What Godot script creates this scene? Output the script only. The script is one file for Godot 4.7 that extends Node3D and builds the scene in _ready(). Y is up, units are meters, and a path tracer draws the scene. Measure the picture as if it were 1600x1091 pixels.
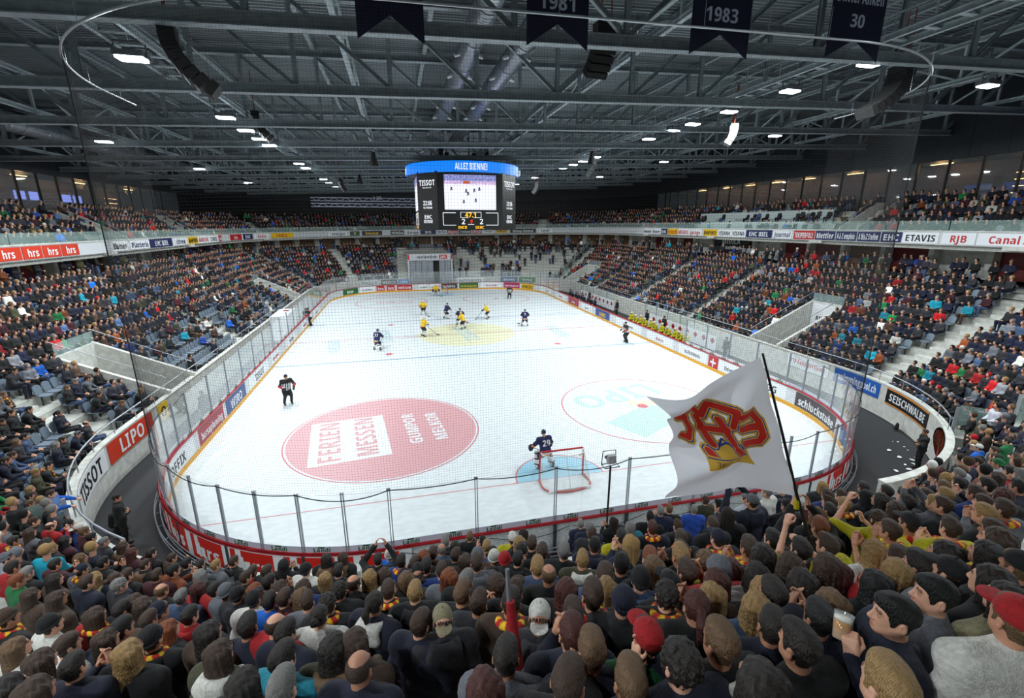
extends Node3D

# ---------------------------------------------------------------- helpers: mesh building
class MB:
	var v := PackedVector3Array()
	var n := PackedVector3Array()
	var c := PackedColorArray()
	var u := PackedVector2Array()
	var x := PackedInt32Array()
	func quad(a: Vector3, b: Vector3, d: Vector3, e: Vector3) -> void:
		var nn := (e - a).cross(b - a).normalized()
		var i := v.size()
		v.append(a); v.append(b); v.append(d); v.append(e)
		for k in 4:
			n.append(nn)
		x.append_array([i, i + 1, i + 2, i, i + 2, i + 3])
	func quaduv(a: Vector3, b: Vector3, d: Vector3, e: Vector3) -> void:
		quad(a, b, d, e)
		u.append(Vector2(0, 1)); u.append(Vector2(1, 1)); u.append(Vector2(1, 0)); u.append(Vector2(0, 0))
	func box(t: Transform3D, s: Vector3) -> void:
		var h := s * 0.5
		var p: Array[Vector3] = []
		for k in 8:
			p.append(t * Vector3(h.x if k & 1 else -h.x, h.y if k & 2 else -h.y, h.z if k & 4 else -h.z))
		quad(p[0], p[2], p[3], p[1]); quad(p[5], p[7], p[6], p[4])
		quad(p[4], p[6], p[2], p[0]); quad(p[1], p[3], p[7], p[5])
		quad(p[2], p[6], p[7], p[3]); quad(p[4], p[0], p[1], p[5])
	func bx(cx: float, cy: float, cz: float, sx: float, sy: float, sz: float) -> void:
		box(Transform3D(Basis(), Vector3(cx, cy, cz)), Vector3(sx, sy, sz))
	func tube(pts: Array, r: float, sides := 8, r2 := -1.0) -> void:
		var up := Vector3.UP
		var prev := -1
		var m := pts.size()
		for i in m:
			var p: Vector3 = pts[i]
			var d: Vector3 = (pts[mini(i + 1, m - 1)] - pts[maxi(i - 1, 0)]).normalized()
			var a := d.cross(up)
			if a.length() < 0.05:
				a = d.cross(Vector3.RIGHT)
			a = a.normalized()
			var b := a.cross(d).normalized()
			var rr := r if r2 < 0.0 else lerpf(r, r2, float(i) / maxf(1.0, m - 1))
			var i0 := v.size()
			for k in sides + 1:
				var an := TAU * k / sides
				var q := a * cos(an) + b * sin(an)
				v.append(p + q * rr); n.append(q)
			if prev >= 0:
				for k in sides:
					x.append_array([prev + k, i0 + k, i0 + k + 1, prev + k, i0 + k + 1, prev + k + 1])
			prev = i0
		for e in [0, m - 1]:
			var p: Vector3 = pts[e]
			var i0 := v.size()
			var base := prev if e else prev - (m - 1) * (sides + 1)
			var dd: Vector3 = (pts[m - 1] - pts[m - 2]) if e else (pts[0] - pts[1])
			v.append(p); n.append(dd.normalized())
			for k in sides + 1:
				v.append(v[base + k]); n.append(dd.normalized())
			for k in sides:
				x.append_array([i0, i0 + 1 + k, i0 + 2 + k] if e == 0 else [i0, i0 + 2 + k, i0 + 1 + k])
	func lathe(prof: Array, sides := 20) -> void:
		var i0 := v.size()
		var m := prof.size()
		for i in m:
			var p: Vector2 = prof[i]
			var d: Vector2 = prof[mini(i + 1, m - 1)] - prof[maxi(i - 1, 0)]
			for k in sides + 1:
				var an := TAU * k / sides
				v.append(Vector3(cos(an) * p.x, p.y, sin(an) * p.x))
				n.append(Vector3(cos(an) * d.y, -d.x, sin(an) * d.y).normalized())
		for i in m - 1:
			for k in sides:
				var a := i0 + i * (sides + 1) + k
				x.append_array([a, a + sides + 1, a + sides + 2, a, a + sides + 2, a + 1])
	# polygon in the xy plane, thickness along z
	func slab(poly: PackedVector2Array, t: Transform3D, th: float) -> void:
		var tri := Geometry2D.triangulate_polygon(poly)
		for side in [1.0, -1.0]:
			var i := v.size()
			var nn: Vector3 = (t.basis * Vector3(0, 0, side)).normalized()
			for p in poly:
				v.append(t * Vector3(p.x, p.y, side * th * 0.5)); n.append(nn)
			for k in range(0, tri.size(), 3):
				x.append_array([i + tri[k], i + tri[k + 1], i + tri[k + 2]] if side < 0 else [i + tri[k], i + tri[k + 2], i + tri[k + 1]])
		var m := poly.size()
		if th > 0.0:
			for k in m:
				var a := poly[k]
				var b := poly[(k + 1) % m]
				quad(t * Vector3(a.x, a.y, -th * 0.5), t * Vector3(a.x, a.y, th * 0.5), t * Vector3(b.x, b.y, th * 0.5), t * Vector3(b.x, b.y, -th * 0.5))
	func mesh() -> ArrayMesh:
		for i in range(0, x.size(), 3):   # winding follows the normals
			var a := v[x[i]]
			if (v[x[i + 2]] - a).cross(v[x[i + 1]] - a).dot(n[x[i]] + n[x[i + 1]] + n[x[i + 2]]) < 0.0:
				var k := x[i + 1]
				x[i + 1] = x[i + 2]
				x[i + 2] = k
		var am := ArrayMesh.new()
		var arr := []
		arr.resize(Mesh.ARRAY_MAX)
		arr[Mesh.ARRAY_VERTEX] = v
		arr[Mesh.ARRAY_NORMAL] = n
		if c.size() == v.size() and c.size() > 0:
			arr[Mesh.ARRAY_COLOR] = c
		if u.size() == v.size() and u.size() > 0:
			arr[Mesh.ARRAY_TEX_UV] = u
		arr[Mesh.ARRAY_INDEX] = x
		am.add_surface_from_arrays(Mesh.PRIMITIVE_TRIANGLES, arr)
		return am

# ---------------------------------------------------------------- helpers: smooth bodies as distance fields
class Sdf:
	var o := Vector3.ZERO
	var h := 0.02
	var nx := 0
	var ny := 0
	var nz := 0
	var f := PackedFloat32Array()
	func _init(lo: Vector3, hi: Vector3, cell: float) -> void:
		o = lo
		h = cell
		nx = int(ceil((hi.x - lo.x) / cell)) + 1
		ny = int(ceil((hi.y - lo.y) / cell)) + 1
		nz = int(ceil((hi.z - lo.z) / cell)) + 1
		f.resize(nx * ny * nz)
		f.fill(0.5)
	func cap(a: Vector3, b: Vector3, ra: float, rb: float, k := 0.03) -> void:
		var m := maxf(ra, rb) + k + h * 2.0
		var lo := a.min(b) - Vector3.ONE * m
		var hi := a.max(b) + Vector3.ONE * m
		var x0 := clampi(int((lo.x - o.x) / h), 0, nx - 1)
		var x1 := clampi(int((hi.x - o.x) / h) + 1, 0, nx - 1)
		var y0 := clampi(int((lo.y - o.y) / h), 0, ny - 1)
		var y1 := clampi(int((hi.y - o.y) / h) + 1, 0, ny - 1)
		var z0 := clampi(int((lo.z - o.z) / h), 0, nz - 1)
		var z1 := clampi(int((hi.z - o.z) / h) + 1, 0, nz - 1)
		var ab := b - a
		var l2 := maxf(ab.length_squared(), 1e-9)
		var dr := rb - ra
		for z in range(z0, z1 + 1):
			for y in range(y0, y1 + 1):
				var i := (z * ny + y) * nx + x0
				var p := Vector3(o.x + x0 * h, o.y + y * h, o.z + z * h) - a
				for xx in range(x0, x1 + 1):
					var t := clampf(p.dot(ab) / l2, 0.0, 1.0)
					var d := (p - ab * t).length() - ra - dr * t
					var e := f[i]
					var q := k - absf(d - e)
					if q > 0.0:
						f[i] = minf(d, e) - q * q / (4.0 * k)
					elif d < e:
						f[i] = d
					p.x += h
					i += 1
	func ell(cc: Vector3, r: Vector3, k := 0.02, cut := false) -> void:
		var m := k + h * 2.0
		var lo := cc - r - Vector3.ONE * m
		var hi := cc + r + Vector3.ONE * m
		var x0 := clampi(int((lo.x - o.x) / h), 0, nx - 1)
		var x1 := clampi(int((hi.x - o.x) / h) + 1, 0, nx - 1)
		var y0 := clampi(int((lo.y - o.y) / h), 0, ny - 1)
		var y1 := clampi(int((hi.y - o.y) / h) + 1, 0, ny - 1)
		var z0 := clampi(int((lo.z - o.z) / h), 0, nz - 1)
		var z1 := clampi(int((hi.z - o.z) / h) + 1, 0, nz - 1)
		for z in range(z0, z1 + 1):
			for y in range(y0, y1 + 1):
				var i := (z * ny + y) * nx + x0
				var p := Vector3(o.x + x0 * h, o.y + y * h, o.z + z * h) - cc
				for xx in range(x0, x1 + 1):
					var pr := p / r
					var k0 := pr.length()
					var k1 := (pr / r).length()
					var d := k0 * (k0 - 1.0) / maxf(k1, 1e-5)
					var e := f[i]
					if cut:
						d = -d
						var q := k - absf(d - e)
						if q > 0.0:
							f[i] = maxf(d, e) + q * q / (4.0 * k)
						elif d > e:
							f[i] = d
					else:
						var q := k - absf(d - e)
						if q > 0.0:
							f[i] = minf(d, e) - q * q / (4.0 * k)
						elif d < e:
							f[i] = d
					p.x += h
					i += 1
	func plane(pt: Vector3, nn: Vector3) -> void:  # removes the side nn points to
		var i := 0
		for z in nz:
			for y in ny:
				var d := (Vector3(o.x, o.y + y * h, o.z + z * h) - pt).dot(nn)
				for xx in nx:
					if d > f[i]:
						f[i] = d
					d += nn.x * h
					i += 1
	func ripple(amp: float, fy: float, fx: float, ph := 0.0) -> void:
		var i := 0
		for z in nz:
			var wz := sin((o.z + z * h) * fx * 0.9 + ph) * 1.6
			for y in ny:
				var wy := (o.y + y * h) * fy
				for xx in nx:
					if absf(f[i]) < 0.06:
						f[i] += amp * sin(wy + (o.x + xx * h) * fx + wz)
					i += 1
	func lumps(amp: float, fr: float) -> void:
		var i := 0
		for z in nz:
			var a := sin((o.z + z * h) * fr)
			for y in ny:
				var b := sin((o.y + y * h) * fr * 1.13 + a)
				for xx in nx:
					if absf(f[i]) < 0.06:
						f[i] += amp * sin((o.x + xx * h) * fr * 0.93 + b * 1.4) * (0.5 + 0.5 * a)
					i += 1
	func into(m: MB, t := Transform3D(), col = null) -> void:
		var id := PackedInt32Array()
		id.resize(nx * ny * nz)
		id.fill(-1)
		var sy := nx
		var sz := nx * ny
		for z in nz - 1:
			for y in ny - 1:
				var i := z * sz + y * sy - 1
				for xx in nx - 1:
					i += 1
					var a0 := f[i]
					if a0 > 0.15:
						continue
					var a1 := f[i + 1]
					var a2 := f[i + sy]
					var a3 := f[i + sy + 1]
					var a4 := f[i + sz]
					var a5 := f[i + sz + 1]
					var a6 := f[i + sz + sy]
					var a7 := f[i + sz + sy + 1]
					var neg := int(a0 < 0) + int(a1 < 0) + int(a2 < 0) + int(a3 < 0) + int(a4 < 0) + int(a5 < 0) + int(a6 < 0) + int(a7 < 0)
					if neg == 0 or neg == 8:
						continue
					var s := Vector3.ZERO
					var cnt := 0
					if (a0 < 0) != (a1 < 0): s += Vector3(a0 / (a0 - a1), 0, 0); cnt += 1
					if (a2 < 0) != (a3 < 0): s += Vector3(a2 / (a2 - a3), 1, 0); cnt += 1
					if (a4 < 0) != (a5 < 0): s += Vector3(a4 / (a4 - a5), 0, 1); cnt += 1
					if (a6 < 0) != (a7 < 0): s += Vector3(a6 / (a6 - a7), 1, 1); cnt += 1
					if (a0 < 0) != (a2 < 0): s += Vector3(0, a0 / (a0 - a2), 0); cnt += 1
					if (a1 < 0) != (a3 < 0): s += Vector3(1, a1 / (a1 - a3), 0); cnt += 1
					if (a4 < 0) != (a6 < 0): s += Vector3(0, a4 / (a4 - a6), 1); cnt += 1
					if (a5 < 0) != (a7 < 0): s += Vector3(1, a5 / (a5 - a7), 1); cnt += 1
					if (a0 < 0) != (a4 < 0): s += Vector3(0, 0, a0 / (a0 - a4)); cnt += 1
					if (a1 < 0) != (a5 < 0): s += Vector3(1, 0, a1 / (a1 - a5)); cnt += 1
					if (a2 < 0) != (a6 < 0): s += Vector3(0, 1, a2 / (a2 - a6)); cnt += 1
					if (a3 < 0) != (a7 < 0): s += Vector3(1, 1, a3 / (a3 - a7)); cnt += 1
					var p := o + (Vector3(xx, y, z) + s / cnt) * h
					var g := Vector3(a1 + a3 + a5 + a7 - a0 - a2 - a4 - a6, a2 + a3 + a6 + a7 - a0 - a1 - a4 - a5, a4 + a5 + a6 + a7 - a0 - a1 - a2 - a3)
					id[i] = m.v.size()
					m.v.append(t * p)
					m.n.append((t.basis * g).normalized())
					m.c.append(col.call(p) if col != null else Color.WHITE)
		for z in range(1, nz - 1):
			for y in range(1, ny - 1):
				var i := z * sz + y * sy
				for xx in range(1, nx - 1):
					i += 1
					var a := f[i]
					if a > 0.15:
						continue
					var ng := a < 0
					if ng != (f[i + 1] < 0):
						_q(m, id[i], id[i - sy], id[i - sy - sz], id[i - sz], ng)
					if ng != (f[i + sy] < 0):
						_q(m, id[i], id[i - sz], id[i - sz - 1], id[i - 1], ng)
					if ng != (f[i + sz] < 0):
						_q(m, id[i], id[i - 1], id[i - 1 - sy], id[i - sy], ng)
	func _q(m: MB, a: int, b: int, d: int, e: int, ng: bool) -> void:
		if a < 0 or b < 0 or d < 0 or e < 0:
			return
		if ng:
			m.x.append_array([a, b, d, a, d, e])
		else:
			m.x.append_array([a, d, b, a, e, d])

# ---------------------------------------------------------------- helpers: scene nodes and materials
var rng := RandomNumberGenerator.new()
var used := {}
var mats := {}
var noise_n: NoiseTexture2D
var hair_n: NoiseTexture2D
var hair_a: NoiseTexture2D
var cloth_a: NoiseTexture2D
var cloth_n: NoiseTexture2D
var conc_a: NoiseTexture2D

func numbered(called: String) -> String:
	var k: int = used.get(called, 0)
	used[called] = k + 1
	return called if k == 0 else "%s_%03d" % [called, k]

func thing(called: String, label: String, category: String, at := Vector3.ZERO, turn := 0.0, group := "", kind := "") -> Node3D:
	var o := Node3D.new()
	o.name = numbered(called)
	add_child(o)
	o.position = at
	o.rotation.y = turn
	tag(o, label, category, group, kind)
	return o

func tag(o: Node, label: String, category: String, group := "", kind := "") -> void:
	if label: o.set_meta("label", label)
	if category: o.set_meta("category", category)
	if group: o.set_meta("group", group)
	if kind: o.set_meta("kind", kind)

func part(called: String, mesh: Mesh, m: Material, parent: Node, t := Transform3D()) -> MeshInstance3D:
	var o := MeshInstance3D.new()
	o.name = called
	o.mesh = mesh
	o.material_override = m
	o.transform = t
	parent.add_child(o, true)
	return o

func one(called: String, mesh: Mesh, m: Material, label: String, category: String, at := Vector3.ZERO, group := "", kind := "") -> MeshInstance3D:
	var o := MeshInstance3D.new()
	o.name = numbered(called)
	o.mesh = mesh
	o.material_override = m
	add_child(o)
	o.position = at
	tag(o, label, category, group, kind)
	return o

func lin(r: float, g: float, b: float) -> Color:
	return Color(r, g, b)

func mat(key: String, col: Color, rough := 0.7, metal := 0.0) -> StandardMaterial3D:
	if mats.has(key):
		return mats[key]
	var m := StandardMaterial3D.new()
	m.resource_name = key
	m.albedo_color = col
	m.roughness = rough
	m.metallic = metal
	mats[key] = m
	return m

func glow(key: String, col: Color, energy: float) -> StandardMaterial3D:
	var m := mat(key, Color(0.02, 0.02, 0.02), 0.5)
	m.emission_enabled = true
	m.emission = col
	m.emission_energy_multiplier = energy
	return m

func pane_mat(key: String, col: Color, alpha: float, rough := 0.03) -> StandardMaterial3D:
	var m := mat(key, Color(col.r, col.g, col.b, alpha), rough)
	m.transparency = BaseMaterial3D.TRANSPARENCY_ALPHA
	return m

func textured(m: StandardMaterial3D, tex: Texture2D, nrm: Texture2D, sc: Vector3, ns := 0.5, world := false) -> StandardMaterial3D:
	m.uv1_triplanar = true
	m.uv1_world_triplanar = world
	m.uv1_scale = sc
	if tex: m.albedo_texture = tex
	if nrm:
		m.normal_enabled = true
		m.normal_texture = nrm
		m.normal_scale = ns
	return m

func noise_tex(freq: float, normal: bool, lo := 0.75, hi := 1.0, oct := 4, sz := 256, seed_ := 3) -> NoiseTexture2D:
	var t := NoiseTexture2D.new()
	t.width = sz
	t.height = sz
	t.seamless = true
	var fn := FastNoiseLite.new()
	fn.seed = seed_
	fn.noise_type = FastNoiseLite.TYPE_SIMPLEX
	fn.frequency = freq
	fn.fractal_octaves = oct
	t.noise = fn
	if normal:
		t.as_normal_map = true
		t.bump_strength = 4.0
	else:
		var g := Gradient.new()
		g.set_color(0, Color(lo, lo, lo))
		g.set_color(1, Color(hi, hi, hi))
		t.color_ramp = g
	return t

var fonts := {}
func text_arrays(s: String, height: float, bold := true, face := "Droid Sans") -> Array:
	var key := face + str(bold)
	if not fonts.has(key):
		var f := SystemFont.new()
		f.font_names = PackedStringArray([face])
		f.font_weight = 700 if bold else 400
		fonts[key] = f
	var tm := TextMesh.new()
	tm.font = fonts[key]
	tm.font_size = 32
	tm.pixel_size = height / 23.0
	tm.depth = 0.006
	tm.curve_step = 3.0
	tm.text = s
	return tm.get_mesh_arrays()

# text as a mesh in the xy plane, centred, facing +z, squeezed to at most maxw wide
func text_mesh(s: String, height: float, maxw := 0.0, bold := true, mirror := false, face := "Droid Sans") -> ArrayMesh:
	var a := text_arrays(s, height, bold, face)
	var v: PackedVector3Array = a[Mesh.ARRAY_VERTEX]
	var w := 0.001
	for p in v:
		w = maxf(w, absf(p.x) * 2.0)
	var k := minf(1.0, maxw / w) if maxw > 0.0 else 1.0
	for i in v.size():
		v[i].x *= -k if mirror else k
	var arr := []
	arr.resize(Mesh.ARRAY_MAX)
	arr[Mesh.ARRAY_VERTEX] = v
	arr[Mesh.ARRAY_NORMAL] = a[Mesh.ARRAY_NORMAL]
	arr[Mesh.ARRAY_INDEX] = a[Mesh.ARRAY_INDEX]
	var am := ArrayMesh.new()
	am.add_surface_from_arrays(Mesh.PRIMITIVE_TRIANGLES, arr)
	return am

func letters(s: String, height: float, m: Material, parent: Node, t: Transform3D, maxw := 0.0, called := "lettering", bold := true, mirror := false) -> MeshInstance3D:
	return part(called, text_mesh(s, height, maxw, bold, mirror), m, parent, t)

# ---------------------------------------------------------------- the camera's geometry (only directions come from it)
const CAM := Vector3(-5.85, 9.85, 11.44)
const FOCAL := 711.2
var cam_basis: Basis
func ray(px: float, py: float) -> Vector3:
	return cam_basis * Vector3((px - 800.0) / FOCAL, -(py - 545.5) / FOCAL, -1.0)
func screen(p: Vector3) -> Vector3:
	var q := cam_basis.transposed() * (p - CAM)
	return Vector3(800.0 + FOCAL * q.x / -q.z, 545.5 - FOCAL * q.y / -q.z, -q.z)
func in_frame(p: Vector3, m := 20.0) -> bool:
	var s := screen(p)
	return s.z > 0.3 and s.x > -m and s.x < 1600 + m and s.y > -m and s.y < 1091 + m

# ---------------------------------------------------------------- the bowl: front wall path, everything else is an offset of it
# arc length s: 0 near-left corner arc, left side, far-left arc, far side, far-right arc, right side, near-right arc (165), then the near end back to 0
const ARC := 15.708
const SEGS := [0.0, 15.708, 58.708, 74.416, 90.616, 106.324, 149.324, 165.032, 181.232]
func bn(s: float) -> Vector3:
	if s < SEGS[1]:
		var a := PI * 0.5 * (1.0 - s / ARC)
		return Vector3(-cos(a), 0, sin(a))
	if s < SEGS[2]: return Vector3(-1, 0, 0)
	if s < SEGS[3]:
		var a := PI * 0.5 * (s - SEGS[2]) / ARC
		return Vector3(-cos(a), 0, -sin(a))
	if s < SEGS[4]: return Vector3(0, 0, -1)
	if s < SEGS[5]:
		var a := PI * 0.5 * (s - SEGS[4]) / ARC
		return Vector3(sin(a), 0, -cos(a))
	if s < SEGS[6]: return Vector3(1, 0, 0)
	if s < SEGS[7]:
		var a := PI * 0.5 * (s - SEGS[6]) / ARC
		return Vector3(cos(a), 0, sin(a))
	return Vector3(0, 0, 1)
func bp(s: float, o: float) -> Vector3:
	var nn := bn(s)
	if s < SEGS[1]: return Vector3(-7.2, 0, -8.6) + nn * (10.0 + o)
	if s < SEGS[2]: return Vector3(-17.2, 0, -8.6 - (s - SEGS[1])) + nn * o
	if s < SEGS[3]: return Vector3(-7.2, 0, -51.6) + nn * (10.0 + o)
	if s < SEGS[4]: return Vector3(-7.2 + (s - SEGS[3]), 0, -61.6) + nn * o
	if s < SEGS[5]: return Vector3(9, 0, -51.6) + nn * (10.0 + o)
	if s < SEGS[6]: return Vector3(19, 0, -51.6 + (s - SEGS[5])) + nn * o
	if s < SEGS[7]: return Vector3(9, 0, -8.6) + nn * (10.0 + o)
	return Vector3(9 - (s - SEGS[7]), 0, 1.4) + nn * o
func bscale(s: float, o: float) -> float:  # metres along the row at offset o per metre of s
	if s < SEGS[1] or (s > SEGS[2] and s < SEGS[3]) or (s > SEGS[4] and s < SEGS[5]) or (s > SEGS[6] and s < SEGS[7]):
		return (10.0 + o) / 10.0
	return 1.0
func boff(p: Vector3) -> float:  # signed distance of a point outside the front wall
	var q := Vector2(p.x - 0.9, p.z + 30.1)
	var e := Vector2(absf(q.x) - 8.1, absf(q.y) - 21.5)
	return Vector2(maxf(e.x, 0), maxf(e.y, 0)).length() + minf(maxf(e.x, e.y), 0.0) - 10.0
func stations(s0: float, s1: float) -> PackedFloat32Array:
	var r := PackedFloat32Array()
	r.append(s0)
	var s := s0
	while s < s1 - 0.001:
		var curved := bscale(s + 0.01, 1.0) > 1.0
		var nxt := s + (0.4 if curved else 50.0)
		for b in SEGS:
			if b > s + 0.001:
				nxt = minf(nxt, b)
		s = minf(nxt, s1)
		r.append(s)
	return r
# a bar swept along the bowl: cross-section from offset o0..o1 and height y0..y1
func bowl_bar(m: MB, s0: float, s1: float, o0: float, o1: float, y0: float, y1: float, tilt := 0.0) -> void:
	var st := stations(s0, s1)
	for i in st.size() - 1:
		var a0 := bp(st[i], o0); var a1 := bp(st[i], o1)
		var b0 := bp(st[i + 1], o0); var b1 := bp(st[i + 1], o1)
		var ya := tilt * a0.x; var yb := tilt * b0.x
		var Y := Vector3.UP
		m.quad(a0 + Y * (y0 + ya), a0 + Y * (y1 + ya), b0 + Y * (y1 + yb), b0 + Y * (y0 + yb))
		m.quad(b1 + Y * (y0 + yb), b1 + Y * (y1 + yb), a1 + Y * (y1 + ya), a1 + Y * (y0 + ya))
		m.quad(a0 + Y * (y1 + ya), a1 + Y * (y1 + ya), b1 + Y * (y1 + yb), b0 + Y * (y1 + yb))
		m.quad(a1 + Y * (y0 + ya), a0 + Y * (y0 + ya), b0 + Y * (y0 + yb), b1 + Y * (y0 + yb))
		if i == 0:
			m.quad(a1 + Y * (y0 + ya), a1 + Y * (y1 + ya), a0 + Y * (y1 + ya), a0 + Y * (y0 + ya))
		if i == st.size() - 2:
			m.quad(b0 + Y * (y0 + yb), b0 + Y * (y1 + yb), b1 + Y * (y1 + yb), b1 + Y * (y0 + yb))
func bowl_xf(s: float, o: float, y: float) -> Transform3D:  # local +z points towards the rink
	var nn := bn(s)
	var zz := -nn
	var xx := Vector3.UP.cross(zz)
	return Transform3D(Basis(xx, Vector3.UP, zz), bp(s, o) + Vector3.UP * y)

# ---------------------------------------------------------------- the rink outline, 30 x 60 m with rounded corners; s runs like the bowl's
const RR := 8.5
const RSEG := [0.0, 13.352, 56.352, 69.704, 82.704, 96.056, 139.056, 152.408, 165.408]
func rn(s: float) -> Vector3:
	s = fposmod(s, RSEG[8])
	var k := PI * 0.5 / 13.352
	if s < RSEG[1]: return Vector3(-sin(s * k), 0, cos(s * k))
	if s < RSEG[2]: return Vector3(-1, 0, 0)
	if s < RSEG[3]: return Vector3(-cos((s - RSEG[2]) * k), 0, -sin((s - RSEG[2]) * k))
	if s < RSEG[4]: return Vector3(0, 0, -1)
	if s < RSEG[5]: return Vector3(sin((s - RSEG[4]) * k), 0, -cos((s - RSEG[4]) * k))
	if s < RSEG[6]: return Vector3(1, 0, 0)
	if s < RSEG[7]: return Vector3(cos((s - RSEG[6]) * k), 0, sin((s - RSEG[6]) * k))
	return Vector3(0, 0, 1)
func rp(s: float, o := 0.0) -> Vector3:
	s = fposmod(s, RSEG[8])
	var nn := rn(s)
	if s < RSEG[1]: return Vector3(-6.5, 0, -8.5) + nn * (RR + o)
	if s < RSEG[2]: return Vector3(-15 - o, 0, -8.5 - (s - RSEG[1]))
	if s < RSEG[3]: return Vector3(-6.5, 0, -51.5) + nn * (RR + o)
	if s < RSEG[4]: return Vector3(-6.5 + (s - RSEG[3]), 0, -60 - o)
	if s < RSEG[5]: return Vector3(6.5, 0, -51.5) + nn * (RR + o)
	if s < RSEG[6]: return Vector3(15 + o, 0, -51.5 + (s - RSEG[5]))
	if s < RSEG[7]: return Vector3(6.5, 0, -8.5) + nn * (RR + o)
	return Vector3(6.5 - (s - RSEG[7]), 0, o)
func rink_bar(m: MB, s0: float, s1: float, o0: float, o1: float, y0: float, y1: float, step := 0.35) -> void:
	var c := maxi(1, int(ceil((s1 - s0) / step)))
	var Y := Vector3.UP
	for i in c:
		var sa := lerpf(s0, s1, float(i) / c)
		var sb := lerpf(s0, s1, float(i + 1) / c)
		var a0 := rp(sa, o0); var a1 := rp(sa, o1); var b0 := rp(sb, o0); var b1 := rp(sb, o1)
		m.quad(a0 + Y * y0, a0 + Y * y1, b0 + Y * y1, b0 + Y * y0)
		m.quad(b1 + Y * y0, b1 + Y * y1, a1 + Y * y1, a1 + Y * y0)
		m.quad(a0 + Y * y1, a1 + Y * y1, b1 + Y * y1, b0 + Y * y1)
		m.quad(a1 + Y * y0, a0 + Y * y0, b0 + Y * y0, b1 + Y * y0)
		if i == 0:
			m.quad(a1 + Y * y0, a1 + Y * y1, a0 + Y * y1, a0 + Y * y0)
		if i == c - 1:
			m.quad(b0 + Y * y0, b0 + Y * y1, b1 + Y * y1, b1 + Y * y0)
# text bent along the rink; inside = readable from the ice, else from outside
func rink_text(s: String, sc: float, y: float, height: float, maxw: float, off: float, inside: bool, bold := true, kind := 0) -> ArrayMesh:
	var a := text_arrays(s, height, bold)
	return bend(a, sc, y, maxw, off, inside, kind)
func bend(a: Array, sc: float, y: float, maxw: float, off: float, inside: bool, kind: int) -> ArrayMesh:
	var v: PackedVector3Array = a[Mesh.ARRAY_VERTEX]
	var nr: PackedVector3Array = a[Mesh.ARRAY_NORMAL]
	var w := 0.001
	for p in v:
		w = maxf(w, absf(p.x) * 2.0)
	var k := minf(1.0, maxw / w) if maxw > 0.0 else 1.0
	for i in v.size():
		var p := v[i]
		var n0 := nr[i]
		if kind == 0:
			var s := sc + (p.x * k if inside else -p.x * k)
			var nn := rn(s)
			v[i] = rp(s, off + (-p.z if inside else p.z)) + Vector3.UP * (y + p.y)
			nr[i] = nn * (-n0.z if inside else n0.z)
		else:
			var s := sc + p.x * k / bscale(sc, off)
			var nn := bn(s)
			v[i] = bp(s, off - p.z) + Vector3.UP * (y + p.y)
			nr[i] = nn * -n0.z
	var arr := []
	arr.resize(Mesh.ARRAY_MAX)
	arr[Mesh.ARRAY_VERTEX] = v
	arr[Mesh.ARRAY_NORMAL] = nr
	arr[Mesh.ARRAY_INDEX] = a[Mesh.ARRAY_INDEX]
	var am := ArrayMesh.new()
	am.add_surface_from_arrays(Mesh.PRIMITIVE_TRIANGLES, arr)
	return am
func bowl_text(s: String, sc: float, y: float, height: float, maxw: float, off: float, bold := true) -> ArrayMesh:
	return bend(text_arrays(s, height, bold), sc, y, maxw, off, true, 1)

# ================================================================ the scene
func _ready() -> void:
	rng.seed = 20151
	# ---- camera
	cam_basis = Basis.from_euler(Vector3(deg_to_rad(-15.26), deg_to_rad(-13.83), 0.0))
	var cam := Camera3D.new()
	cam.name = "camera"
	add_child(cam)
	cam.transform = Transform3D(cam_basis, CAM)
	cam.fov = rad_to_deg(2.0 * atan(545.5 / FOCAL))
	cam.near = 0.05
	cam.far = 300.0
	cam.current = true
	# ---- surroundings: a closed hall, no sky gets in
	var we := WorldEnvironment.new()
	var env := Environment.new()
	env.background_mode = Environment.BG_COLOR
	env.background_color = Color(0, 0, 0)
	env.tonemap_mode = Environment.TONE_MAPPER_LINEAR
	env.tonemap_exposure = 1.15
	env.sdfgi_enabled = true
	env.ssao_enabled = true
	env.ssil_enabled = true
	we.environment = env
	we.name = "environment"
	add_child(we)
	make_textures()
	floodlights()
	structure()
	rink()
	safety_net()
	roof()
	stands()
	upper_tier()
	signs()
	scoreboard()
	hanging()
	make_people_meshes()
	terrace_crowd()
	seated_crowd()
	players()
	foreground_props()

func make_textures() -> void:
	noise_n = noise_tex(0.03, true)
	cloth_n = noise_tex(0.06, true, 0, 1, 3, 256, 7)
	hair_n = noise_tex(0.05, true, 0, 1, 3, 256, 11)
	hair_a = noise_tex(0.06, false, 0.3, 1.0, 3, 256, 13)
	cloth_a = noise_tex(0.02, false, 0.75, 1.0, 4, 256, 17)
	conc_a = noise_tex(0.015, false, 0.84, 1.0, 5, 512, 5)

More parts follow.
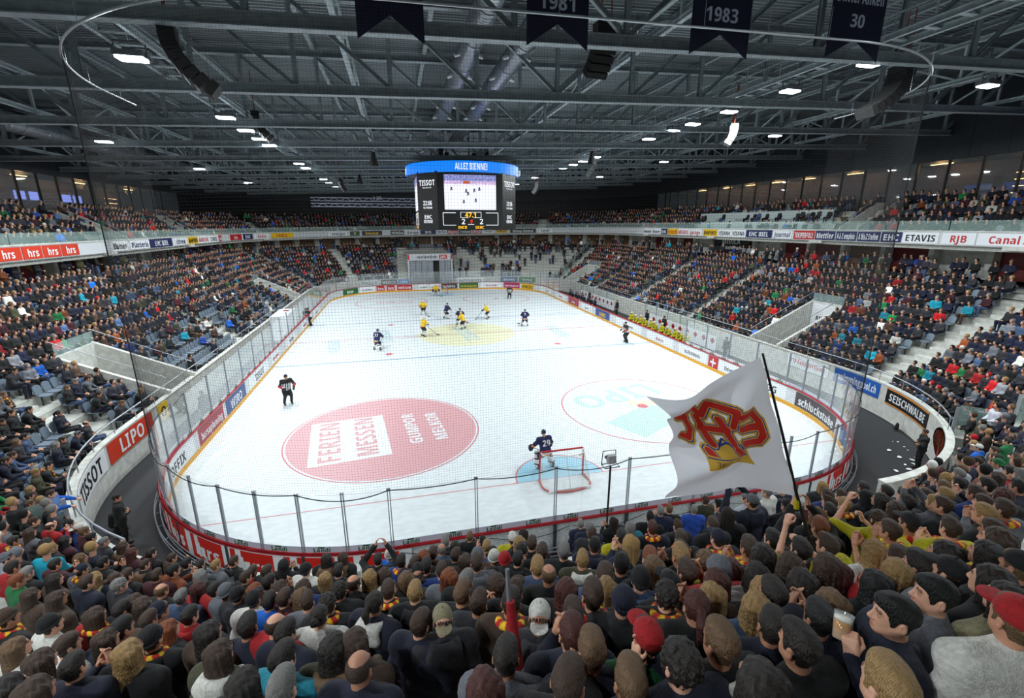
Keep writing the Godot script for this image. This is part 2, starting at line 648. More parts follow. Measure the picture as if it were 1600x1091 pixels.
# ---------------------------------------------------------------- floodlights: every lamp is a housing, a glowing lens and a light of its size
func roof_y(x: float) -> float:  # underside of the bottom chords; the roof falls slightly to one side
	return 14.95 + 0.033 * x
func floodlights() -> void:
	var lens := glow("lamp_lens", Color(0.9, 0.97, 1.0), 14.0)
	var house := mat("lamp_housing", Color(0.5, 0.52, 0.54), 0.4, 0.6)
	var hm := MB.new()
	hm.bx(0, 0.11, 0, 0.78, 0.16, 0.5)
	hm.bx(0, 0.22, 0, 0.3, 0.1, 0.3)
	for sx in [-0.41, 0.41]:
		hm.bx(sx, 0.25, 0, 0.03, 0.45, 0.06)
	hm.bx(0, 0.46, 0, 0.85, 0.04, 0.06)
	var hmesh := hm.mesh()
	var lm := MB.new()
	lm.bx(0, 0, 0, 0.7, 0.06, 0.42)
	var lmesh := lm.mesh()
	var spots := []
	for z in [15.0, 9.5, 3.5, -6.0, -13.9, -16.9, -19.4, -21.6, -30.7, -33.6, -43.8, -47.9, -54.0]:
		spots.append(Vector3(-13.1, 0, z))
	for z in [15.0, 9.5, 3.5, -3.3, -6.8, -10.6, -13.6, -15.6, -18.4, -27.0, -29.8, -32.2, -35.0, -45.0, -54.0]:
		spots.append(Vector3(10.9, 0, z))
	for z in [-8.0, -20.6, -33.7, -47.0]:
		spots.append(Vector3(-21.3, 0, z))
	for z in [-5.0, -16.8, -30.4, -45.0]:
		spots.append(Vector3(19.4, 0, z))
	for p in spots:
		p.y = roof_y(p.x) + 0.05
		var t := thing("floodlight", "white floodlight hung under the " + ("gantry of the timekeepers side" if p.x < -10 and p.x > -15 else "gantry of the team bench side" if p.x > 10 and p.x < 15 else "girder over the timekeepers side seats" if p.x < 0 else "girder over the team bench side seats"), "lamp", p, 0.0, "floodlights along the roof beams")
		part("housing", hmesh, house, t)
		part("lens", lmesh, lens, t)
		var l := AreaLight3D.new()
		l.name = "flood_light"
		l.area_size = Vector2(0.7, 0.42)
		l.light_color = Color(0.95, 0.985, 1.0)
		l.light_energy = 60.0
		l.area_range = 120.0
		l.shadow_enabled = true
		t.add_child(l, true)
		l.position = Vector3(0, -0.045, 0)
		l.rotation_degrees = Vector3(-90, 0, 0)

# ---------------------------------------------------------------- the shell of the hall
func structure() -> void:
	var rubber := textured(mat("rubber_floor", Color(0.145, 0.145, 0.155), 0.75), conc_a, null, Vector3(0.5, 0.5, 0.5), 0, true)
	var fm := MB.new()
	fm.bx(1, -0.25, -32, 84, 0.4, 110)
	part_struct("floor", fm.mesh(), rubber)
	# ice sheet
	var ice := mat("ice", Color(0.86, 0.885, 0.893), 0.5)
	ice.metallic_specular = 0.4
	textured(ice, noise_tex(0.012, false, 0.93, 1.0, 6, 512, 9), noise_n, Vector3(0.25, 0.25, 0.5), 0.05, true)
	var poly := PackedVector2Array()
	for i in 200:
		var p := rp(RSEG[8] * i / 200.0)
		poly.append(Vector2(p.x, -p.z))
	var im := MB.new()
	im.slab(poly, Transform3D(Basis(Vector3.RIGHT, -PI / 2), Vector3(0, -0.02, 0)), 0.04)
	var iceo := part_struct("floor_ice", im.mesh(), ice)
	ice_markings(iceo)
	# outer walls, dark
	var dark := textured(mat("dark_wall", Color(0.16, 0.17, 0.19), 0.6), conc_a, null, Vector3(0.15, 0.15, 0.15), 0, true)
	for w in [["wall_left", -38.5, -31.5, 0.4, 104.0], ["wall_right", 41.0, -31.5, 0.4, 104.0]]:
		var m := MB.new()
		m.bx(w[1], 10.5, w[2], w[3], 21.5, w[4])
		part_struct(w[0], m.mesh(), dark)
	for w in [["wall_far", -83.5], ["wall_near", 20.5]]:
		var m := MB.new()
		m.bx(1.25, 10.5, w[1], 80, 21.5, 0.4)
		part_struct(w[0], m.mesh(), dark)

func part_struct(called: String, mesh: Mesh, m: Material) -> MeshInstance3D:
	var o := MeshInstance3D.new()
	o.name = numbered(called)
	o.mesh = mesh
	o.material_override = m
	o.set_meta("kind", "structure")
	add_child(o)
	return o

func disc_poly(r: float, n := 64, r_in := 0.0) -> MB:
	var m := MB.new()
	for i in n:
		var a := TAU * i / n
		var b := TAU * (i + 1) / n
		var p := Vector3(cos(a), 0, sin(a)); var q := Vector3(cos(b), 0, sin(b))
		m.quad(p * r_in, p * r, q * r, q * r_in)
	for i in m.n.size():
		m.n[i] = Vector3.UP
	return m

func ice_markings(ice: Node) -> void:
	var red := mat("ice_red", Color(0.78, 0.42, 0.45), 0.5)
	var palered := mat("ice_pale_red", Color(0.8, 0.6, 0.615), 0.5)
	var blue := mat("ice_blue", Color(0.48, 0.62, 0.72), 0.5)
	var paleblue := mat("ice_pale_blue", Color(0.58, 0.78, 0.86), 0.5)
	var white := mat("ice_white", Color(0.86, 0.88, 0.885), 0.5)
	var yellow := mat("ice_yellow", Color(0.85, 0.84, 0.71), 0.5)
	var teal := mat("ice_teal", Color(0.7, 0.82, 0.79), 0.5)
	var grey := mat("ice_grey", Color(0.68, 0.77, 0.8), 0.5)
	var lm := MB.new()
	lm.quad(Vector3(-0.5, 0, 0.5), Vector3(-0.5, 0, -0.5), Vector3(0.5, 0, -0.5), Vector3(0.5, 0, 0.5))
	for i in 4:
		lm.n[i] = Vector3.UP
	var sq := lm.mesh()
	var line := func(called: String, x: float, z: float, w: float, d: float, m: Material, y := 0.003, rot := 0.0):
		part(called, sq, m, ice, Transform3D(Basis(Vector3.UP, rot).scaled_local(Vector3(w, 1, d)), Vector3(x, y, z)))
	line.call("goal_line", 0.0, -4.0, 27.8, 0.05, red)
	line.call("goal_line", 0.0, -56.0, 27.8, 0.05, red)
	line.call("blue_line", 0.0, -22.86, 29.9, 0.2, blue)
	line.call("blue_line", 0.0, -37.14, 29.9, 0.2, blue)
	line.call("centre_line", 0.0, -30.0, 29.9, 0.14, red)
	# adverts frozen into the ice
	part("advert_disc", disc_poly(4.45).mesh(), palered, ice, Transform3D(Basis(), Vector3(-7, 0.003, -10)))
	part("faceoff_circle", disc_poly(4.6, 96, 4.54).mesh(), red, ice, Transform3D(Basis(), Vector3(-7, 0.004, -10)))
	var plate := PackedVector2Array()
	part("advert_plate", sq, white, ice, Transform3D(Basis(Vector3.UP, 0.12).scaled_local(Vector3(3.5, 1, 4.6)), Vector3(-8.65, 0.005, -9.7)))
	var flat := Basis(Vector3.RIGHT, -PI / 2)
	var up_read := Basis(Vector3.UP, PI / 2 + 0.12) * flat
	letters("FERIEN", 0.95, palered, ice, Transform3D(up_read, Vector3(-9.5, 0.007, -9.6)), 4.2)
	letters("MESSEN", 0.95, palered, ice, Transform3D(up_read, Vector3(-7.9, 0.007, -9.85)), 4.2)
	letters("GUMPOR", 0.6, white, ice, Transform3D(up_read, Vector3(-5.7, 0.007, -10.2)), 4.6)
	letters("MELKOR", 0.6, white, ice, Transform3D(up_read, Vector3(-4.5, 0.007, -10.2)), 3.8)
	part("faceoff_circle", disc_poly(4.55, 96, 4.48).mesh(), red, ice, Transform3D(Basis(), Vector3(7, 0.004, -10)))
	var lp := Basis(Vector3.UP, PI + 0.25) * flat
	letters("LIPO", 1.9, teal, ice, Transform3D(lp, Vector3(6.3, 0.006, -11.9)), 6.0)
	part("advert_block", sq, teal, ice, Transform3D(Basis(Vector3.UP, 0.5).scaled_local(Vector3(5.0, 1, 2.3)), Vector3(6.8, 0.004, -8.6)))
	part("advert_block", sq, yellow, ice, Transform3D(Basis(Vector3.UP, -0.25).scaled_local(Vector3(3.6, 1, 0.8)), Vector3(8.2, 0.005, -10.2)))
	part("centre_disc", disc_poly(4.5).mesh(), yellow, ice, Transform3D(Basis(), Vector3(0, 0.003, -30)))
	letters("TISSOT", 1.3, grey, ice, Transform3D(up_read, Vector3(0, 0.006, -30)), 8.0)
	letters("ERIEN", 1.2, grey, ice, Transform3D(Basis(Vector3.UP, -PI / 2) * flat, Vector3(8.6, 0.006, -29)), 6.0)
	letters("TISSOT", 1.2, grey, ice, Transform3D(up_read, Vector3(-7.5, 0.006, -31)), 6.4)
	letters("ARENA", 1.0, grey, ice, Transform3D(up_read, Vector3(-11.5, 0.006, -28)), 4.4)
	for sx in [-1, 1]:
		part("faceoff_circle", disc_poly(4.55, 72, 4.44).mesh(), red, ice, Transform3D(Basis(), Vector3(7 * sx, 0.004, -50)))
		for z in [-10.0, -50.0, -24.4, -35.6]:
			if z < -20 or sx > 0:
				part("faceoff_spot", disc_poly(0.3, 24).mesh(), red, ice, Transform3D(Basis(), Vector3(7 * sx, 0.0065, z)))
	letters("mobility", 0.9, palered, ice, Transform3D(Basis(Vector3.UP, 0.0) * flat, Vector3(-6.6, 0.006, -50)), 5.0)
	# goal creases: half discs in front of both goals
	for e in [[-4.0, -1.0], [-56.0, 1.0]]:
		var m := MB.new()
		var rim := MB.new()
		for i in 32:
			var a := PI * i / 32.0
			var b := PI * (i + 1) / 32.0
			var p := Vector3(cos(a), 0, e[1] * sin(a)); var q := Vector3(cos(b), 0, e[1] * sin(b))
			m.quad(Vector3.ZERO, p * 1.8, q * 1.8, Vector3.ZERO)
			rim.quad(p * 1.8, p * 1.86, q * 1.86, q * 1.8)
		for i in m.n.size():
			m.n[i] = Vector3.UP
		for i in rim.n.size():
			rim.n[i] = Vector3.UP
		part("goal_crease", m.mesh(), paleblue, ice, Transform3D(Basis(), Vector3(0, 0.0035, e[0])))
		part("crease_line", rim.mesh(), red, ice, Transform3D(Basis(), Vector3(0, 0.004, e[0])))

# ---------------------------------------------------------------- boards, glass, goals, benches
func rink() -> void:
	var white := textured(mat("board_white", Color(0.86, 0.87, 0.88), 0.4), conc_a, null, Vector3(0.8, 0.8, 0.8), 0, true)
	var yellow := mat("kick_yellow", Color(0.86, 0.62, 0.08), 0.4)
	var red := mat("rail_red", Color(0.62, 0.05, 0.1), 0.35)
	var alu := mat("aluminium", Color(0.62, 0.64, 0.67), 0.35, 0.7)
	var steel := mat("dark_steel", Color(0.3, 0.32, 0.34), 0.45, 0.6)
	var glass := pane_mat("rink_glass", Color(0.9, 0.96, 0.96), 0.06, 0.02)
	var strip := mat("glass_strip", Color(0.72, 0.72, 0.78), 0.5)
	var green := mat("landi_green", Color(0.04, 0.3, 0.1), 0.5)
	var bt := thing("rink_boards", "white dasher boards with yellow kick plate and red top rail around the ice", "boards")
	var gt := thing("rink_glass", "clear safety glass on aluminium posts above the white boards", "glass")
	var n := 69
	var ds: float = RSEG[8] / n
	for i in n:
		var s0 := i * ds
		var s1 := s0 + ds
		var m := MB.new()
		rink_bar(m, s0 + 0.004, s1 - 0.004, 0.0, 0.05, 0.0, 1.07)
		part("board_panel", m.mesh(), white, bt)
		m = MB.new()
		rink_bar(m, s0, s1, -0.015, -0.002, 0.0, 0.21)
		part("kick_plate", m.mesh(), yellow, bt)
		m = MB.new()
		rink_bar(m, s0, s1, -0.03, 0.16, 1.07, 1.12)
		part("top_rail", m.mesh(), red, bt)
		var bench := s0 > 99.0 and s0 < 129.0
		var pn := rn(s0)
		var px := Transform3D(Basis(pn.cross(Vector3.UP), Vector3.UP, pn), rp(s0, 0.11))
		m = MB.new()
		m.bx(0, 0.54, 0, 0.08, 1.06, 0.1)
		part("board_post", m.mesh(), steel, bt, px)
		if not bench:
			m = MB.new()
			var corner := s0 < 13.0 or (s0 > 138.0 and s0 < 151.5)
			rink_bar(m, s0 + 0.03, (s0 + s1) * 0.5 - 0.03 if corner else s1 - 0.03, 0.055, 0.067, 1.12, 2.92)
			part("pane", m.mesh(), glass, gt)
			if corner:
				m = MB.new()
				rink_bar(m, (s0 + s1) * 0.5 + 0.03, s1 - 0.03, 0.055, 0.067, 1.12, 2.92)
				part("pane", m.mesh(), glass, gt)
				var sm := (s0 + s1) * 0.5
				m = MB.new()
				m.bx(-0.03, 0.93, 0.0, 0.025, 1.85, 0.05)
				m.bx(0.03, 0.93, 0.0, 0.025, 1.85, 0.05)
				m.bx(0, 1.84, 0.0, 0.1, 0.03, 0.06)
				part("glass_post", m.mesh(), alu, gt, Transform3D(Basis(rn(sm).cross(Vector3.UP), Vector3.UP, rn(sm)), rp(sm, 0.06) + Vector3.UP * 1.1))
		if not bench or s0 - ds < 99.0:
			m = MB.new()
			m.bx(-0.03, 0.93, 0.0, 0.025, 1.85, 0.05)
			m.bx(0.03, 0.93, 0.0, 0.025, 1.85, 0.05)
			m.bx(0, 1.84, 0.0, 0.1, 0.03, 0.06)
			part("glass_post", m.mesh(), alu, gt, px.translated(Vector3(0, 1.1, 0) - pn * 0.05))
	# grey strip with green lettering at the foot of the glass
	var strips := [[139.1, 178.6, false], [13.6, 34.0, true], [129.6, 139.0, true]]
	for e in strips:
		var sa: float = e[0]
		while sa < e[1] - 0.5:
			var m := MB.new()
			rink_bar(m, sa, sa + 2.4, 0.069 if not e[2] else 0.045, 0.073 if not e[2] else 0.05, 1.125, 1.31)
			var so := part("sponsor_strip", m.mesh(), strip if not e[2] else white, gt)
			for k in 2:
				part("lettering", rink_text("Landi", sa + 0.6 + k * 1.2, 1.195, 0.13, 0.6, 0.075 if not e[2] else 0.043, e[2]), green, so)
				var lf := MB.new()
				rink_bar(lf, sa + 0.52 + k * 1.2, sa + 0.7 + k * 1.2, 0.074 if not e[2] else 0.042, 0.076 if not e[2] else 0.044, 1.255, 1.3)
				part("leaf_mark", lf.mesh(), green, so)
			sa += 2.4
	# adverts on the inside of the boards: s0, s1, ground, letters, text, height
	var C := func(r: float, g: float, b: float) -> StandardMaterial3D:
		return mat("print_%d_%d_%d" % [r * 100, g * 100, b * 100], Color(r, g, b), 0.45)
	var W: StandardMaterial3D = C.call(0.88, 0.89, 0.9)
	var K: StandardMaterial3D = C.call(0.05, 0.05, 0.06)
	var R: StandardMaterial3D = C.call(0.72, 0.08, 0.1)
	var DR: StandardMaterial3D = C.call(0.62, 0.13, 0.2)
	var B: StandardMaterial3D = C.call(0.1, 0.24, 0.5)
	var BR: StandardMaterial3D = C.call(0.25, 0.2, 0.21)
	var GR: StandardMaterial3D = C.call(0.1, 0.38, 0.16)
	var YL: StandardMaterial3D = C.call(0.9, 0.72, 0.1)
	var MG: StandardMaterial3D = C.call(0.66, 0.12, 0.34)
	var ads := [
		[10.4, 14.3, W, K, "COFFIX", 0.42], [14.8, 17.9, DR, W, "bursaplunsing", 0.34], [18.3, 21.5, B, W, "WIRO", 0.5], [22.2, 26.6, W, K, "TISSOT", 0.42], [27.4, 29.8, W, R, "suissefood", 0.24],
		[32.0, 36.0, W, K, "maribat", 0.28], [38.0, 42.0, W, R, "mobiliar", 0.26], [45.0, 49.0, W, B, "energie", 0.26],
		[61.2, 64.0, GR, W, "BKW", 0.4], [64.3, 66.6, W, BR, "la bière", 0.3], [66.9, 68.1, R, W, "hrs", 0.42], [68.4, 69.6, R, W, "hrs", 0.42], [69.9, 72.2, R, W, "KRÜGER", 0.36],
		[73.2, 74.5, W, GR, "Landi", 0.3], [74.9, 76.2, W, GR, "Landi", 0.3], [76.6, 79.1, BR, W, "RENOVA", 0.34], [79.4, 82.4, GR, YL, "Seelandgarten", 0.3], [82.8, 86.2, W, DR, "Funtrade", 0.3], [86.5, 89.2, MG, W, "Feinbäckerei", 0.28], [89.5, 92.0, YL, K, "ENGEL", 0.5],
		[93.5, 98.0, W, DR, "Garage", 0.22], [99.5, 103.5, W, R, "helvetia", 0.24], [104.5, 108.0, DR, W, "allianz", 0.24], [109.0, 112.0, W, GR, "garten", 0.22], [113.0, 116.5, B, YL, "LUMO", 0.4], [118.0, 123.0, W, K, "bauingenieur", 0.22],
		[124.0, 128.0, W, DR, "Elektro", 0.24], [128.8, 132.2, W, BR, "GLÄSERNAU", 0.24], [132.4, 133.4, R, W, "+", 0.9], [133.5, 135.6, W, BR, "Emmi", 0.26], [136.0, 139.2, W, K, "BRÜGG", 0.4],
		[139.9, 143.5, BR, W, "schluckstube", 0.42], [144.2, 148.3, B, W, "JOST", 0.5],
	]
	for a in ads:
		var m := MB.new()
		rink_bar(m, a[0], a[1], -0.008, -0.003, 0.235, 1.03)
		var po := part("advert_panel", m.mesh(), a[2], bt)
		part("lettering", rink_text(a[4], (a[0] + a[1]) * 0.5, 0.56, a[5], (a[1] - a[0]) * 0.86, -0.011, true), a[3], po)
	part("lettering", rink_text("www.garage-jost.ch", 146.2, 0.32, 0.16, 3.4, -0.011, true), W, bt)
	# outside of the near corners: red and white sponsor sheets
	for e in [[164.9, 178.6], [139.6, 151.6]]:
		var m := MB.new()
		rink_bar(m, e[0], e[1], 0.125, 0.135, 0.1, 1.05)
		var sheet := part("sponsor_sheet", m.mesh(), W, bt)
		m = MB.new()
		rink_bar(m, e[0], e[1], 0.137, 0.165, 1.06, 1.12)
		part("top_band", m.mesh(), red, bt)
		var s: float = e[0] + 0.25
		while s + 1.55 < e[1]:
			var k := MB.new()
			rink_bar(k, s + 1.32, s + 1.5, 0.137, 0.142, 0.15, 1.0)
			rink_bar(k, s + 0.95, s + 1.5, 0.137, 0.142, 0.15, 0.32)
			rink_bar(k, s + 0.1, s + 1.12, 0.137, 0.142, 0.66, 1.0)
			rink_bar(k, s + 0.1, s + 0.8, 0.137, 0.142, 0.15, 0.4)
			rink_bar(k, s + 0.1, s + 0.85, 0.137, 0.142, 0.4, 0.66)
			part("logo_block", k.mesh(), C.call(0.78, 0.12, 0.06), sheet)
			part("lettering", rink_text("hrs", s + 0.72, 0.52, 0.46, 1.0, 0.146, false), W, sheet)
			s += 1.72
	# back of the near boards: white infill between steel posts, cables, and a silver cable tray along the foot
	var cab := mat("black_cable", Color(0.03, 0.03, 0.03), 0.6)
	for i in 5:
		var x0 := 6.4 - i * 2.55
		var m := MB.new()
		m.tube([Vector3(x0, 0.95, 0.17), Vector3(x0 - 0.6, 0.78, 0.18), Vector3(x0 - 1.3, 0.7, 0.18), Vector3(x0 - 2.0, 0.82, 0.18), Vector3(x0 - 2.5, 0.96, 0.17)], 0.01, 5)
		one("cable", m.mesh(), cab, "black cable sagging along the back of the white boards", "cable", Vector3.ZERO, "cables behind the boards")
	var tray := thing("cable_tray", "silver cable tray running round the foot of the boards", "tray")
	for q in [[0.22, 0.28], [0.38, 0.28], [0.22, 0.12], [0.38, 0.12]]:
		var pts := []
		for i in 90:
			pts.append(rp(140.0 + 39.0 * i / 89.0, q[0]) + Vector3.UP * q[1])
		var m := MB.new()
		m.tube(pts, 0.02, 6)
		part("tray_rail", m.mesh(), alu, tray)
	for i in 44:
		var s := 140.5 + 38.0 * i / 43.0
		var m := MB.new()
		m.tube([rp(s, 0.22) + Vector3.UP * 0.12, rp(s, 0.22) + Vector3.UP * 0.28, rp(s, 0.38) + Vector3.UP * 0.28, rp(s, 0.38) + Vector3.UP * 0.02], 0.012, 5)
		part("tray_rung", m.mesh(), alu, tray)
	goals()
	benches(C)

func goals() -> void:
	var red := mat("goal_red", Color(0.72, 0.06, 0.08), 0.35)
	var netm := mat("goal_net", Color(0.82, 0.82, 0.82), 0.8)
	var pad := mat("goal_pad", Color(0.88, 0.88, 0.88), 0.6)
	var post := MB.new()
	post.tube([Vector3(-0.915, 0, 0), Vector3(-0.915, 1.16, 0), Vector3(-0.87, 1.22, 0), Vector3(0.87, 1.22, 0), Vector3(0.915, 1.16, 0), Vector3(0.915, 0, 0)], 0.04, 10)
	var bpts := []
	for i in 25:
		var a := PI * i / 24.0
		bpts.append(Vector3(-cos(a) * (0.95 + 0.25 * sin(a)), 0.05, 0.05 + 1.05 * pow(sin(a), 0.55)))
	var base := MB.new()
	base.tube(bpts, 0.035, 8)
	var tp := []
	for i in 17:
		var a := PI * i / 16.0
		tp.append(Vector3(-cos(a) * 0.88, 1.2, 0.02 + 0.5 * pow(sin(a), 0.6)))
	var top := MB.new()
	top.tube(tp, 0.022, 7)
	var strut := MB.new()
	strut.tube([Vector3(0, 1.2, 0.52), Vector3(0, 0.05, 1.08)], 0.02, 7)
	# netting: cords between the top rail and the base, and cords round
	var net := MB.new()
	var cols := 40
	var grid := []
	for i in cols + 1:
		var f := float(i) / cols
		var ia := f * 16.0
		var a: Vector3 = tp[mini(int(ia), 15)].lerp(tp[mini(int(ia) + 1, 16)], ia - int(ia))
		var ib := f * 24.0
		var b: Vector3 = bpts[mini(int(ib), 23)].lerp(bpts[mini(int(ib) + 1, 24)], ib - int(ib))
		var row := []
		for j in 15:
			row.append(a.lerp(b, j / 14.0) + Vector3(0, 0, 0.06 * sin(PI * j / 14.0)))
		grid.append(row)
		net.tube(row, 0.004, 3)
	for j in 15:
		var l := []
		for i in cols + 1:
			l.append(grid[i][j])
		net.tube(l, 0.004, 3)
	for i in 24:
		var f := (i + 0.5) / 24.0
		var x := lerpf(-0.88, 0.88, f)
		net.tube([Vector3(x, 1.22, 0), Vector3(x * 0.97, 1.2, 0.02 + 0.5 * pow(sqrt(maxf(0.0, 1.0 - pow(x / 0.88, 2))), 0.6))], 0.004, 3)
	var flap := MB.new()
	flap.bx(0, 0.07, 1.0, 1.7, 0.1, 0.04)
	for e in [[-4.0, 0.0, "goal frame with white net and red posts beside the goaltender in navy"], [-56.0, PI, "goal frame with white net guarded by the goaltender in yellow"]]:
		var t := thing("hockey_goal", e[2], "goal", Vector3(0, 0, e[0]), e[1])
		part("posts", post.mesh(), red, t)
		part("base_bar", base.mesh(), red, t)
		part("top_bar", top.mesh(), pad, t)
		part("strut", strut.mesh(), pad, t)
		part("skirt", flap.mesh(), pad, t)
		var no := part("netting", net.mesh(), netm, t)
		no.set_meta("kind", "stuff")
	var tagm := MB.new()
	tagm.box(Transform3D(Basis(Vector3.BACK, 0.5), Vector3(0.72, 1.1, -3.72)), Vector3(0.24, 0.06, 0.01))
	one("goal_tag", tagm.mesh(), mat("tag_yellow", Color(0.85, 0.7, 0.1), 0.5), "small yellow tag tied to the goal net", "tag")

func benches(C: Callable) -> void:
	var white: Material = C.call(0.88, 0.89, 0.9)
	var wood := mat("bench_wood", Color(0.35, 0.24, 0.15), 0.6)
	var glass := pane_mat("bench_glass", Color(0.85, 0.95, 0.93), 0.1, 0.03)
	var alu := mat("aluminium", Color(0.62, 0.64, 0.67), 0.35, 0.7)
	for e in [[-46.5, -36.5, "team bench behind the boards, with players in navy"], [-29.5, -18.5, "team bench behind the boards, with players in yellow"]]:
		var zc: float = (e[0] + e[1]) * 0.5
		var ln: float = e[1] - e[0]
		var t := thing("team_bench", e[2], "bench", Vector3(16.2, 0, zc))
		var m := MB.new()
		m.bx(0, 0.62, 0, 0.35, 0.06, ln)
		part("seat", m.mesh(), wood, t)
		for k in 5:
			m = MB.new()
			m.bx(0, 0.3, -ln * 0.45 + k * ln * 0.225, 0.3, 0.6, 0.06)
			part("leg", m.mesh(), alu, t)
		m = MB.new()
		m.bx(0.1, 0.1, 0, 1.9, 0.2, ln + 0.4)
		part("platform", m.mesh(), mat("platform_grey", Color(0.2, 0.2, 0.21), 0.8), t)
		m = MB.new()
		m.bx(1.9, 0.75, 0, 0.06, 1.1, ln)
		var bw := part("back_wall", m.mesh(), white, t)
		for k in int(ln / 1.1):
			var d := MB.new()
			d.box(Transform3D(Basis(Vector3.RIGHT, PI / 4), Vector3(1.865, 0.95, -ln * 0.5 + 0.7 + k * 1.1)), Vector3(0.01, 0.38, 0.38))
			part("diamond_mark", d.mesh(), C.call(0.62, 0.1, 0.13), bw)
		for k in int(ln / 2.0):
			m = MB.new()
			m.bx(1.95, 1.75, -ln * 0.5 + 1.0 + k * 2.0, 0.015, 0.9, 1.95)
			part("pane", m.mesh(), glass, t)
			m = MB.new()
			m.bx(1.95, 1.3, -ln * 0.5 + k * 2.0, 0.05, 1.9, 0.05)
			part("glass_post", m.mesh(), alu, t)
	# timekeepers' box on the other side
	var t := thing("officials_box", "white timekeepers box between the seats and the boards", "booth", Vector3(-16.3, 0, -33))
	var m := MB.new()
	m.bx(0, 2.15, 0, 1.3, 0.06, 4.0)
	part("roof", m.mesh(), white, t)
	m = MB.new()
	m.bx(-0.6, 1.05, 0, 0.06, 2.1, 4.0)
	part("back_wall", m.mesh(), white, t)
	m = MB.new()
	m.bx(0.1, 0.9, 0, 0.6, 0.05, 4.0)
	part("desk", m.mesh(), wood, t)
	for k in 3:
		m = MB.new()
		m.bx(0.05, 1.05, -1.95 + 1.95 * k, 1.2, 2.1, 0.05)
		part("side_wall", m.mesh(), white, t)
	m = MB.new()
	m.bx(0.1, 2.185, -1.0, 0.5, 0.01, 0.5)
	part("roof_logo", m.mesh(), C.call(0.6, 0.08, 0.1), t)

# ---------------------------------------------------------------- protective netting behind the near goal
func safety_net() -> void:
	var t := thing("safety_net", "fine grey protective net hung from a curved rail above the glass", "net")
	var cord := mat("net_cord", Color(0.1, 0.105, 0.115), 0.9)
	var s0: float = RSEG[6] + 0.2
	var s1: float = RSEG[8] + RSEG[1] + 1.8
	var ytop := func(s: float) -> float:
		return 14.45 + 0.02 * rp(s).x
	var m := MB.new()
	var n := int((s1 - s0) / 0.075)
	for i in n + 1:
		var s := s0 + (s1 - s0) * i / n
		var p := rp(s, 0.06)
		var yb := 2.9
		var a := p + Vector3.UP * yb
		var b := p + Vector3.UP * float(ytop.call(s))
		prism(m, a, b, rn(s), 0.0019)
	part("upright_cord", m.mesh(), cord, t).set_meta("kind", "stuff")
	m = MB.new()
	var rows := 155
	for j in rows:
		var f := float(j) / rows
		var prev := Vector3.ZERO
		for i in 76:
			var s := s0 + (s1 - s0) * i / 75.0
			var p := rp(s, 0.06) + Vector3.UP * lerpf(2.9, ytop.call(s), f)
			if i:
				prism(m, prev, p, Vector3.UP, 0.0019)
			prev = p
	part("level_cord", m.mesh(), cord, t).set_meta("kind", "stuff")
	# black rope swagged along the top of the glass
	var rope := mat("black_rope", Color(0.02, 0.02, 0.02), 0.7)
	var pts := []
	var k := 0
	var ds: float = RSEG[8] / 69.0
	for i in 330:
		var s := s0 + (s1 - s0) * i / 329.0
		var f := fposmod(s / ds, 1.0)
		pts.append(rp(s, 0.1) + Vector3.UP * (2.93 - 0.2 * 4.0 * f * (1.0 - f) * (0.6 + 0.4 * sin(floor(s / ds) * 2.3))))
	m = MB.new()
	m.tube(pts, 0.014, 6)
	part("rope", m.mesh(), rope, t)
	# curved rail with hangers
	var rail := mat("net_rail", Color(0.74, 0.76, 0.78), 0.3, 0.7)
	pts = []
	for i in 120:
		var s := s0 + (s1 - s0) * i / 119.0
		pts.append(rp(s, 0.06) + Vector3.UP * (float(ytop.call(s)) + 0.05))
	m = MB.new()
	m.tube(pts, 0.03, 8)
	part("rail", m.mesh(), rail, t)
	for i in 22:
		var s := s0 + (s1 - s0) * (i + 0.5) / 22.0
		var p := rp(s, 0.06)
		m = MB.new()
		m.tube([p + Vector3.UP * (float(ytop.call(s)) + 0.06), p + Vector3.UP * (roof_y(p.x) + 0.2)], 0.008, 5)
		part("hanger_wire", m.mesh(), rail, t)

func prism(m: MB, a: Vector3, b: Vector3, nn: Vector3, r: float) -> void:
	var d := (b - a).normalized()
	var e := d.cross(nn).normalized()
	var p := [nn * r, (e * 0.87 - nn * 0.5) * r, (-e * 0.87 - nn * 0.5) * r]
	for k in 3:
		m.quad(a + p[k], a + p[(k + 1) % 3], b + p[(k + 1) % 3], b + p[k])

# ---------------------------------------------------------------- roof steel, deck and ducts
var ibeam: ArrayMesh
var unit_box: ArrayMesh
func beam_xf(a: Vector3, b: Vector3, h: float, w: float) -> Transform3D:
	var d := b - a
	var up := Vector3.UP if absf(d.normalized().y) < 0.95 else Vector3.BACK
	var zz := d.cross(up).normalized()
	var yy := zz.cross(d).normalized()
	return Transform3D(Basis(d, yy * h, zz * w), (a + b) * 0.5)

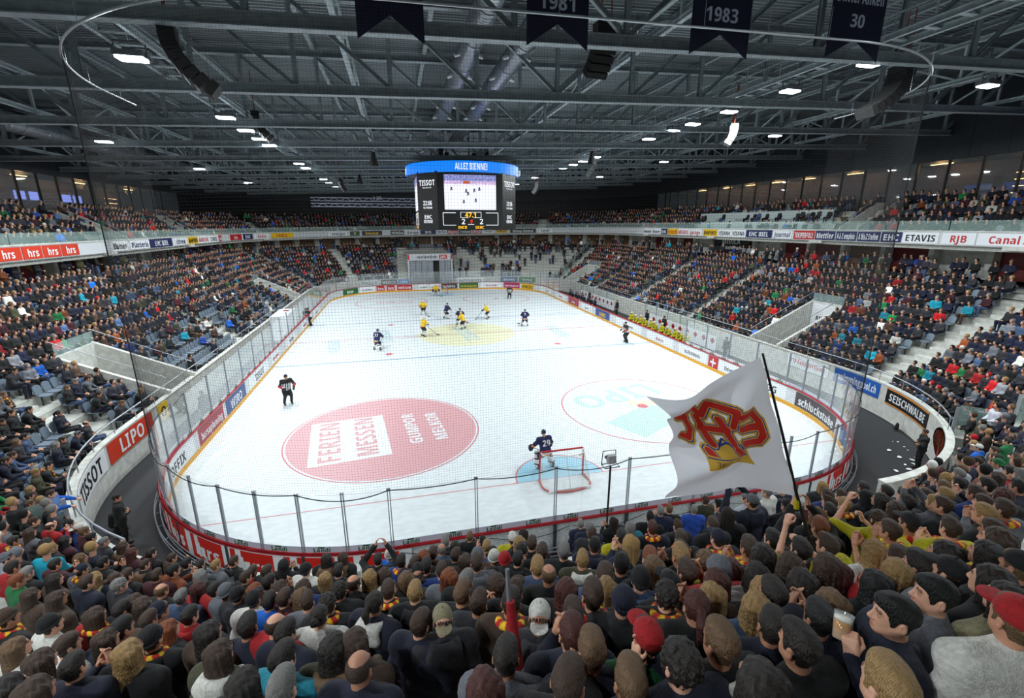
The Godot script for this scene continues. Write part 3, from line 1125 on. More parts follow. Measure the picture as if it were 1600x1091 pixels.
func roof() -> void:
	var steel := textured(mat("roof_steel", Color(0.6, 0.645, 0.665), 0.5, 0.15), conc_a, null, Vector3(0.3, 0.3, 0.3), 0, true)
	var steel2 := textured(mat("roof_steel_light", Color(0.7, 0.75, 0.77), 0.45, 0.2), conc_a, null, Vector3(0.3, 0.3, 0.3), 0, true)
	var im := MB.new()
	im.bx(0, 0.45, 0, 1, 0.1, 1)
	im.bx(0, -0.45, 0, 1, 0.1, 1)
	im.bx(0, 0, 0, 1, 0.8, 0.16)
	ibeam = im.mesh()
	im = MB.new()
	im.bx(0, 0, 0, 1, 1, 1)
	unit_box = im.mesh()
	# corrugated deck: trapezoid ribs running across the hall
	var deck := MB.new()
	var z := 20.0
	var x0 := -38.3
	var x1 := 40.8
	while z > -83.3:
		var prof := [[0.0, 0.0], [0.09, 0.0], [0.14, 0.13], [0.23, 0.13], [0.28, 0.0]]
		for i in 4:
			var za: float = z - prof[i][0]
			var zb: float = z - prof[i + 1][0]
			var ya: float = prof[i][1] + 3.75
			var yb: float = prof[i + 1][1] + 3.75
			deck.quad(Vector3(x0, roof_y(x0) + ya, za), Vector3(x1, roof_y(x1) + ya, za), Vector3(x1, roof_y(x1) + yb, zb), Vector3(x0, roof_y(x0) + yb, zb))
		z -= 0.28
	deck.box(Transform3D(Basis(Vector3.BACK, atan(0.033)), Vector3(1.25, 14.95 + 0.041 + 4.1, -31.5)), Vector3(79.3, 0.2, 104))
	part_struct("ceiling", deck.mesh(), mat("roof_deck", Color(0.5, 0.535, 0.55), 0.5, 0.2))
	# cross trusses
	var n := 22
	var xa := -37.0
	var xb := 39.5
	for i in 12:
		var tz := 3.3 - 6.3 * i
		var over: String = ["above the standing terrace", "just behind the blue banners", "above the red advert circle on the ice", "past the black loudspeaker stacks", "above the blue line before the scoreboard", "touching the front of the scoreboard", "just behind the scoreboard", "above the blue line beyond the scoreboard", "beyond the scoreboard and the lamp rows", "above the far goal", "above the far boards", "above the far stand"][i]
		var t := thing("roof_truss", "grey steel roof truss with diagonal webs " + over, "truss", Vector3(0, 0, tz), 0.0, "roof trusses over the ice")
		var P := func(x: float, top: float) -> Vector3: return Vector3(x, roof_y(x) + top, 0)
		part("bottom_chord", ibeam, steel, t, beam_xf(P.call(xa, 0.17), P.call(xb, 0.17), 0.34, 0.32))
		part("top_chord", ibeam, steel, t, beam_xf(P.call(xa, 3.3), P.call(xb, 3.3), 0.3, 0.3))
		for k in n + 1:
			var x := lerpf(xa, xb, float(k) / n)
			part("upright", ibeam, steel, t, beam_xf(P.call(x, 0.3), P.call(x, 3.2), 0.16, 0.16))
			if k < n:
				var x2 := lerpf(xa, xb, float(k + 1) / n)
				var dn := (k < n / 2)
				part("diagonal", ibeam, steel, t, beam_xf(P.call(x, 3.2 if dn else 0.3), P.call(x2, 0.3 if dn else 3.2), 0.14, 0.14))
	# lattice girders along the hall
	for gx in [-28.5, -21.3, 19.4, 27.0, -7.5, 5.0]:
		var near: String = {-28.5: "beside the wide ribbed duct", -21.3: "over the seats of the timekeepers side", 19.4: "over the team benches", 27.0: "over the press desks", -7.5: "between a lamp gantry and the twin ducts", 5.0: "between the twin ducts and a lamp gantry"}[gx]
		var t := thing("roof_girder", "light grey lengthwise lattice girder " + near, "girder", Vector3(gx, 0, 0), 0.0, "lengthwise lattice girders")
		var y0 := roof_y(gx) + 0.55
		var y1 := y0 + 1.5
		if absf(gx) < 10:
			y0 += 1.6
			y1 = y0 + 0.9
		part("bottom_chord", ibeam, steel2, t, beam_xf(Vector3(0, y0, 12), Vector3(0, y0, -70), 0.18, 0.2))
		part("top_chord", ibeam, steel2, t, beam_xf(Vector3(0, y1, 12), Vector3(0, y1, -70), 0.18, 0.2))
		for k in 26:
			var za := 9.6 - 3.15 * k
			part("upright", unit_box, steel2, t, beam_xf(Vector3(0, y0, za), Vector3(0, y1, za), 0.1, 0.1))
			part("diagonal", unit_box, steel2, t, beam_xf(Vector3(0, y0 if k % 2 else y1, za), Vector3(0, y1 if k % 2 else y0, za - 3.15), 0.08, 0.08))
	# purlins under the deck
	for k in 15:
		var x := -36.0 + 5.35 * k
		var m := one("roof_purlin", ibeam, steel, "steel purlin under the corrugated roof deck", "beam", Vector3.ZERO, "purlins under the deck")
		m.transform = beam_xf(Vector3(x, roof_y(x) + 3.58, 18), Vector3(x, roof_y(x) + 3.58, -80), 0.26, 0.2)
	# catwalk ladders above the two lamp rows
	for gx in [-13.1, 10.9]:
		var t := thing("lamp_gantry", "long grating gantry with floodlights along the " + ("timekeepers side" if gx < 0 else "team bench side"), "gantry", Vector3(gx, roof_y(gx) + 0.55, 0), 0.0, "gantries of the floodlights")
		for sx in [-0.45, 0.45]:
			part("side_rail", ibeam, steel2, t, beam_xf(Vector3(sx, 0, 12), Vector3(sx, 0, -68), 0.2, 0.12))
			part("hand_rail", unit_box, steel2, t, beam_xf(Vector3(sx, 1.0, 12), Vector3(sx, 1.0, -68), 0.05, 0.05))
		for k in 80:
			part("rung", unit_box, steel2, t, beam_xf(Vector3(-0.45, 0.02, 11.5 - k), Vector3(0.45, 0.02, 11.5 - k), 0.04, 0.18))
		for k in 40:
			for sx in [-0.45, 0.45]:
				part("rail_post", unit_box, steel2, t, beam_xf(Vector3(sx, 0, 11 - 2 * k), Vector3(sx, 1.0, 11 - 2 * k), 0.04, 0.04))
	# big spiral ducts
	var tin := mat("duct_tin", Color(0.68, 0.7, 0.74), 0.28, 0.85)
	var duct := func(called_label: String, x: float, y: float, r: float, za: float, zb: float, sect: float) -> void:
		var t := thing("air_duct", called_label, "duct", Vector3(x, y, 0))
		var zz := za
		while zz > zb:
			var m := MB.new()
			var pts := []
			for q in 13:
				pts.append(Vector3(0, 0, zz - sect * q / 12.0))
			m.tube(pts, r, 24)
			part("duct_section", m.mesh(), tin, t)
			m = MB.new()
			for q in 14:
				var zc := zz - 0.12 - q * (sect - 0.2) / 14.0
				m.tube([Vector3(0, 0, zc), Vector3(0, 0, zc - 0.03)], r + 0.008, 24)
			part("spiral_seam", m.mesh(), tin, t)
			m = MB.new()
			m.tube([Vector3(0, 0, zz + 0.06), Vector3(0, 0, zz - 0.06)], r + 0.03, 24)
			part("collar", m.mesh(), tin, t)
			for sx in [-1.0, 1.0]:
				m = MB.new()
				m.tube([Vector3(sx * r * 0.85, -r * 0.4, zz - sect * 0.5), Vector3(sx * (r + 0.16), -r * 0.62, zz - sect * 0.5)], 0.1, 10, 0.07)
				part("nozzle", m.mesh(), mat("nozzle_white", Color(0.8, 0.82, 0.84), 0.4), t)
			zz -= sect
	duct.call("round silver air duct of the twin pair, beside the hanging scoreboard cables", -2.4, 17.0, 0.46, -2.7, -42.0, 3.0)
	duct.call("round silver air duct of the twin pair, nearer the blue banners", -0.3, 17.05, 0.46, -2.7, -42.0, 3.0)
	duct.call("wide ribbed silver duct along the dark side wall under the roof", -27.2, 15.6, 0.55, -12.0, -60.0, 3.0)

# ---------------------------------------------------------------- the lower stands
const ROWS := 11
func row_o(k: int) -> float: return 0.4 + 0.8 * k
func row_y(k: int) -> float: return 1.2 + 0.45 * k
const S_LO := 9.42
const S_HI := 157.2
const GATE := [77.3, 84.0]
const STAND := [84.4, 100.5]
const VOMS := [[20.3, 23.2, 4], [51.0, 53.6, 4], [141.9, 144.4, 5], [103.6, 106.2, 4]]
const AISLES := [16.4, 33.5, 46.5, 62.5, 69.5, 76.2, 101.6, 112.0, 122.5, 133.0, 150.9]
func row_spans(k: int) -> Array:
	var cuts := []
	if k <= 9:
		cuts.append(GATE)
	for v in VOMS:
		if k <= v[2]:
			cuts.append([v[0], v[1]])
	cuts.sort_custom(func(a, b): return a[0] < b[0])
	var out := []
	var s := S_LO
	for c in cuts:
		out.append([s, c[0]])
		s = c[1]
	out.append([s, S_HI])
	return out

func stands() -> void:
	var conc := textured(mat("concrete", Color(0.76, 0.76, 0.73), 0.8), conc_a, null, Vector3(0.35, 0.35, 0.35), 0, true)
	var conc2 := textured(mat("concrete_light", Color(0.82, 0.82, 0.79), 0.75), conc_a, null, Vector3(0.25, 0.25, 0.25), 0, true)
	var rail := mat("rail_steel", Color(0.7, 0.72, 0.74), 0.35, 0.6)
	var st := thing("lower_stand", "grey concrete seating tiers around the ice", "stand", Vector3.ZERO, 0.0, "", "structure")
	for k in ROWS:
		for sp in row_spans(k):
			var m := MB.new()
			bowl_bar(m, sp[0], sp[1], row_o(k), row_o(k + 1) + 0.02, row_y(k) - 0.62, row_y(k))
			part("tier_step", m.mesh(), conc, st)
	var wk := MB.new()
	bowl_bar(wk, S_LO, S_HI, row_o(ROWS), 14.6, 5.75, 6.05)
	part("walkway", wk.mesh(), conc, st)
	for a in AISLES:
		for k in ROWS:
			var skip := false
			for v in VOMS:
				if k <= v[2] and a > v[0] - 0.6 and a < v[1] + 0.6:
					skip = true
			if k <= 9 and a > GATE[0] - 0.6 and a < GATE[1] + 0.6:
				skip = true
			if skip:
				continue
			var w: float = 1.2 / bscale(a, row_o(k))
			var m := MB.new()
			bowl_bar(m, a - w * 0.5, a + w * 0.5, row_o(k) - 0.38, row_o(k), row_y(k) - 0.45, row_y(k) - 0.225)
			part("aisle_step", m.mesh(), conc2, st)
	# front wall in cast sections
	var wt := thing("stand_wall", "cast concrete wall in front of the seats along the black floor", "wall", Vector3.ZERO, 0.0, "", "structure")
	var s := 0.0
	while s < 165.0:
		var e := minf(s + 2.75, 165.03)
		var hit := s < 84.0 and e > 77.3
		if not hit:
			var m := MB.new()
			bowl_bar(m, s + 0.008, e - 0.008, 0.0, 0.2, -0.02, 1.72)
			part("wall_section", m.mesh(), conc2, wt)
			m = MB.new()
			bowl_bar(m, s, e, -0.02, 0.24, 1.72, 1.78)
			part("coping", m.mesh(), conc2, wt)
		s = e
	var nm := MB.new()
	bowl_bar(nm, 165.04, 181.2, 0.0, 0.2, -0.02, 0.9)
	part("wall_section", nm.mesh(), conc2, wt)
	# handrail on the wall
	var ht := thing("handrail", "silver tube handrail on the wall in front of the first seat row", "railing")
	for seg in [[6.0, 77.0], [84.3, 158.0]]:
		var pts := []
		var c := int((seg[1] - seg[0]) / 0.7)
		for i in c + 1:
			pts.append(bp(lerpf(seg[0], seg[1], float(i) / c), 0.1) + Vector3.UP * 2.3)
		var m := MB.new()
		m.tube(pts, 0.028, 8)
		part("tube", m.mesh(), rail, ht)
		c = int((seg[1] - seg[0]) / 1.6)
		for i in c + 1:
			m = MB.new()
			var p := bp(lerpf(seg[0], seg[1], float(i) / c), 0.1)
			m.tube([p + Vector3.UP * 1.75, p + Vector3.UP * 2.3], 0.02, 6)
			part("post", m.mesh(), rail, ht)
	# stair openings
	var vi := 0
	for v in VOMS:
		var lab: String = ["concrete stair opening in the seats behind the curved red advert", "concrete stair opening in the seats by the far timekeepers side", "concrete stair opening with a white sign among the crowded seats", "pale concrete stair opening beside the navy team bench"][vi]
		vi += 1
		var t := thing("stair_opening", lab, "stairwell", Vector3.ZERO, 0.0, "", "structure")
		var k1: int = v[2] + 1
		var o1 := row_o(k1)
		for e in [0, 1]:
			var sx: float = v[e]
			var nn := bn(sx)
			var poly := PackedVector2Array([Vector2(0.0, 0), Vector2(0.0, 1.95), Vector2(o1, row_y(k1) + 0.55), Vector2(o1, 0)])
			var m := MB.new()
			m.slab(poly, Transform3D(Basis(nn, Vector3.UP, nn.cross(Vector3.UP)), bp(sx, 0.02)), 0.2)
			part("side_wall", m.mesh(), conc2, t)
			var cp := MB.new()
			cp.tube([bp(sx, 0.05) + Vector3.UP * 2.6, bp(sx, o1) + Vector3.UP * (row_y(k1) + 1.2)], 0.022, 6)
			part("rail", cp.mesh(), rail, t)
		var m := MB.new()
		bowl_bar(m, v[0], v[1], o1 - 0.15, o1, 2.35, row_y(k1) + 0.5)
		part("lintel_wall", m.mesh(), conc2, t)
		m = MB.new()
		bowl_bar(m, v[0], v[1], o1 - 0.1, o1 - 0.08, row_y(k1) + 0.5, row_y(k1) + 1.1)
		part("glass_guard", m.mesh(), pane_mat("guard_glass", Color(0.8, 0.93, 0.9), 0.14, 0.03), t)
		if vi == 3:
			m = MB.new()
			bowl_bar(m, v[0] + 0.15, v[1] - 0.15, o1 - 0.19, o1 - 0.16, 2.5, row_y(k1) + 0.35)
			var so := part("sign_panel", m.mesh(), mat("sign_white", Color(0.86, 0.87, 0.88), 0.5), t)
			part("lettering", bowl_text("RITTER", (v[0] + v[1]) * 0.5, 3.2, 0.3, 1.7, o1 - 0.2), mat("print_k", Color(0.08, 0.08, 0.12), 0.5), so)
	# glass dividers towards the standing terrace
	var gm := pane_mat("guard_glass", Color(0.8, 0.93, 0.9), 0.14, 0.03)
	for e in [[8.7, "glass divider with steel posts between the seats and the terrace by the black bags"], [157.7, "glass divider with steel posts between the seats and the terrace by the orange advert"], [84.3, "tall glass divider beside the silver gate"], [101.0, "tall glass divider between standing fans and the navy bench side"]]:
		var t := thing("glass_divider", e[1], "divider")
		for k in 6:
			var o0 := 0.3 + k * 1.6
			var yb := row_y(int(k * 2)) - 0.1
			var p := bp(e[0], o0)
			var m := MB.new()
			m.box(Transform3D(Basis(Vector3.UP, atan2(-bn(e[0]).z, bn(e[0]).x)), p + Vector3.UP * (yb + 0.75)), Vector3(0.1, 1.7, 0.06))
			part("post", m.mesh(), rail, t)
			m = MB.new()
			m.box(Transform3D(Basis(Vector3.UP, atan2(-bn(e[0]).z, bn(e[0]).x)), bp(e[0], o0 + 0.8) + Vector3.UP * (yb + 1.05)), Vector3(1.5, 1.3, 0.012))
			part("pane", m.mesh(), gm, t)
	near_terrace(conc)
	far_gate(conc2, rail)
	back_wall()

# the standing terrace under the camera: low steps that follow the curve of the near end
func terr_y(o: float) -> float:  # floor of the step at this offset
	return 0.87 + 0.2 * floor(maxf(0.0, o - 0.25) / 0.31)
func near_terrace(conc: Material) -> void:
	var t := thing("standing_terrace", "concrete steps of the standing terrace filled with fans", "terrace", Vector3.ZERO, 0.0, "", "structure")
	for i in 38:
		var o0 := 0.25 + 0.31 * i
		var y := 0.87 + 0.2 * i
		for seg in [[0.0, S_LO - 0.8], [157.9, 165.03], [165.04, 181.23]]:
			var m := MB.new()
			bowl_bar(m, seg[0], seg[1], o0, o0 + 0.33, y - 0.4, y)
			part("terrace_step", m.mesh(), conc, t)

func far_gate(conc2: Material, rail: Material) -> void:
	var t := thing("tunnel_gate", "silver tunnel gate with grey doors and a red lettered sign above", "gate", Vector3(-0.95, 0, -62.3), 0.0)
	var grey := mat("gate_grey", Color(0.55, 0.57, 0.59), 0.45, 0.3)
	var m := MB.new()
	m.bx(0, 4.95, 0, 6.6, 1.0, 0.3)
	var head := part("sign_beam", m.mesh(), mat("gate_light", Color(0.74, 0.75, 0.76), 0.5), t)
	letters("seelandjob", 0.42, mat("print_k", Color(0.08, 0.08, 0.12), 0.5), head, Transform3D(Basis(), Vector3(-0.5, 5.0, 0.16)), 3.2)
	m = MB.new()
	m.bx(2.0, 5.0, 0.16, 1.2, 0.62, 0.02)
	var red := part("sign_block", m.mesh(), mat("sign_red", Color(0.72, 0.1, 0.1), 0.5), head)
	letters("job", 0.4, mat("sign_white", Color(0.86, 0.87, 0.88), 0.5), head, Transform3D(Basis(), Vector3(2.0, 5.02, 0.18)), 1.0)
	for sx in [-3.35, 3.35]:
		m = MB.new()
		m.bx(sx, 2.7, 0, 0.2, 5.4, 0.4)
		part("gate_post", m.mesh(), mat("gate_light", Color(0.74, 0.75, 0.76), 0.5), t)
		m = MB.new()
		m.bx(sx * 1.0, 5.0, 0.02, 0.22, 0.8, 0.42)
		part("post_cap", m.mesh(), mat("sign_red", Color(0.72, 0.1, 0.1), 0.5), t)
	for k in 7:
		var x := -2.8 + k * 0.93
		if k == 4:
			continue
		m = MB.new()
		m.bx(x, 2.25, -0.1 - 0.06 * (k % 2), 0.88, 4.4, 0.06)
		part("door_leaf", m.mesh(), grey, t)
	m = MB.new()
	m.bx(0, 2.4, -4.0, 6.5, 4.8, 0.1)
	part("tunnel_back", m.mesh(), conc2, t)
	for sx in [-3.4, 3.4]:
		m = MB.new()
		m.bx(sx, 2.7, -3.6, 0.2, 5.4, 7.0)
		part("tunnel_wall", m.mesh(), conc2, t)
	m = MB.new()
	m.bx(0, 5.4, -3.6, 6.9, 0.15, 7.2)
	part("tunnel_roof", m.mesh(), conc2, t)

# wall behind the top walkway: red, timber and concrete panels between white columns
func back_wall() -> void:
	var redp := mat("panel_red", Color(0.4, 0.06, 0.07), 0.5)
	var wood := textured(mat("panel_wood", Color(0.5, 0.36, 0.23), 0.55), noise_tex(0.01, false, 0.75, 1.0, 4, 256, 21), null, Vector3(0.5, 3.0, 0.5), 0, true)
	var conc: Material = mats["concrete_light"]
	var t := thing("concourse_wall", "red and timber panels behind the top row under the balcony", "wall", Vector3.ZERO, 0.0, "", "structure")
	var s := S_LO
	var i := 0
	while s < S_HI:
		var w := 3.4 / bscale(s, 12.3)
		var e := minf(s + w, S_HI)
		var far := s > 62 and s < 103
		var kind: Material = wood if far else ([conc, redp, redp, wood, redp, conc, redp, wood][i % 8])
		var m := MB.new()
		bowl_bar(m, s, e, 12.3, 12.45, 6.05, 8.4, 0.013)
		part("wall_panel", m.mesh(), kind, t)
		m = MB.new()
		bowl_bar(m, s - 0.1, s + 0.25, 11.6, 12.3, 6.05, 8.4, 0.013)
		part("column", m.mesh(), conc, t)
		s = e
		i += 1
	var gold := mat("gold_line", Color(0.62, 0.5, 0.3), 0.5)
	# line drawing on the red panel and two printed banners
	for k in 3:
		var m := MB.new()
		m.tube([bp(32.0 - 0.15 * k, 12.26) + Vector3.UP * (7.9 - 0.1 * k), bp(32.9, 12.26) + Vector3.UP * (7.1 - 0.12 * k), bp(34.4, 12.26) + Vector3.UP * (7.0 - 0.12 * k), bp(34.4, 12.26) + Vector3.UP * 7.5], 0.03, 5)
		part("line_mark", m.mesh(), gold, t)
	for e in [[41.6, 45.6, mat("banner_white", Color(0.8, 0.8, 0.8), 0.6), mat("print_k", Color(0.08, 0.08, 0.12), 0.5), "TISSOT", "ARENA", "white printed banner on the concourse wall with black lettering"], [121.6, 127.2, mat("banner_dark", Color(0.12, 0.13, 0.14), 0.6), mat("sign_white", Color(0.86, 0.87, 0.88), 0.5), "MEDICA", "Bettenhaus", "dark printed banner on the concourse wall with white lettering"]]:
		var m := MB.new()
		bowl_bar(m, e[0], e[1], 11.5, 11.53, 6.6, 8.25, 0.013)
		var bo := one("wall_banner", m.mesh(), e[2], e[6], "banner")
		var yt: float = 0.013 * bp(e[0], 11.5).x
		part("lettering", bowl_text(e[4], (e[0] + e[1]) * 0.5, 7.65 + yt, 0.55, (e[1] - e[0]) * 0.85, 11.48), e[3], bo)
		part("lettering", bowl_text(e[5], (e[0] + e[1]) * 0.5, 7.0 + yt, 0.4, (e[1] - e[0]) * 0.7, 11.48), e[3], bo)

# ---------------------------------------------------------------- balcony, lounges and adverts
const TILT := 0.013
func up_y(j: int) -> float: return 8.55 + 0.5 * j
func up_o(j: int) -> float: return 9.5 + 0.85 * j
const U_LO := 3.0
const U_HI := 163.0
const UROWS := 5
func upper_tier() -> void:
	var conc: Material = mats["concrete"]
	var conc2: Material = mats["concrete_light"]
	var t := thing("balcony", "upper balcony of grey concrete tiers ringed by a band of adverts", "balcony", Vector3.ZERO, 0.0, "", "structure")
	var m := MB.new()
	bowl_bar(m, U_LO, U_HI, 9.12, 14.7, 8.22, 8.4, TILT)
	part("slab", m.mesh(), conc2, t)
	var s := U_LO
	while s < U_HI - 0.1:
		var e := minf(s + 4.0, U_HI)
		m = MB.new()
		bowl_bar(m, s + 0.01, e - 0.01, 9.1, 9.3, 8.25, 9.05, TILT)
		part("fascia_panel", m.mesh(), mat("fascia_white", Color(0.78, 0.79, 0.8), 0.5), t)
		m = MB.new()
		bowl_bar(m, s, e, 9.05, 9.4, 9.05, 9.13, TILT)
		part("coping", m.mesh(), conc2, t)
		m = MB.new()
		bowl_bar(m, s + 0.03, e - 0.03, 9.2, 9.215, 9.13, 9.75, TILT)
		part("pane", m.mesh(), pane_mat("guard_glass", Color(0.8, 0.93, 0.9), 0.14, 0.03), t)
		s = e
	for j in UROWS:
		m = MB.new()
		bowl_bar(m, U_LO, U_HI, up_o(j) - 0.1, up_o(j) + 0.78, up_y(j) - 0.6, up_y(j), TILT)
		part("tier_step", m.mesh(), conc, t)
	for a in [22.0, 36.0, 50.0, 64.0, 80.0, 96.0, 110.0, 124.0, 137.5, 150.0]:
		for j in UROWS:
			m = MB.new()
			var w: float = 1.2 / bscale(a, up_o(j))
			bowl_bar(m, a - w * 0.5, a + w * 0.5, up_o(j) - 0.45, up_o(j) - 0.1, up_y(j) - 0.5, up_y(j) - 0.25, TILT)
			part("aisle_step", m.mesh(), conc2, t)
	# stair parapets on the balcony
	var rail: Material = mats["rail_steel"]
	for a in [37.5, 52.0, 139.2]:
		var so := thing("balcony_stair", "pale sloping stair parapet with tube rail on the balcony " + {37.5: "by the lounge televisions", 52.0: "at the dark far wall end", 139.2: "beside the press desks"}[a], "stairs", Vector3.ZERO, 0.0, "stair parapets on the balcony")
		for d in [0.0, 1.5]:
			var sx: float = a + d
			var nn := bn(sx)
			var poly := PackedVector2Array([Vector2(0.2, 8.5), Vector2(0.2, 9.3), Vector2(3.6, 11.2), Vector2(4.2, 11.2), Vector2(4.2, 8.5)])
			m = MB.new()
			m.slab(poly, Transform3D(Basis(nn, Vector3.UP, nn.cross(Vector3.UP)), bp(sx, 9.2) + Vector3.UP * TILT * bp(sx, 9.2).x), 0.12)
			part("parapet", m.mesh(), conc2, so)
			m = MB.new()
			var yt: float = TILT * bp(sx, 9.2).x
			m.tube([bp(sx, 9.5) + Vector3.UP * (9.6 + yt), bp(sx, 12.8) + Vector3.UP * (11.7 + yt), bp(sx, 13.4) + Vector3.UP * (11.7 + yt)], 0.03, 6)
			part("rail", m.mesh(), rail, so)
	# lounge: floor, back wall, ceiling, mullions, glass
	var warm := mat("lounge_wall", Color(0.26, 0.17, 0.11), 0.6)
	var dark := mat("mullion_dark", Color(0.06, 0.06, 0.065), 0.5, 0.3)
	var lt := thing("lounge", "glazed lounge boxes with warm light behind the balcony seats", "lounge", Vector3.ZERO, 0.0, "", "structure")
	m = MB.new()
	bowl_bar(m, U_LO, U_HI, 14.3, 19.4, 10.55, 10.75, TILT)
	part("lounge_floor", m.mesh(), mat("lounge_floor", Color(0.12, 0.1, 0.09), 0.6), lt)
	m = MB.new()
	bowl_bar(m, U_LO, U_HI, 14.3, 19.4, 13.95, 14.1, TILT)
	part("lounge_ceiling", m.mesh(), mat("lounge_ceiling", Color(0.14, 0.13, 0.13), 0.7), lt)
	m = MB.new()
	bowl_bar(m, U_LO, U_HI, 17.6, 17.75, 10.7, 14.0, TILT)
	part("lounge_back", m.mesh(), warm, lt)
	m = MB.new()
	bowl_bar(m, U_LO, U_HI, 14.3, 14.5, 8.4, 10.75, TILT)
	part("lounge_plinth", m.mesh(), dark, lt)
	s = U_LO
	while s < U_HI:
		var farside := s > 60 and s < 105
		var w := 2.1 / bscale(s, 14.4)
		m = MB.new()
		var e := minf(s + w, U_HI)
		if farside:
			bowl_bar(m, s, e, 14.3, 14.45, 10.7, 14.0, TILT)
			part("wall_panel", m.mesh(), dark, lt)
		else:
			bowl_bar(m, s + 0.04, e - 0.04, 14.38, 14.4, 10.75, 13.95, TILT)
			part("pane", m.mesh(), pane_mat("lounge_glass", Color(0.5, 0.55, 0.58), 0.22, 0.02), lt)
		m = MB.new()
		bowl_bar(m, s - 0.05, s + 0.05, 14.3, 14.48, 10.75, 13.95, TILT)
		part("mullion", m.mesh(), dark, lt)
		s = e
	# dark metal wall from the lounges up to the roof, in upright sheets
	var wall := thing("upper_wall", "dark metal clad wall between the lounges and the roof", "wall", Vector3.ZERO, 0.0, "", "structure")
	var clad := textured(mat("dark_cladding", Color(0.17, 0.185, 0.21), 0.45, 0.3), conc_a, null, Vector3(0.4, 0.12, 0.4), 0, true)
	s = U_LO
	while s < U_HI:
		var e := minf(s + 2.2, U_HI)
		var x := bp(s, 14.3).x
		m = MB.new()
		bowl_bar(m, s + 0.01, e - 0.01, 14.2, 14.32, 13.95 + TILT * x, roof_y(x) + 3.9, 0.0)
		part("cladding_sheet", m.mesh(), clad, wall)
		s = e
	# lounge lamps: glowing ceiling strips with a light below each, and wall screens
	var strip := glow("lounge_lamp", Color(1.0, 0.82, 0.55), 5.0)
	for a in [14.0, 19.5, 23.5, 29.0, 34.0, 40.0, 47.0, 55.0, 112.0, 117.0, 121.0, 125.0, 129.0, 134.0, 141.0, 147.0, 153.0]:
		var x := bp(a, 16.0)
		var o := thing("lounge_lamp", "warm strip lamp on the lounge ceiling behind the glass", "lamp", x + Vector3.UP * (13.88 + TILT * x.x), atan2(-bn(a).x, -bn(a).z), "strip lamps in the lounges")
		m = MB.new()
		m.bx(0, 0, 0, 1.5, 0.05, 0.12)
		part("lamp_tube", m.mesh(), strip, o)
		m = MB.new()
		m.bx(0, 0.05, 0, 1.56, 0.05, 0.18)
		part("lamp_body", m.mesh(), dark, o)
		var l := OmniLight3D.new()
		l.name = "strip_light"
		l.light_color = Color(1.0, 0.8, 0.55)
		l.light_energy = 1.8
		l.omni_range = 60.0
		l.light_size = 0.3
		l.shadow_enabled = true
		o.add_child(l, true)
		l.position = Vector3(0, -0.2, 0)
	var scr := glow("wall_screen_glow", Color(0.55, 0.62, 1.0), 1.2)
	for a in [17.8, 19.6, 42.0, 43.6, 47.5, 49.0]:
		var x := bp(a, 17.5)
		m = MB.new()
		m.bx(0, 0, 0, 1.1, 0.65, 0.06)
		var o := one("wall_screen", m.mesh(), scr, "blue glowing television on the lounge wall", "screen", x + Vector3.UP * (12.6 + TILT * x.x), "televisions in the lounges")
		o.rotation.y = atan2(-bn(a).x, -bn(a).z)
	# lit bar shelves
	for a in [24.5, 29.5, 33.5, 54.0, 146.0, 149.0]:
		var x := bp(a, 17.2)
		var o := thing("bar_shelf", "bar shelf with warm backlight behind the lounge glass", "shelf", x + Vector3.UP * (11.3 + TILT * x.x), atan2(-bn(a).x, -bn(a).z), "bar shelves in the lounges")
		for k in 4:
			m = MB.new()
			m.bx(0, 0.2 + k * 0.45, 0, 2.2, 0.04, 0.3)
			part("board", m.mesh(), warm, o)
			m = MB.new()
			m.bx(0, 0.25 + k * 0.45, -0.1, 2.1, 0.05, 0.03)
			part("light_strip", m.mesh(), strip, o)
	# press desks on the right balcony: two pale fronts
	for e in [[118.5, 136.5, 1, "long pale press desk front among the balcony seats"], [121.0, 135.5, 0, "low pale press desk front above the advert band"]]:
		m = MB.new()
		bowl_bar(m, e[0], e[1], up_o(e[2] * 2) + 0.3, up_o(e[2] * 2) + 0.4, up_y(e[2] * 2), up_y(e[2] * 2) + 1.15, TILT)
		var o := thing("press_desk", e[3], "desk")
		part("front_panel", m.mesh(), mat("desk_pale", Color(0.7, 0.74, 0.73), 0.5), o)
		m = MB.new()
		bowl_bar(m, e[0], e[1], up_o(e[2] * 2) + 0.3, up_o(e[2] * 2) + 0.75, up_y(e[2] * 2) + 1.15, up_y(e[2] * 2) + 1.2, TILT)
		part("desk_top", m.mesh(), mat("desk_pale", Color(0.7, 0.74, 0.73), 0.5), o)
	# reflection of a lettered light band, built as a glowing strip before the lounge
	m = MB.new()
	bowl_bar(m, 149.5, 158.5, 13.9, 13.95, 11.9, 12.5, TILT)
	var refl := one("band_reflection", m.mesh(), glow("reflection_blue", Color(0.05, 0.18, 0.75), 1.4), "glowing strip painted as a blue reflection with mirrored white lettering above the balcony seats", "screen")
	part("lettering", text_mirror_bowl("ALLEZ BIENNE", 153.6, 12.2 + TILT * 30.0, 0.42, 4.6, 13.86), glow("reflection_white", Color(1, 1, 1), 1.6), refl)

func far_sign() -> void:
	var t := thing("wall_sign", "white lettered sign on the dark far wall beside the scoreboard", "sign", Vector3(-9.6, 14.35, -75.7))
	letters("CLUB 39", 0.62, mat("sign_white", Color(0.86, 0.87, 0.88), 0.5), t, Transform3D(), 3.2)
	var m := disc_poly(0.38, 20, 0.2)
	part("round_mark", m.mesh(), mat("sign_white", Color(0.86, 0.87, 0.88), 0.5), t, Transform3D(Basis(Vector3.RIGHT, PI / 2), Vector3(-2.2, 0, 0.02)))

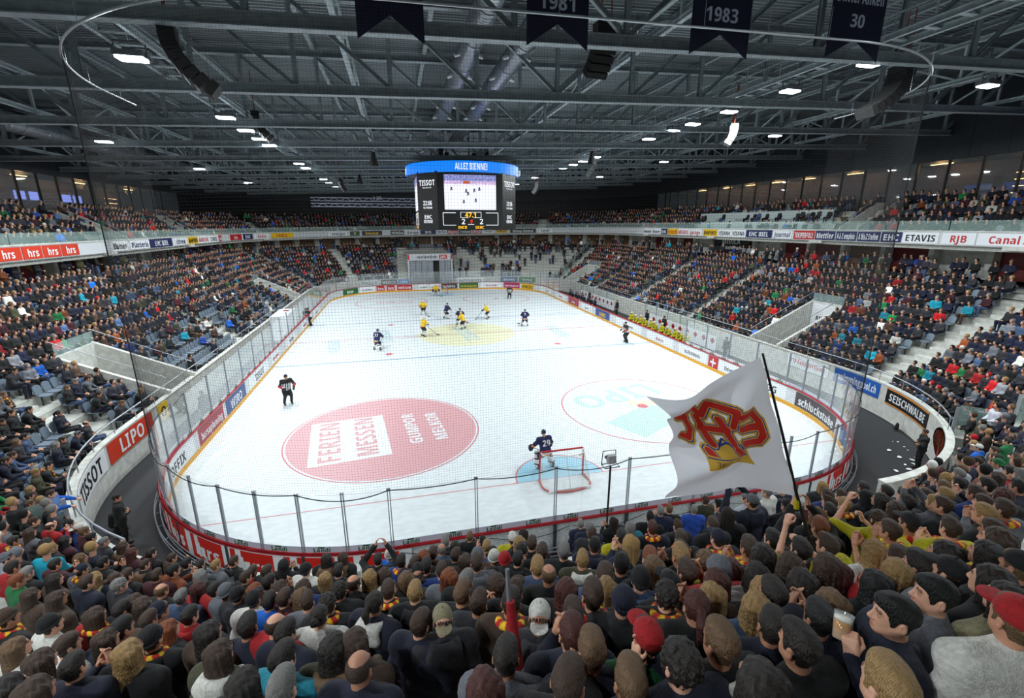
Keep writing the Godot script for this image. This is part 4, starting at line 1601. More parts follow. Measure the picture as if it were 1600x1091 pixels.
func text_mirror_bowl(s: String, sc: float, y: float, h: float, maxw: float, off: float) -> ArrayMesh:
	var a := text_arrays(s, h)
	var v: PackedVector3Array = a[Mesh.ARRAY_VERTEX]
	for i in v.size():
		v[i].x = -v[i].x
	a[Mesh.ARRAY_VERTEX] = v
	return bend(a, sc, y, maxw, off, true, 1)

func signs() -> void:
	far_sign()
	var P := func(r: float, g: float, b: float) -> StandardMaterial3D:
		return mat("print_%d_%d_%d" % [r * 100, g * 100, b * 100], Color(r, g, b), 0.45)
	var W: Material = P.call(0.88, 0.89, 0.9)
	var K: Material = P.call(0.05, 0.05, 0.06)
	var R: Material = P.call(0.72, 0.08, 0.1)
	var N: Material = P.call(0.06, 0.09, 0.3)
	var Y: Material = P.call(0.9, 0.72, 0.1)
	var G: Material = P.call(0.2, 0.3, 0.12)
	var O: Material = P.call(0.78, 0.2, 0.08)
	var zl := func(z: float) -> float: return 15.708 + (-8.6 - z)
	var zr := func(z: float) -> float: return 149.324 + (z + 8.6)
	# adverts on the balcony front: s0, s1, ground, letters, text
	var L := []
	for q in [[-18.4, -20.3], [-20.4, -21.9], [-22.0, -23.5], [-23.6, -25.2]]:
		L.append([zl.call(q[0]), zl.call(q[1]), O, W, "hrs"])
	L.append_array([[zl.call(-29.0), zl.call(-31.0), W, K, "Blumen"], [zl.call(-31.4), zl.call(-34.4), W, N, "Planteria"], [zl.call(-34.5), zl.call(-38.6), N, W, "EHC BIEL"], [zl.call(-38.8), zl.call(-42.0), W, N, "citroen"], [zl.call(-42.1), zl.call(-44.5), Y, K, "MANPOWER"], [zl.call(-44.6), zl.call(-47.4), W, R, "KAROCHE"], [zl.call(-47.5), zl.call(-50.4), W, K, "ETAVIS"], [zl.call(-50.6), zl.call(-51.5), R, W, "hrs"]])
	L.append_array([[60.0, 61.4, R, W, "hrs"], [61.6, 62.6, N, W, "EHC"], [62.8, 64.2, W, R, "Radio"], [64.4, 66.4, Y, R, "FANUC"], [69.4, 71.0, W, N, "energie"], [71.2, 72.0, G, W, "V"], [72.2, 73.9, K, Y, "baumat"]])
	L.append_array([[74.8, 77.0, K, W, "HONDA"], [77.4, 79.6, W, K, "Garage"], [79.8, 82.4, N, W, "BFB"], [82.6, 84.2, W, N, "Metallbau"], [84.4, 86.2, R, W, "Migros"], [86.4, 88.6, K, W, "Treuhand"], [88.8, 90.5, R, W, "METALLER"], [90.7, 91.6, W, K, "Ofenbau"], [91.8, 93.0, Y, K, "FANUC"], [93.2, 95.6, K, W, "Group Dental"], [95.8, 97.2, W, N, "Landi"]])
	L.append_array([[zr.call(-48.6), zr.call(-46.4), W, K, "Romandie"], [zr.call(-46.3), zr.call(-44.2), W, N, "bikezone"], [zr.call(-44.0), zr.call(-42.6), N, W, "EHC"], [zr.call(-42.5), zr.call(-40.3), Y, R, "Feldschl"], [zr.call(-40.2), zr.call(-38.0), W, R, "MIGROS"], [zr.call(-37.9), zr.call(-35.6), W, R, "garage"], [zr.call(-35.3), zr.call(-32.9), Y, K, "MANPOWER"], [zr.call(-32.7), zr.call(-30.7), W, K, "VISANA"], [zr.call(-30.6), zr.call(-28.6), W, K, "VISANA"], [zr.call(-28.5), zr.call(-25.2), N, W, "EHC BIEL"], [zr.call(-25.0), zr.call(-22.9), W, N, "journal"], [zr.call(-22.7), zr.call(-20.6), R, W, "TEKIPERFOLI"], [zr.call(-20.5), zr.call(-18.7), N, W, "Mettler"], [zr.call(-18.6), zr.call(-16.9), N, W, "A à Z emplois"], [zr.call(-16.8), zr.call(-15.1), N, W, "A bis Z Stellen"], [zr.call(-15.0), zr.call(-13.6), N, W, "EHC"], [zr.call(-13.5), zr.call(-11.3), W, K, "ETAVIS"], [zr.call(-11.1), zr.call(-9.3), W, R, "RJB"], [zr.call(-9.2), 150.9, W, R, "Canal 3"]])
	for a in L:
		var m := MB.new()
		bowl_bar(m, a[0], a[1], 9.06, 9.095, 8.3, 9.0, TILT)
		var o := one("fascia_advert", m.mesh(), a[2], "%s advert panel with %s lettering on the balcony front" % [{W: "white", K: "black", R: "red", N: "navy", Y: "yellow", G: "olive", O: "orange red"}[a[2]], {W: "white", K: "black", R: "red", N: "navy", Y: "yellow"}[a[3]]], "advert", Vector3.ZERO, "advert panels along the balcony front")
		var x := bp((a[0] + a[1]) * 0.5, 9.1).x
		part("lettering", bowl_text(a[4], (a[0] + a[1]) * 0.5, 8.62 + TILT * x, 0.42, (a[1] - a[0]) * bscale(a[0], 9.1) * 0.88, 9.05), a[3], o)
	# big adverts on the stand wall beside the black floor
	var wall := [
		[10.9, 14.5, W, K, "TISSOT", 0.6, "white advert with black lettering on the curved concrete wall"], [14.75, 18.2, O, W, "LIPO", 0.6, "red advert with white lettering on the curved concrete wall"], [18.8, 19.7, Y, K, "O", 0.5, "yellow square advert at the end of the curved wall"],
		[145.5, 148.5, W, R, "FTP Fenster+Türen", 0.3, "white advert with red lettering below the stair opening"], [148.9, 151.9, P.call(0.12, 0.34, 0.66), W, "swimmingpool.ch", 0.42, "blue advert with white lettering behind the rink glass"], [152.4, 155.9, K, W, "SEISCHWALBE", 0.4, "black advert with white lettering and orange edges on the wall"],
		[70.0, 72.6, W, K, "TISSOT", 0.55, "white advert with black lettering at the far corner"], [73.0, 75.4, P.call(0.22, 0.2, 0.21), W, "MEDICA", 0.4, "dark advert beside the far gate"], [75.6, 77.2, P.call(0.12, 0.45, 0.72), W, "JURA", 0.4, "bright blue advert beside the far gate"],
		[84.6, 89.0, W, P.call(0.1, 0.38, 0.16), "suttisports", 0.5, "white advert with green lettering under the standing fans"], [91.8, 94.6, P.call(0.1, 0.24, 0.5), W, "Bernina", 0.35, "blue advert under the standing fans"], [94.8, 97.6, P.call(0.16, 0.42, 0.12), W, "Garten", 0.35, "green advert under the standing fans"],
	]
	for a in wall:
		var m := MB.new()
		bowl_bar(m, a[0], a[1], -0.03, -0.005, 0.85, 1.68)
		var o := one("wall_advert", m.mesh(), a[2], a[6], "advert")
		part("lettering", bowl_text(a[4], (a[0] + a[1]) * 0.5, 1.25, a[5], (a[1] - a[0]) * 0.85, -0.036), a[3], o)
		if a[4] == "SEISCHWALBE":
			for yy in [[0.85, 0.9], [1.62, 1.68]]:
				m = MB.new()
				bowl_bar(m, a[0], a[1], -0.04, -0.03, yy[0], yy[1])
				part("edge_stripe", m.mesh(), P.call(0.85, 0.5, 0.1), o)
	# oval sign at the near right
	var ov := MB.new()
	var oi := MB.new()
	for e in [[ov, 1.25, 0.62, -0.02], [oi, 1.12, 0.52, -0.032]]:
		var mm: MB = e[0]
		for i in 40:
			var a := TAU * i / 40.0
			var b := TAU * (i + 1) / 40.0
			var f := func(q: float, r: float) -> Vector3: return bp(158.1 + cos(q) * e[1] * r, e[3]) + Vector3.UP * (1.1 + sin(q) * e[2] * r)
			mm.quad(f.call(a, 0.0), f.call(a, 1.0), f.call(b, 1.0), f.call(b, 0.0))
	var osign := one("oval_sign", ov.mesh(), K, "orange oval sign with black edge and lettering on the wall", "sign")
	part("oval_face", oi.mesh(), P.call(0.75, 0.28, 0.08), osign)
	part("lettering", bowl_text("Eddies", 158.1, 1.15, 0.5, 1.9, -0.04), K, osign)

# ---------------------------------------------------------------- scoreboard cube
func scoreboard() -> void:
	var t := thing("scoreboard", "hanging scoreboard cube with blue light ring, video screens and score panel", "scoreboard", Vector3(0, 0, -30))
	var body := mat("score_body", Color(0.035, 0.037, 0.042), 0.45)
	var wh := glow("score_white", Color(0.95, 0.97, 1.0), 0.9)
	var ye := glow("score_yellow", Color(1.0, 0.75, 0.05), 1.3)
	var rd := glow("score_red", Color(1.0, 0.15, 0.05), 1.3)
	var bl := glow("ring_light_blue", Color(0.04, 0.48, 0.95), 1.1)
	# octagonal body
	var oct := PackedVector2Array()
	for p in [[-2.6, 4.0], [2.6, 4.0], [4.0, 2.6], [4.0, -2.6], [2.6, -4.0], [-2.6, -4.0], [-4.0, -2.6], [-4.0, 2.6]]:
		oct.append(Vector2(p[0], p[1]))
	var m := MB.new()
	m.slab(oct, Transform3D(Basis(Vector3.RIGHT, PI / 2), Vector3(0, 11.65, 0)), 4.4)
	part("body", m.mesh(), body, t)
	# ring
	m = MB.new()
	for i in 48:
		var a := TAU * i / 48.0
		var b := TAU * (i + 1) / 48.0
		var f := func(q: float) -> Vector3:
			return Vector3(sin(q), 0, cos(q)) * (4.75)
		var A: Vector3 = f.call(a); var B: Vector3 = f.call(b)
		m.quad(A + Vector3.UP * 13.75, A + Vector3.UP * 14.55, B + Vector3.UP * 14.55, B + Vector3.UP * 13.75)
	part("light_ring", m.mesh(), bl, t)
	m = MB.new()
	m.lathe([Vector2(4.7, 13.7), Vector2(4.7, 14.6), Vector2(2.0, 14.7), Vector2(2.0, 13.7), Vector2(4.7, 13.7)], 48)
	part("ring_frame", m.mesh(), body, t)
	for q in [0.0, PI / 2, PI, -PI / 2]:
		var bs := Basis(Vector3.UP, q)
		letters("ALLEZ BIENNE!", 0.48, wh, t, Transform3D(bs, bs * Vector3(0, 14.13, 4.78)), 2.5)
	# four faces with screen and panel; corner panels with lettering
	var tex := video_image()
	var sm := glow("video_screen", Color.WHITE, 1.0)
	sm.emission = Color.BLACK
	sm.emission_texture = tex
	sm.emission_operator = BaseMaterial3D.EMISSION_OP_ADD
	sm.emission_energy_multiplier = 1.05
	var qm := MB.new()
	qm.quaduv(Vector3(-2.05, -1.3, 0), Vector3(2.05, -1.3, 0), Vector3(2.05, 1.3, 0), Vector3(-2.05, 1.3, 0))
	for q in [0.0, PI / 2, PI, -PI / 2]:
		var bs := Basis(Vector3.UP, q)
		var at := func(x: float, y: float, z := 4.02) -> Transform3D: return Transform3D(bs, bs * Vector3(x, y, z))
		part("video_screen", qm.mesh(), sm, t, at.call(0.0, 12.3))
		letters("47.1", 0.36, ye, t, at.call(0.0, 10.6), 1.2)
		letters("2", 0.42, wh, t, at.call(-0.6, 10.1), 0.5)
		letters("2", 0.42, wh, t, at.call(0.85, 10.1), 0.5)
		letters("F", 0.3, rd, t, at.call(0.05, 10.08), 0.5)
		letters("EHCB", 0.22, ye, t, at.call(-0.7, 9.65), 0.7)
		letters("GSHC", 0.22, ye, t, at.call(0.7, 9.65), 0.7)
		m = MB.new()
		for sx in [-1.0, 1.0]:
			m.bx(sx * 2.2, 10.3, 0, 0.05, 0.95, 0.02)
			m.bx(sx * 1.7, 10.77, 0, 1.0, 0.05, 0.02)
			m.bx(sx * 1.7, 9.83, 0, 1.0, 0.05, 0.02)
			m.bx(sx * 0.82, 10.6, 0, 0.04, 0.42, 0.02)
		m.bx(0, 10.82, 0, 1.66, 0.04, 0.02)
		m.bx(-0.5, 10.4, 0, 0.6, 0.04, 0.02)
		m.bx(0.5, 10.4, 0, 0.6, 0.04, 0.02)
		m.bx(0, 9.88, 0, 0.5, 0.06, 0.02)
		part("frame_line", m.mesh(), wh, t, at.call(0.0, 0.0))
		var bs2 := Basis(Vector3.UP, q + PI / 4)
		var at2 := func(y: float) -> Transform3D: return Transform3D(bs2, bs2 * Vector3(0, y, 4.69))
		letters("TISSOT", 0.42, wh, t, at2.call(13.0), 1.6)
		letters("SWISS WATCHES", 0.09, wh, t, at2.call(12.65), 1.5, "lettering", false)
		letters("22:06", 0.34, wh, t, at2.call(11.5), 0.9)
		letters("PLATINUM", 0.14, wh, t, at2.call(11.15), 0.9)
		letters("EHC", 0.3, wh, t, at2.call(10.45), 0.9)
		letters("BIENNE", 0.24, wh, t, at2.call(10.1), 0.9)
	# rods and hoists up to the roof
	for p in [[-1.9, 0.9], [1.9, 0.9], [-1.2, -1.2], [1.2, -1.2]]:
		m = MB.new()
		m.bx(p[0], 15.3, p[1], 0.35, 1.2, 0.35)
		part("hoist", m.mesh(), body, t)
		m = MB.new()
		m.tube([Vector3(p[0], 15.9, p[1]), Vector3(p[0], 18.4, p[1])], 0.03, 6)
		part("cable", m.mesh(), body, t)

func video_image() -> ImageTexture:
	var im := Image.create(164, 104, false, Image.FORMAT_RGBA8)
	im.fill(Color(0.93, 0.95, 1.0))
	var r := RandomNumberGenerator.new()
	r.seed = 4
	for y in 28:
		for x in range(0, 164, 2):
			var d := r.randf()
			im.fill_rect(Rect2i(x, y, 2, 1), Color(0.25 + d * 0.5, 0.3 + d * 0.45, 0.55 + d * 0.4) if y < 18 else Color(0.6 + d * 0.4, 0.55 + d * 0.3, 0.7 + d * 0.3))
	im.fill_rect(Rect2i(60, 18, 20, 8), Color(0.75, 0.35, 0.2))
	for p in [[20, 36], [66, 42], [92, 40], [108, 36], [72, 50], [58, 74], [96, 70]]:
		im.fill_rect(Rect2i(p[0], p[1], 5, 6), Color(0.15, 0.16, 0.35))
		im.fill_rect(Rect2i(p[0] - 1, p[1] + 6, 3, 5), Color(0.3, 0.25, 0.3))
		im.fill_rect(Rect2i(p[0] + 3, p[1] + 6, 3, 4), Color(0.3, 0.25, 0.3))
	return ImageTexture.create_from_image(im)

# ---------------------------------------------------------------- banners, loudspeakers, small roof fittings
func hanging() -> void:
	var blue := textured(mat("banner_blue", Color(0.06, 0.07, 0.2), 0.8), null, cloth_n, Vector3(2, 2, 2), 0.4)
	var pale := mat("banner_print", Color(0.72, 0.74, 0.82), 0.7)
	# x centre, half width, lower edge, two lines of print
	for b in [[-5.66, 0.82, 14.45, "Meister NLA", "1978", "cut off above its year, by the curved net rail"], [-1.27, 0.87, 14.65, "Meister NLA", "1981", "showing only a year, between the ducts and a loudspeaker"], [3.76, 0.98, 14.82, "Meister NLA", "1983", "with a title line above its year"], [8.63, 1.03, 15.1, "Ølivier Anken", "30", "with a name above a two-digit number"]]:
		var t := thing("title_banner", "dark blue swallow-tailed championship banner " + b[5], "banner", Vector3(b[0], b[2], -2.0))
		var w: float = b[1]
		var m := MB.new()
		m.slab(PackedVector2Array([Vector2(-w, -0.15), Vector2(0, 0.42), Vector2(w, -0.15), Vector2(w, 3.4), Vector2(-w, 3.4)]), Transform3D(), 0.02)
		part("cloth", m.mesh(), blue, t)
		letters(b[4], 0.36, pale, t, Transform3D(Basis(), Vector3(0, 0.92, 0.014)), w * 1.3)
		letters(b[3], 0.32, pale, t, Transform3D(Basis(), Vector3(0, 1.55, 0.014)), w * 1.75)
		m = MB.new()
		m.tube([Vector3(-w - 0.1, 3.42, 0), Vector3(w + 0.1, 3.42, 0)], 0.03, 8)
		part("bar", m.mesh(), mats["net_rail"], t)
	# line-array loudspeakers: curved stacks of cabinets on orange slings
	var cab := mat("speaker_black", Color(0.03, 0.03, 0.032), 0.6)
	var grill := mat("speaker_grille", Color(0.05, 0.05, 0.052), 0.85)
	var pale_cab := mat("speaker_pale", Color(0.42, 0.42, 0.41), 0.6)
	var orange := mat("sling_orange", Color(0.55, 0.2, 0.06), 0.7)
	for a in [["black curved loudspeaker stack beside a floodlight and the bend of the net rail", -11.15, 14.6, -3.5, 8, 0.66, -1.35, 0], ["black curved loudspeaker stack between the blue banners", 1.25, 16.1, -4.5, 7, 0.68, 0.1, 0], ["black curved loudspeaker stack inside the far bend of the net rail", 13.9, 15.8, -4.5, 9, 0.75, 1.45, 0], ["small black loudspeaker stack hanging by the lamp gantry", -12.6, 15.4, -17.0, 7, 0.66, -1.3, 0], ["small pale loudspeaker stack hanging over the benches", 12.0, 14.9, -11.5, 5, 0.66, 1.0, 1], ["distant pale loudspeaker stack over the far benches", 10.3, 14.8, -26.0, 6, 0.66, 1.1, 1], ["distant pale loudspeaker stack over the far boards", 9.7, 14.3, -40.0, 6, 0.66, 1.1, 1], ["distant dark loudspeaker stack over the far corner", -11.4, 14.5, -44.0, 6, 0.66, -1.2, 0]]:
		var t := thing("loudspeaker_array", a[0], "loudspeaker", Vector3(a[1], a[2], a[3]), a[6])
		var sc: float = a[5]
		var p := Vector3(0, 0, 0)
		var ang := 0.0
		for k in int(a[4]):
			var bs := Basis(Vector3.RIGHT, ang)
			var m := MB.new()
			m.box(Transform3D(bs, p), Vector3(1.15, 0.3, 0.55) * sc)
			var c := part("cabinet", m.mesh(), cab if a[7] == 0 else pale_cab, t)
			m = MB.new()
			m.box(Transform3D(bs, p + bs * Vector3(0, 0, 0.28 * sc)), Vector3(1.08, 0.26, 0.02) * sc)
			part("grille", m.mesh(), grill, c)
			p += bs * Vector3(0, -0.31 * sc, 0)
			ang += 0.13
			p += Vector3(0, 0, -0.02 * k) * sc
		for sx in [-0.3, 0.3]:
			var m := MB.new()
			m.tube([Vector3(sx * sc, 0.1, 0), Vector3(sx * sc * 0.6, 2.0, 0)], 0.02, 5)
			part("sling", m.mesh(), orange, t)
	# white lattice bars by the far wall and small hanging lamps
	for e in [[13.2, -62.0], [12.4, -62.0]]:
		var t := thing("stage_truss", "white lattice bar hanging beyond the scoreboard", "truss", Vector3(-9.5, e[0], e[1]), 0.0, "white lattice bars")
		for yy in [0.0, 0.45]:
			part("bar_tube", unit_box, pale, t, beam_xf(Vector3(-8, yy, 0), Vector3(8, yy, 0), 0.08, 0.08))
		for k in 20:
			part("web", unit_box, pale, t, beam_xf(Vector3(-8 + k * 0.8, 0 if k % 2 else 0.45, 0), Vector3(-7.2 + k * 0.8, 0.45 if k % 2 else 0, 0), 0.05, 0.05))
	var bell := MB.new()
	bell.lathe([Vector2(0.0, 0.9), Vector2(0.12, 0.88), Vector2(0.16, 0.6), Vector2(0.32, 0.0), Vector2(0.28, 0.0), Vector2(0.0, 0.1)], 16)
	for q in [[-7.0, 13.6, -22.0], [-9.0, 13.7, -38.0], [8.0, 14.0, -21.0]]:
		one("horn_speaker", bell.mesh(), cab, "black conical horn hanging from a roof truss", "loudspeaker", Vector3(q[0], q[1], q[2]), "conical horns under the roof")

# ---------------------------------------------------------------- people: meshes
# All figures face -z, stand on y = 0 (seated ones sit at the edge y = 0.45), 1.75 m tall.
var pose := {}      # name -> {body, jacket, trousers, head: Transform3D, low}
var hairs := {}     # style -> mesh
var extra := {}     # hood, scarf ...
var head_mb: MB
var hand_mb: MB
var fist_mb: MB

func head_field() -> Sdf:
	var s := Sdf.new(Vector3(-0.11, -0.19, -0.15), Vector3(0.11, 0.15, 0.14), 0.0085)
	s.ell(Vector3(0, 0.035, 0.015), Vector3(0.076, 0.086, 0.096), 0.02)
	s.ell(Vector3(0, -0.025, -0.028), Vector3(0.062, 0.085, 0.066), 0.03)
	s.cap(Vector3(0, -0.088, -0.062), Vector3(0, -0.06, -0.01), 0.026, 0.05, 0.03)
	s.cap(Vector3(-0.045, -0.05, 0.0), Vector3(-0.015, -0.09, -0.06), 0.025, 0.02, 0.03)
	s.cap(Vector3(0.045, -0.05, 0.0), Vector3(0.015, -0.09, -0.06), 0.025, 0.02, 0.03)
	s.cap(Vector3(-0.035, 0.026, -0.08), Vector3(0.035, 0.026, -0.08), 0.012, 0.012, 0.015)
	for sx in [-1.0, 1.0]:
		s.ell(Vector3(sx * 0.03, 0.006, -0.098), Vector3(0.02, 0.014, 0.016), 0.012, true)
		s.ell(Vector3(sx * 0.031, 0.006, -0.078), Vector3(0.014, 0.012, 0.012), 0.003)
		s.ell(Vector3(sx * 0.08, -0.012, 0.014), Vector3(0.01, 0.034, 0.021), 0.006)
		s.ell(Vector3(sx * 0.088, -0.008, 0.01), Vector3(0.006, 0.02, 0.011), 0.004, true)
	s.cap(Vector3(0, 0.012, -0.09), Vector3(0, -0.03, -0.108), 0.008, 0.013, 0.012)
	s.cap(Vector3(-0.012, -0.036, -0.096), Vector3(0.012, -0.036, -0.096), 0.009, 0.009, 0.01)
	s.cap(Vector3(-0.02, -0.06, -0.088), Vector3(0.02, -0.06, -0.088), 0.007, 0.007, 0.008)
	s.cap(Vector3(-0.018, -0.069, -0.086), Vector3(0.018, -0.069, -0.086), 0.008, 0.008, 0.008)
	s.cap(Vector3(0, -0.06, 0.01), Vector3(0, -0.17, 0.03), 0.056, 0.06, 0.03)
	return s

func head_color(p: Vector3) -> Color:
	for sx in [-1.0, 1.0]:
		var d := p.distance_to(Vector3(sx * 0.031, 0.006, -0.088))
		if d < 0.007: return Color(0.05, 0.04, 0.03)
		if d < 0.013 and p.z < -0.08: return Color(0.95, 1.0, 1.05)
		if absf(p.x - sx * 0.033) < 0.022 and absf(p.y - 0.033) < 0.007 and p.z < -0.075: return Color(0.25, 0.2, 0.18)
	if absf(p.x) < 0.024 and p.y < -0.054 and p.y > -0.077 and p.z < -0.088: return Color(0.85, 0.55, 0.55)
	return Color.WHITE

func make_hand(curl: float) -> MB:
	# palm from the wrist at the origin along -y, palm facing -z, thumb on +x
	var s := Sdf.new(Vector3(-0.075, -0.21, -0.09), Vector3(0.085, 0.04, 0.05), 0.0075)
	s.cap(Vector3(0, 0.02, 0), Vector3(0, -0.02, 0), 0.026, 0.026, 0.02)
	for k in 4:
		var x := 0.027 - 0.018 * k
		s.cap(Vector3(x * 0.6, -0.02, 0), Vector3(x, -0.085, 0), 0.017, 0.0125, 0.014)
		var a := curl + 0.06 * k
		var l: float = [0.04, 0.045, 0.042, 0.033][k]
		var p := Vector3(x, -0.088, 0)
		var q := p + Vector3(0, -cos(a), -sin(a)) * l
		var q2 := q + Vector3(0, -cos(a * 2.1), -sin(a * 2.1)) * l * 0.65
		var q3 := q2 + Vector3(0, -cos(a * 3.0), -sin(a * 3.0)) * l * 0.5
		s.cap(p, q, 0.0105, 0.0095, 0.004)
		s.cap(q, q2, 0.0095, 0.0088, 0.003)
		s.cap(q2, q3, 0.0088, 0.0075, 0.003)
	var t0 := Vector3(0.022, -0.03, -0.006)
	var t1 := Vector3(0.05, -0.062, -0.022)
	var t2 := t1 + Vector3(0.012 - 0.02 * curl, -0.032, -0.01 - 0.012 * curl)
	s.cap(t0, t1, 0.015, 0.0115, 0.012)
	s.cap(t1, t2, 0.0115, 0.009, 0.004)
	var m := MB.new()
	s.into(m)
	return m

func add_mb(dst: MB, src: MB, t: Transform3D) -> void:
	var i0 := dst.v.size()
	for i in src.v.size():
		dst.v.append(t * src.v[i])
		dst.n.append((t.basis * src.n[i]).normalized())
		dst.c.append(src.c[i])
	for i in src.x:
		dst.x.append(i + i0)

# arms: [elbow, wrist, hand direction, palm direction, curl] for x < 0 and x > 0
func make_pose(called: String, seated: bool, arms: Array, lean := 0.0, sleeves := true) -> void:
	var lo := Vector3(-0.62, -0.02, -0.75)
	var hi := Vector3(0.62, 2.05 if not seated else 1.6, 0.3)
	for a in arms:
		for q in [a[0], a[1]]:
			lo = lo.min(q - Vector3.ONE * 0.15)
			hi = hi.max(q + Vector3.ONE * 0.15)
	if not seated:
		lo.z = minf(-0.32, lo.z if arms[0][1].z < -0.2 or arms[1][1].z < -0.2 else -0.32)
	var by := 0.0 if not seated else -0.44   # torso drop when sitting
	var L := Basis(Vector3.RIGHT, -lean)     # lean forward about the hips
	var piv := Vector3(0, 0.95 + by, 0)
	var T := func(p: Vector3) -> Vector3: return piv + L * (p + Vector3(0, by, 0) - piv)
	var sh := [T.call(Vector3(-0.185, 1.4, 0.01)), T.call(Vector3(0.185, 1.4, 0.01))]
	var torso := func(s: Sdf, g: float, k: float) -> void:
		for sx in [-1.0, 1.0]:
			s.cap(T.call(Vector3(sx * 0.07, 0.93, 0.01)), T.call(Vector3(sx * 0.055, 1.1, 0.0)), 0.11 + g, 0.1 + g, k)
			s.cap(T.call(Vector3(sx * 0.055, 1.1, 0.0)), T.call(Vector3(sx * 0.08, 1.3, 0.005)), 0.1 + g, 0.108 + g, k)
			s.cap(T.call(Vector3(sx * 0.06, 1.44, 0.015)), sh[0 if sx < 0 else 1], 0.06 + g * 0.8, 0.062 + g, k)
			s.cap(T.call(Vector3(sx * 0.1, 1.33, 0.0)), sh[0 if sx < 0 else 1], 0.09 + g, 0.062 + g, k)
		s.cap(sh[0], sh[1], 0.062 + g, 0.062 + g, k)
	var arm := func(s: Sdf, g: float, k: float, upto: float) -> void:
		for e in 2:
			var a: Array = arms[e]
			s.cap(sh[e], a[0], 0.055 + g, 0.043 + g, k)
			if upto > 0.0:
				s.cap(a[0], a[0].lerp(a[1], upto), 0.043 + g, lerpf(0.043, 0.029, upto) + g * 0.75, k)
	var legs := func(s: Sdf, g: float, k: float, shoes: bool) -> void:
		for sx in [-1.0, 1.0]:
			var hip := Vector3(sx * 0.095, 0.92 + by, 0)
			var knee := Vector3(sx * 0.1, 0.5, -0.02) if not seated else Vector3(sx * 0.12, 0.53, -0.44)
			var ank := Vector3(sx * 0.105, 0.09, 0.03) if not seated else Vector3(sx * 0.12, 0.09, -0.42)
			s.cap(hip, knee, 0.088 + g, 0.06 + g, k)
			s.cap(knee, ank, 0.058 + g, 0.042 + g * 1.3, k)
			if shoes:
				s.cap(ank + Vector3(0, -0.035, 0.03), ank + Vector3(sx * 0.02, -0.045, -0.15), 0.045, 0.036, 0.02)
	var hd := Transform3D(Basis(Vector3.RIGHT, -lean * 0.3) * Basis.from_scale(Vector3.ONE * 0.95), T.call(Vector3(0, 1.635, -0.02)) + Vector3(0, 0.0, 0.0))
	# body
	var s := Sdf.new(lo, hi, 0.026)
	torso.call(s, -0.008, 0.05)
	arm.call(s, -0.003, 0.03, 1.0)
	legs.call(s, -0.006, 0.03, true)
	s.cap(T.call(Vector3(0, 1.42, 0.012)), hd * Vector3(0, -0.06, 0.01), 0.062, 0.054, 0.03)
	var m := MB.new()
	var shoe := func(p: Vector3) -> Color: return Color(0.06, 0.055, 0.055) if p.y < 0.12 else Color.WHITE
	s.into(m, Transform3D(), shoe)
	add_mb(m, head_mb, hd)
	for e in 2:
		var a: Array = arms[e]
		var dn: Vector3 = a[2].normalized()
		var pz: Vector3 = (a[3] - dn * a[3].dot(dn)).normalized()
		var xx := (-dn).cross(-pz).normalized()
		var bs := Basis(xx, -dn, -pz)
		if e == 0:
			bs = bs * Basis.from_scale(Vector3(-1, 1, 1))
		add_mb(m, fist_mb if a[4] > 0.6 else hand_mb, Transform3D(bs, a[1]))
	var d := {"head": hd, "body": m.mesh(), "neck": T.call(Vector3(0, 1.46, 0.015)), "lean": lean}
	# jacket
	s = Sdf.new(lo, hi, 0.024)
	torso.call(s, 0.022, 0.06)
	arm.call(s, 0.02, 0.035, 0.97 if sleeves else 0.0)
	s.cap(T.call(Vector3(0, 1.42, 0.012)), T.call(Vector3(0, 1.49, 0.004)), 0.078, 0.07, 0.03)
	s.ripple(0.006, 34.0, 17.0)
	if not seated:
		s.cap(Vector3(-0.06, 0.9, 0.005), Vector3(0.06, 0.9, 0.005), 0.135, 0.135, 0.03)
		s.plane(Vector3(0, 0.84, 0), Vector3(0, -1, 0))
	if not sleeves:
		s.plane(Vector3(0, 1.51, 0), Vector3(0, 1, 0))
	m = MB.new()
	s.into(m)
	d.jacket = m.mesh()
	# trousers
	s = Sdf.new(Vector3(-0.3, 0.04, -0.65), Vector3(0.3, 1.05 + by, 0.25), 0.028)
	legs.call(s, 0.012, 0.03, false)
	s.cap(Vector3(-0.06, 0.95 + by, 0.01), Vector3(0.06, 0.95 + by, 0.01), 0.118, 0.118, 0.04)
	s.ripple(0.005, 40.0, 20.0)
	s.plane(Vector3(0, 0.075, 0), Vector3(0, -1, 0))
	m = MB.new()
	s.into(m)
	d.trousers = m.mesh()
	pose[called] = d

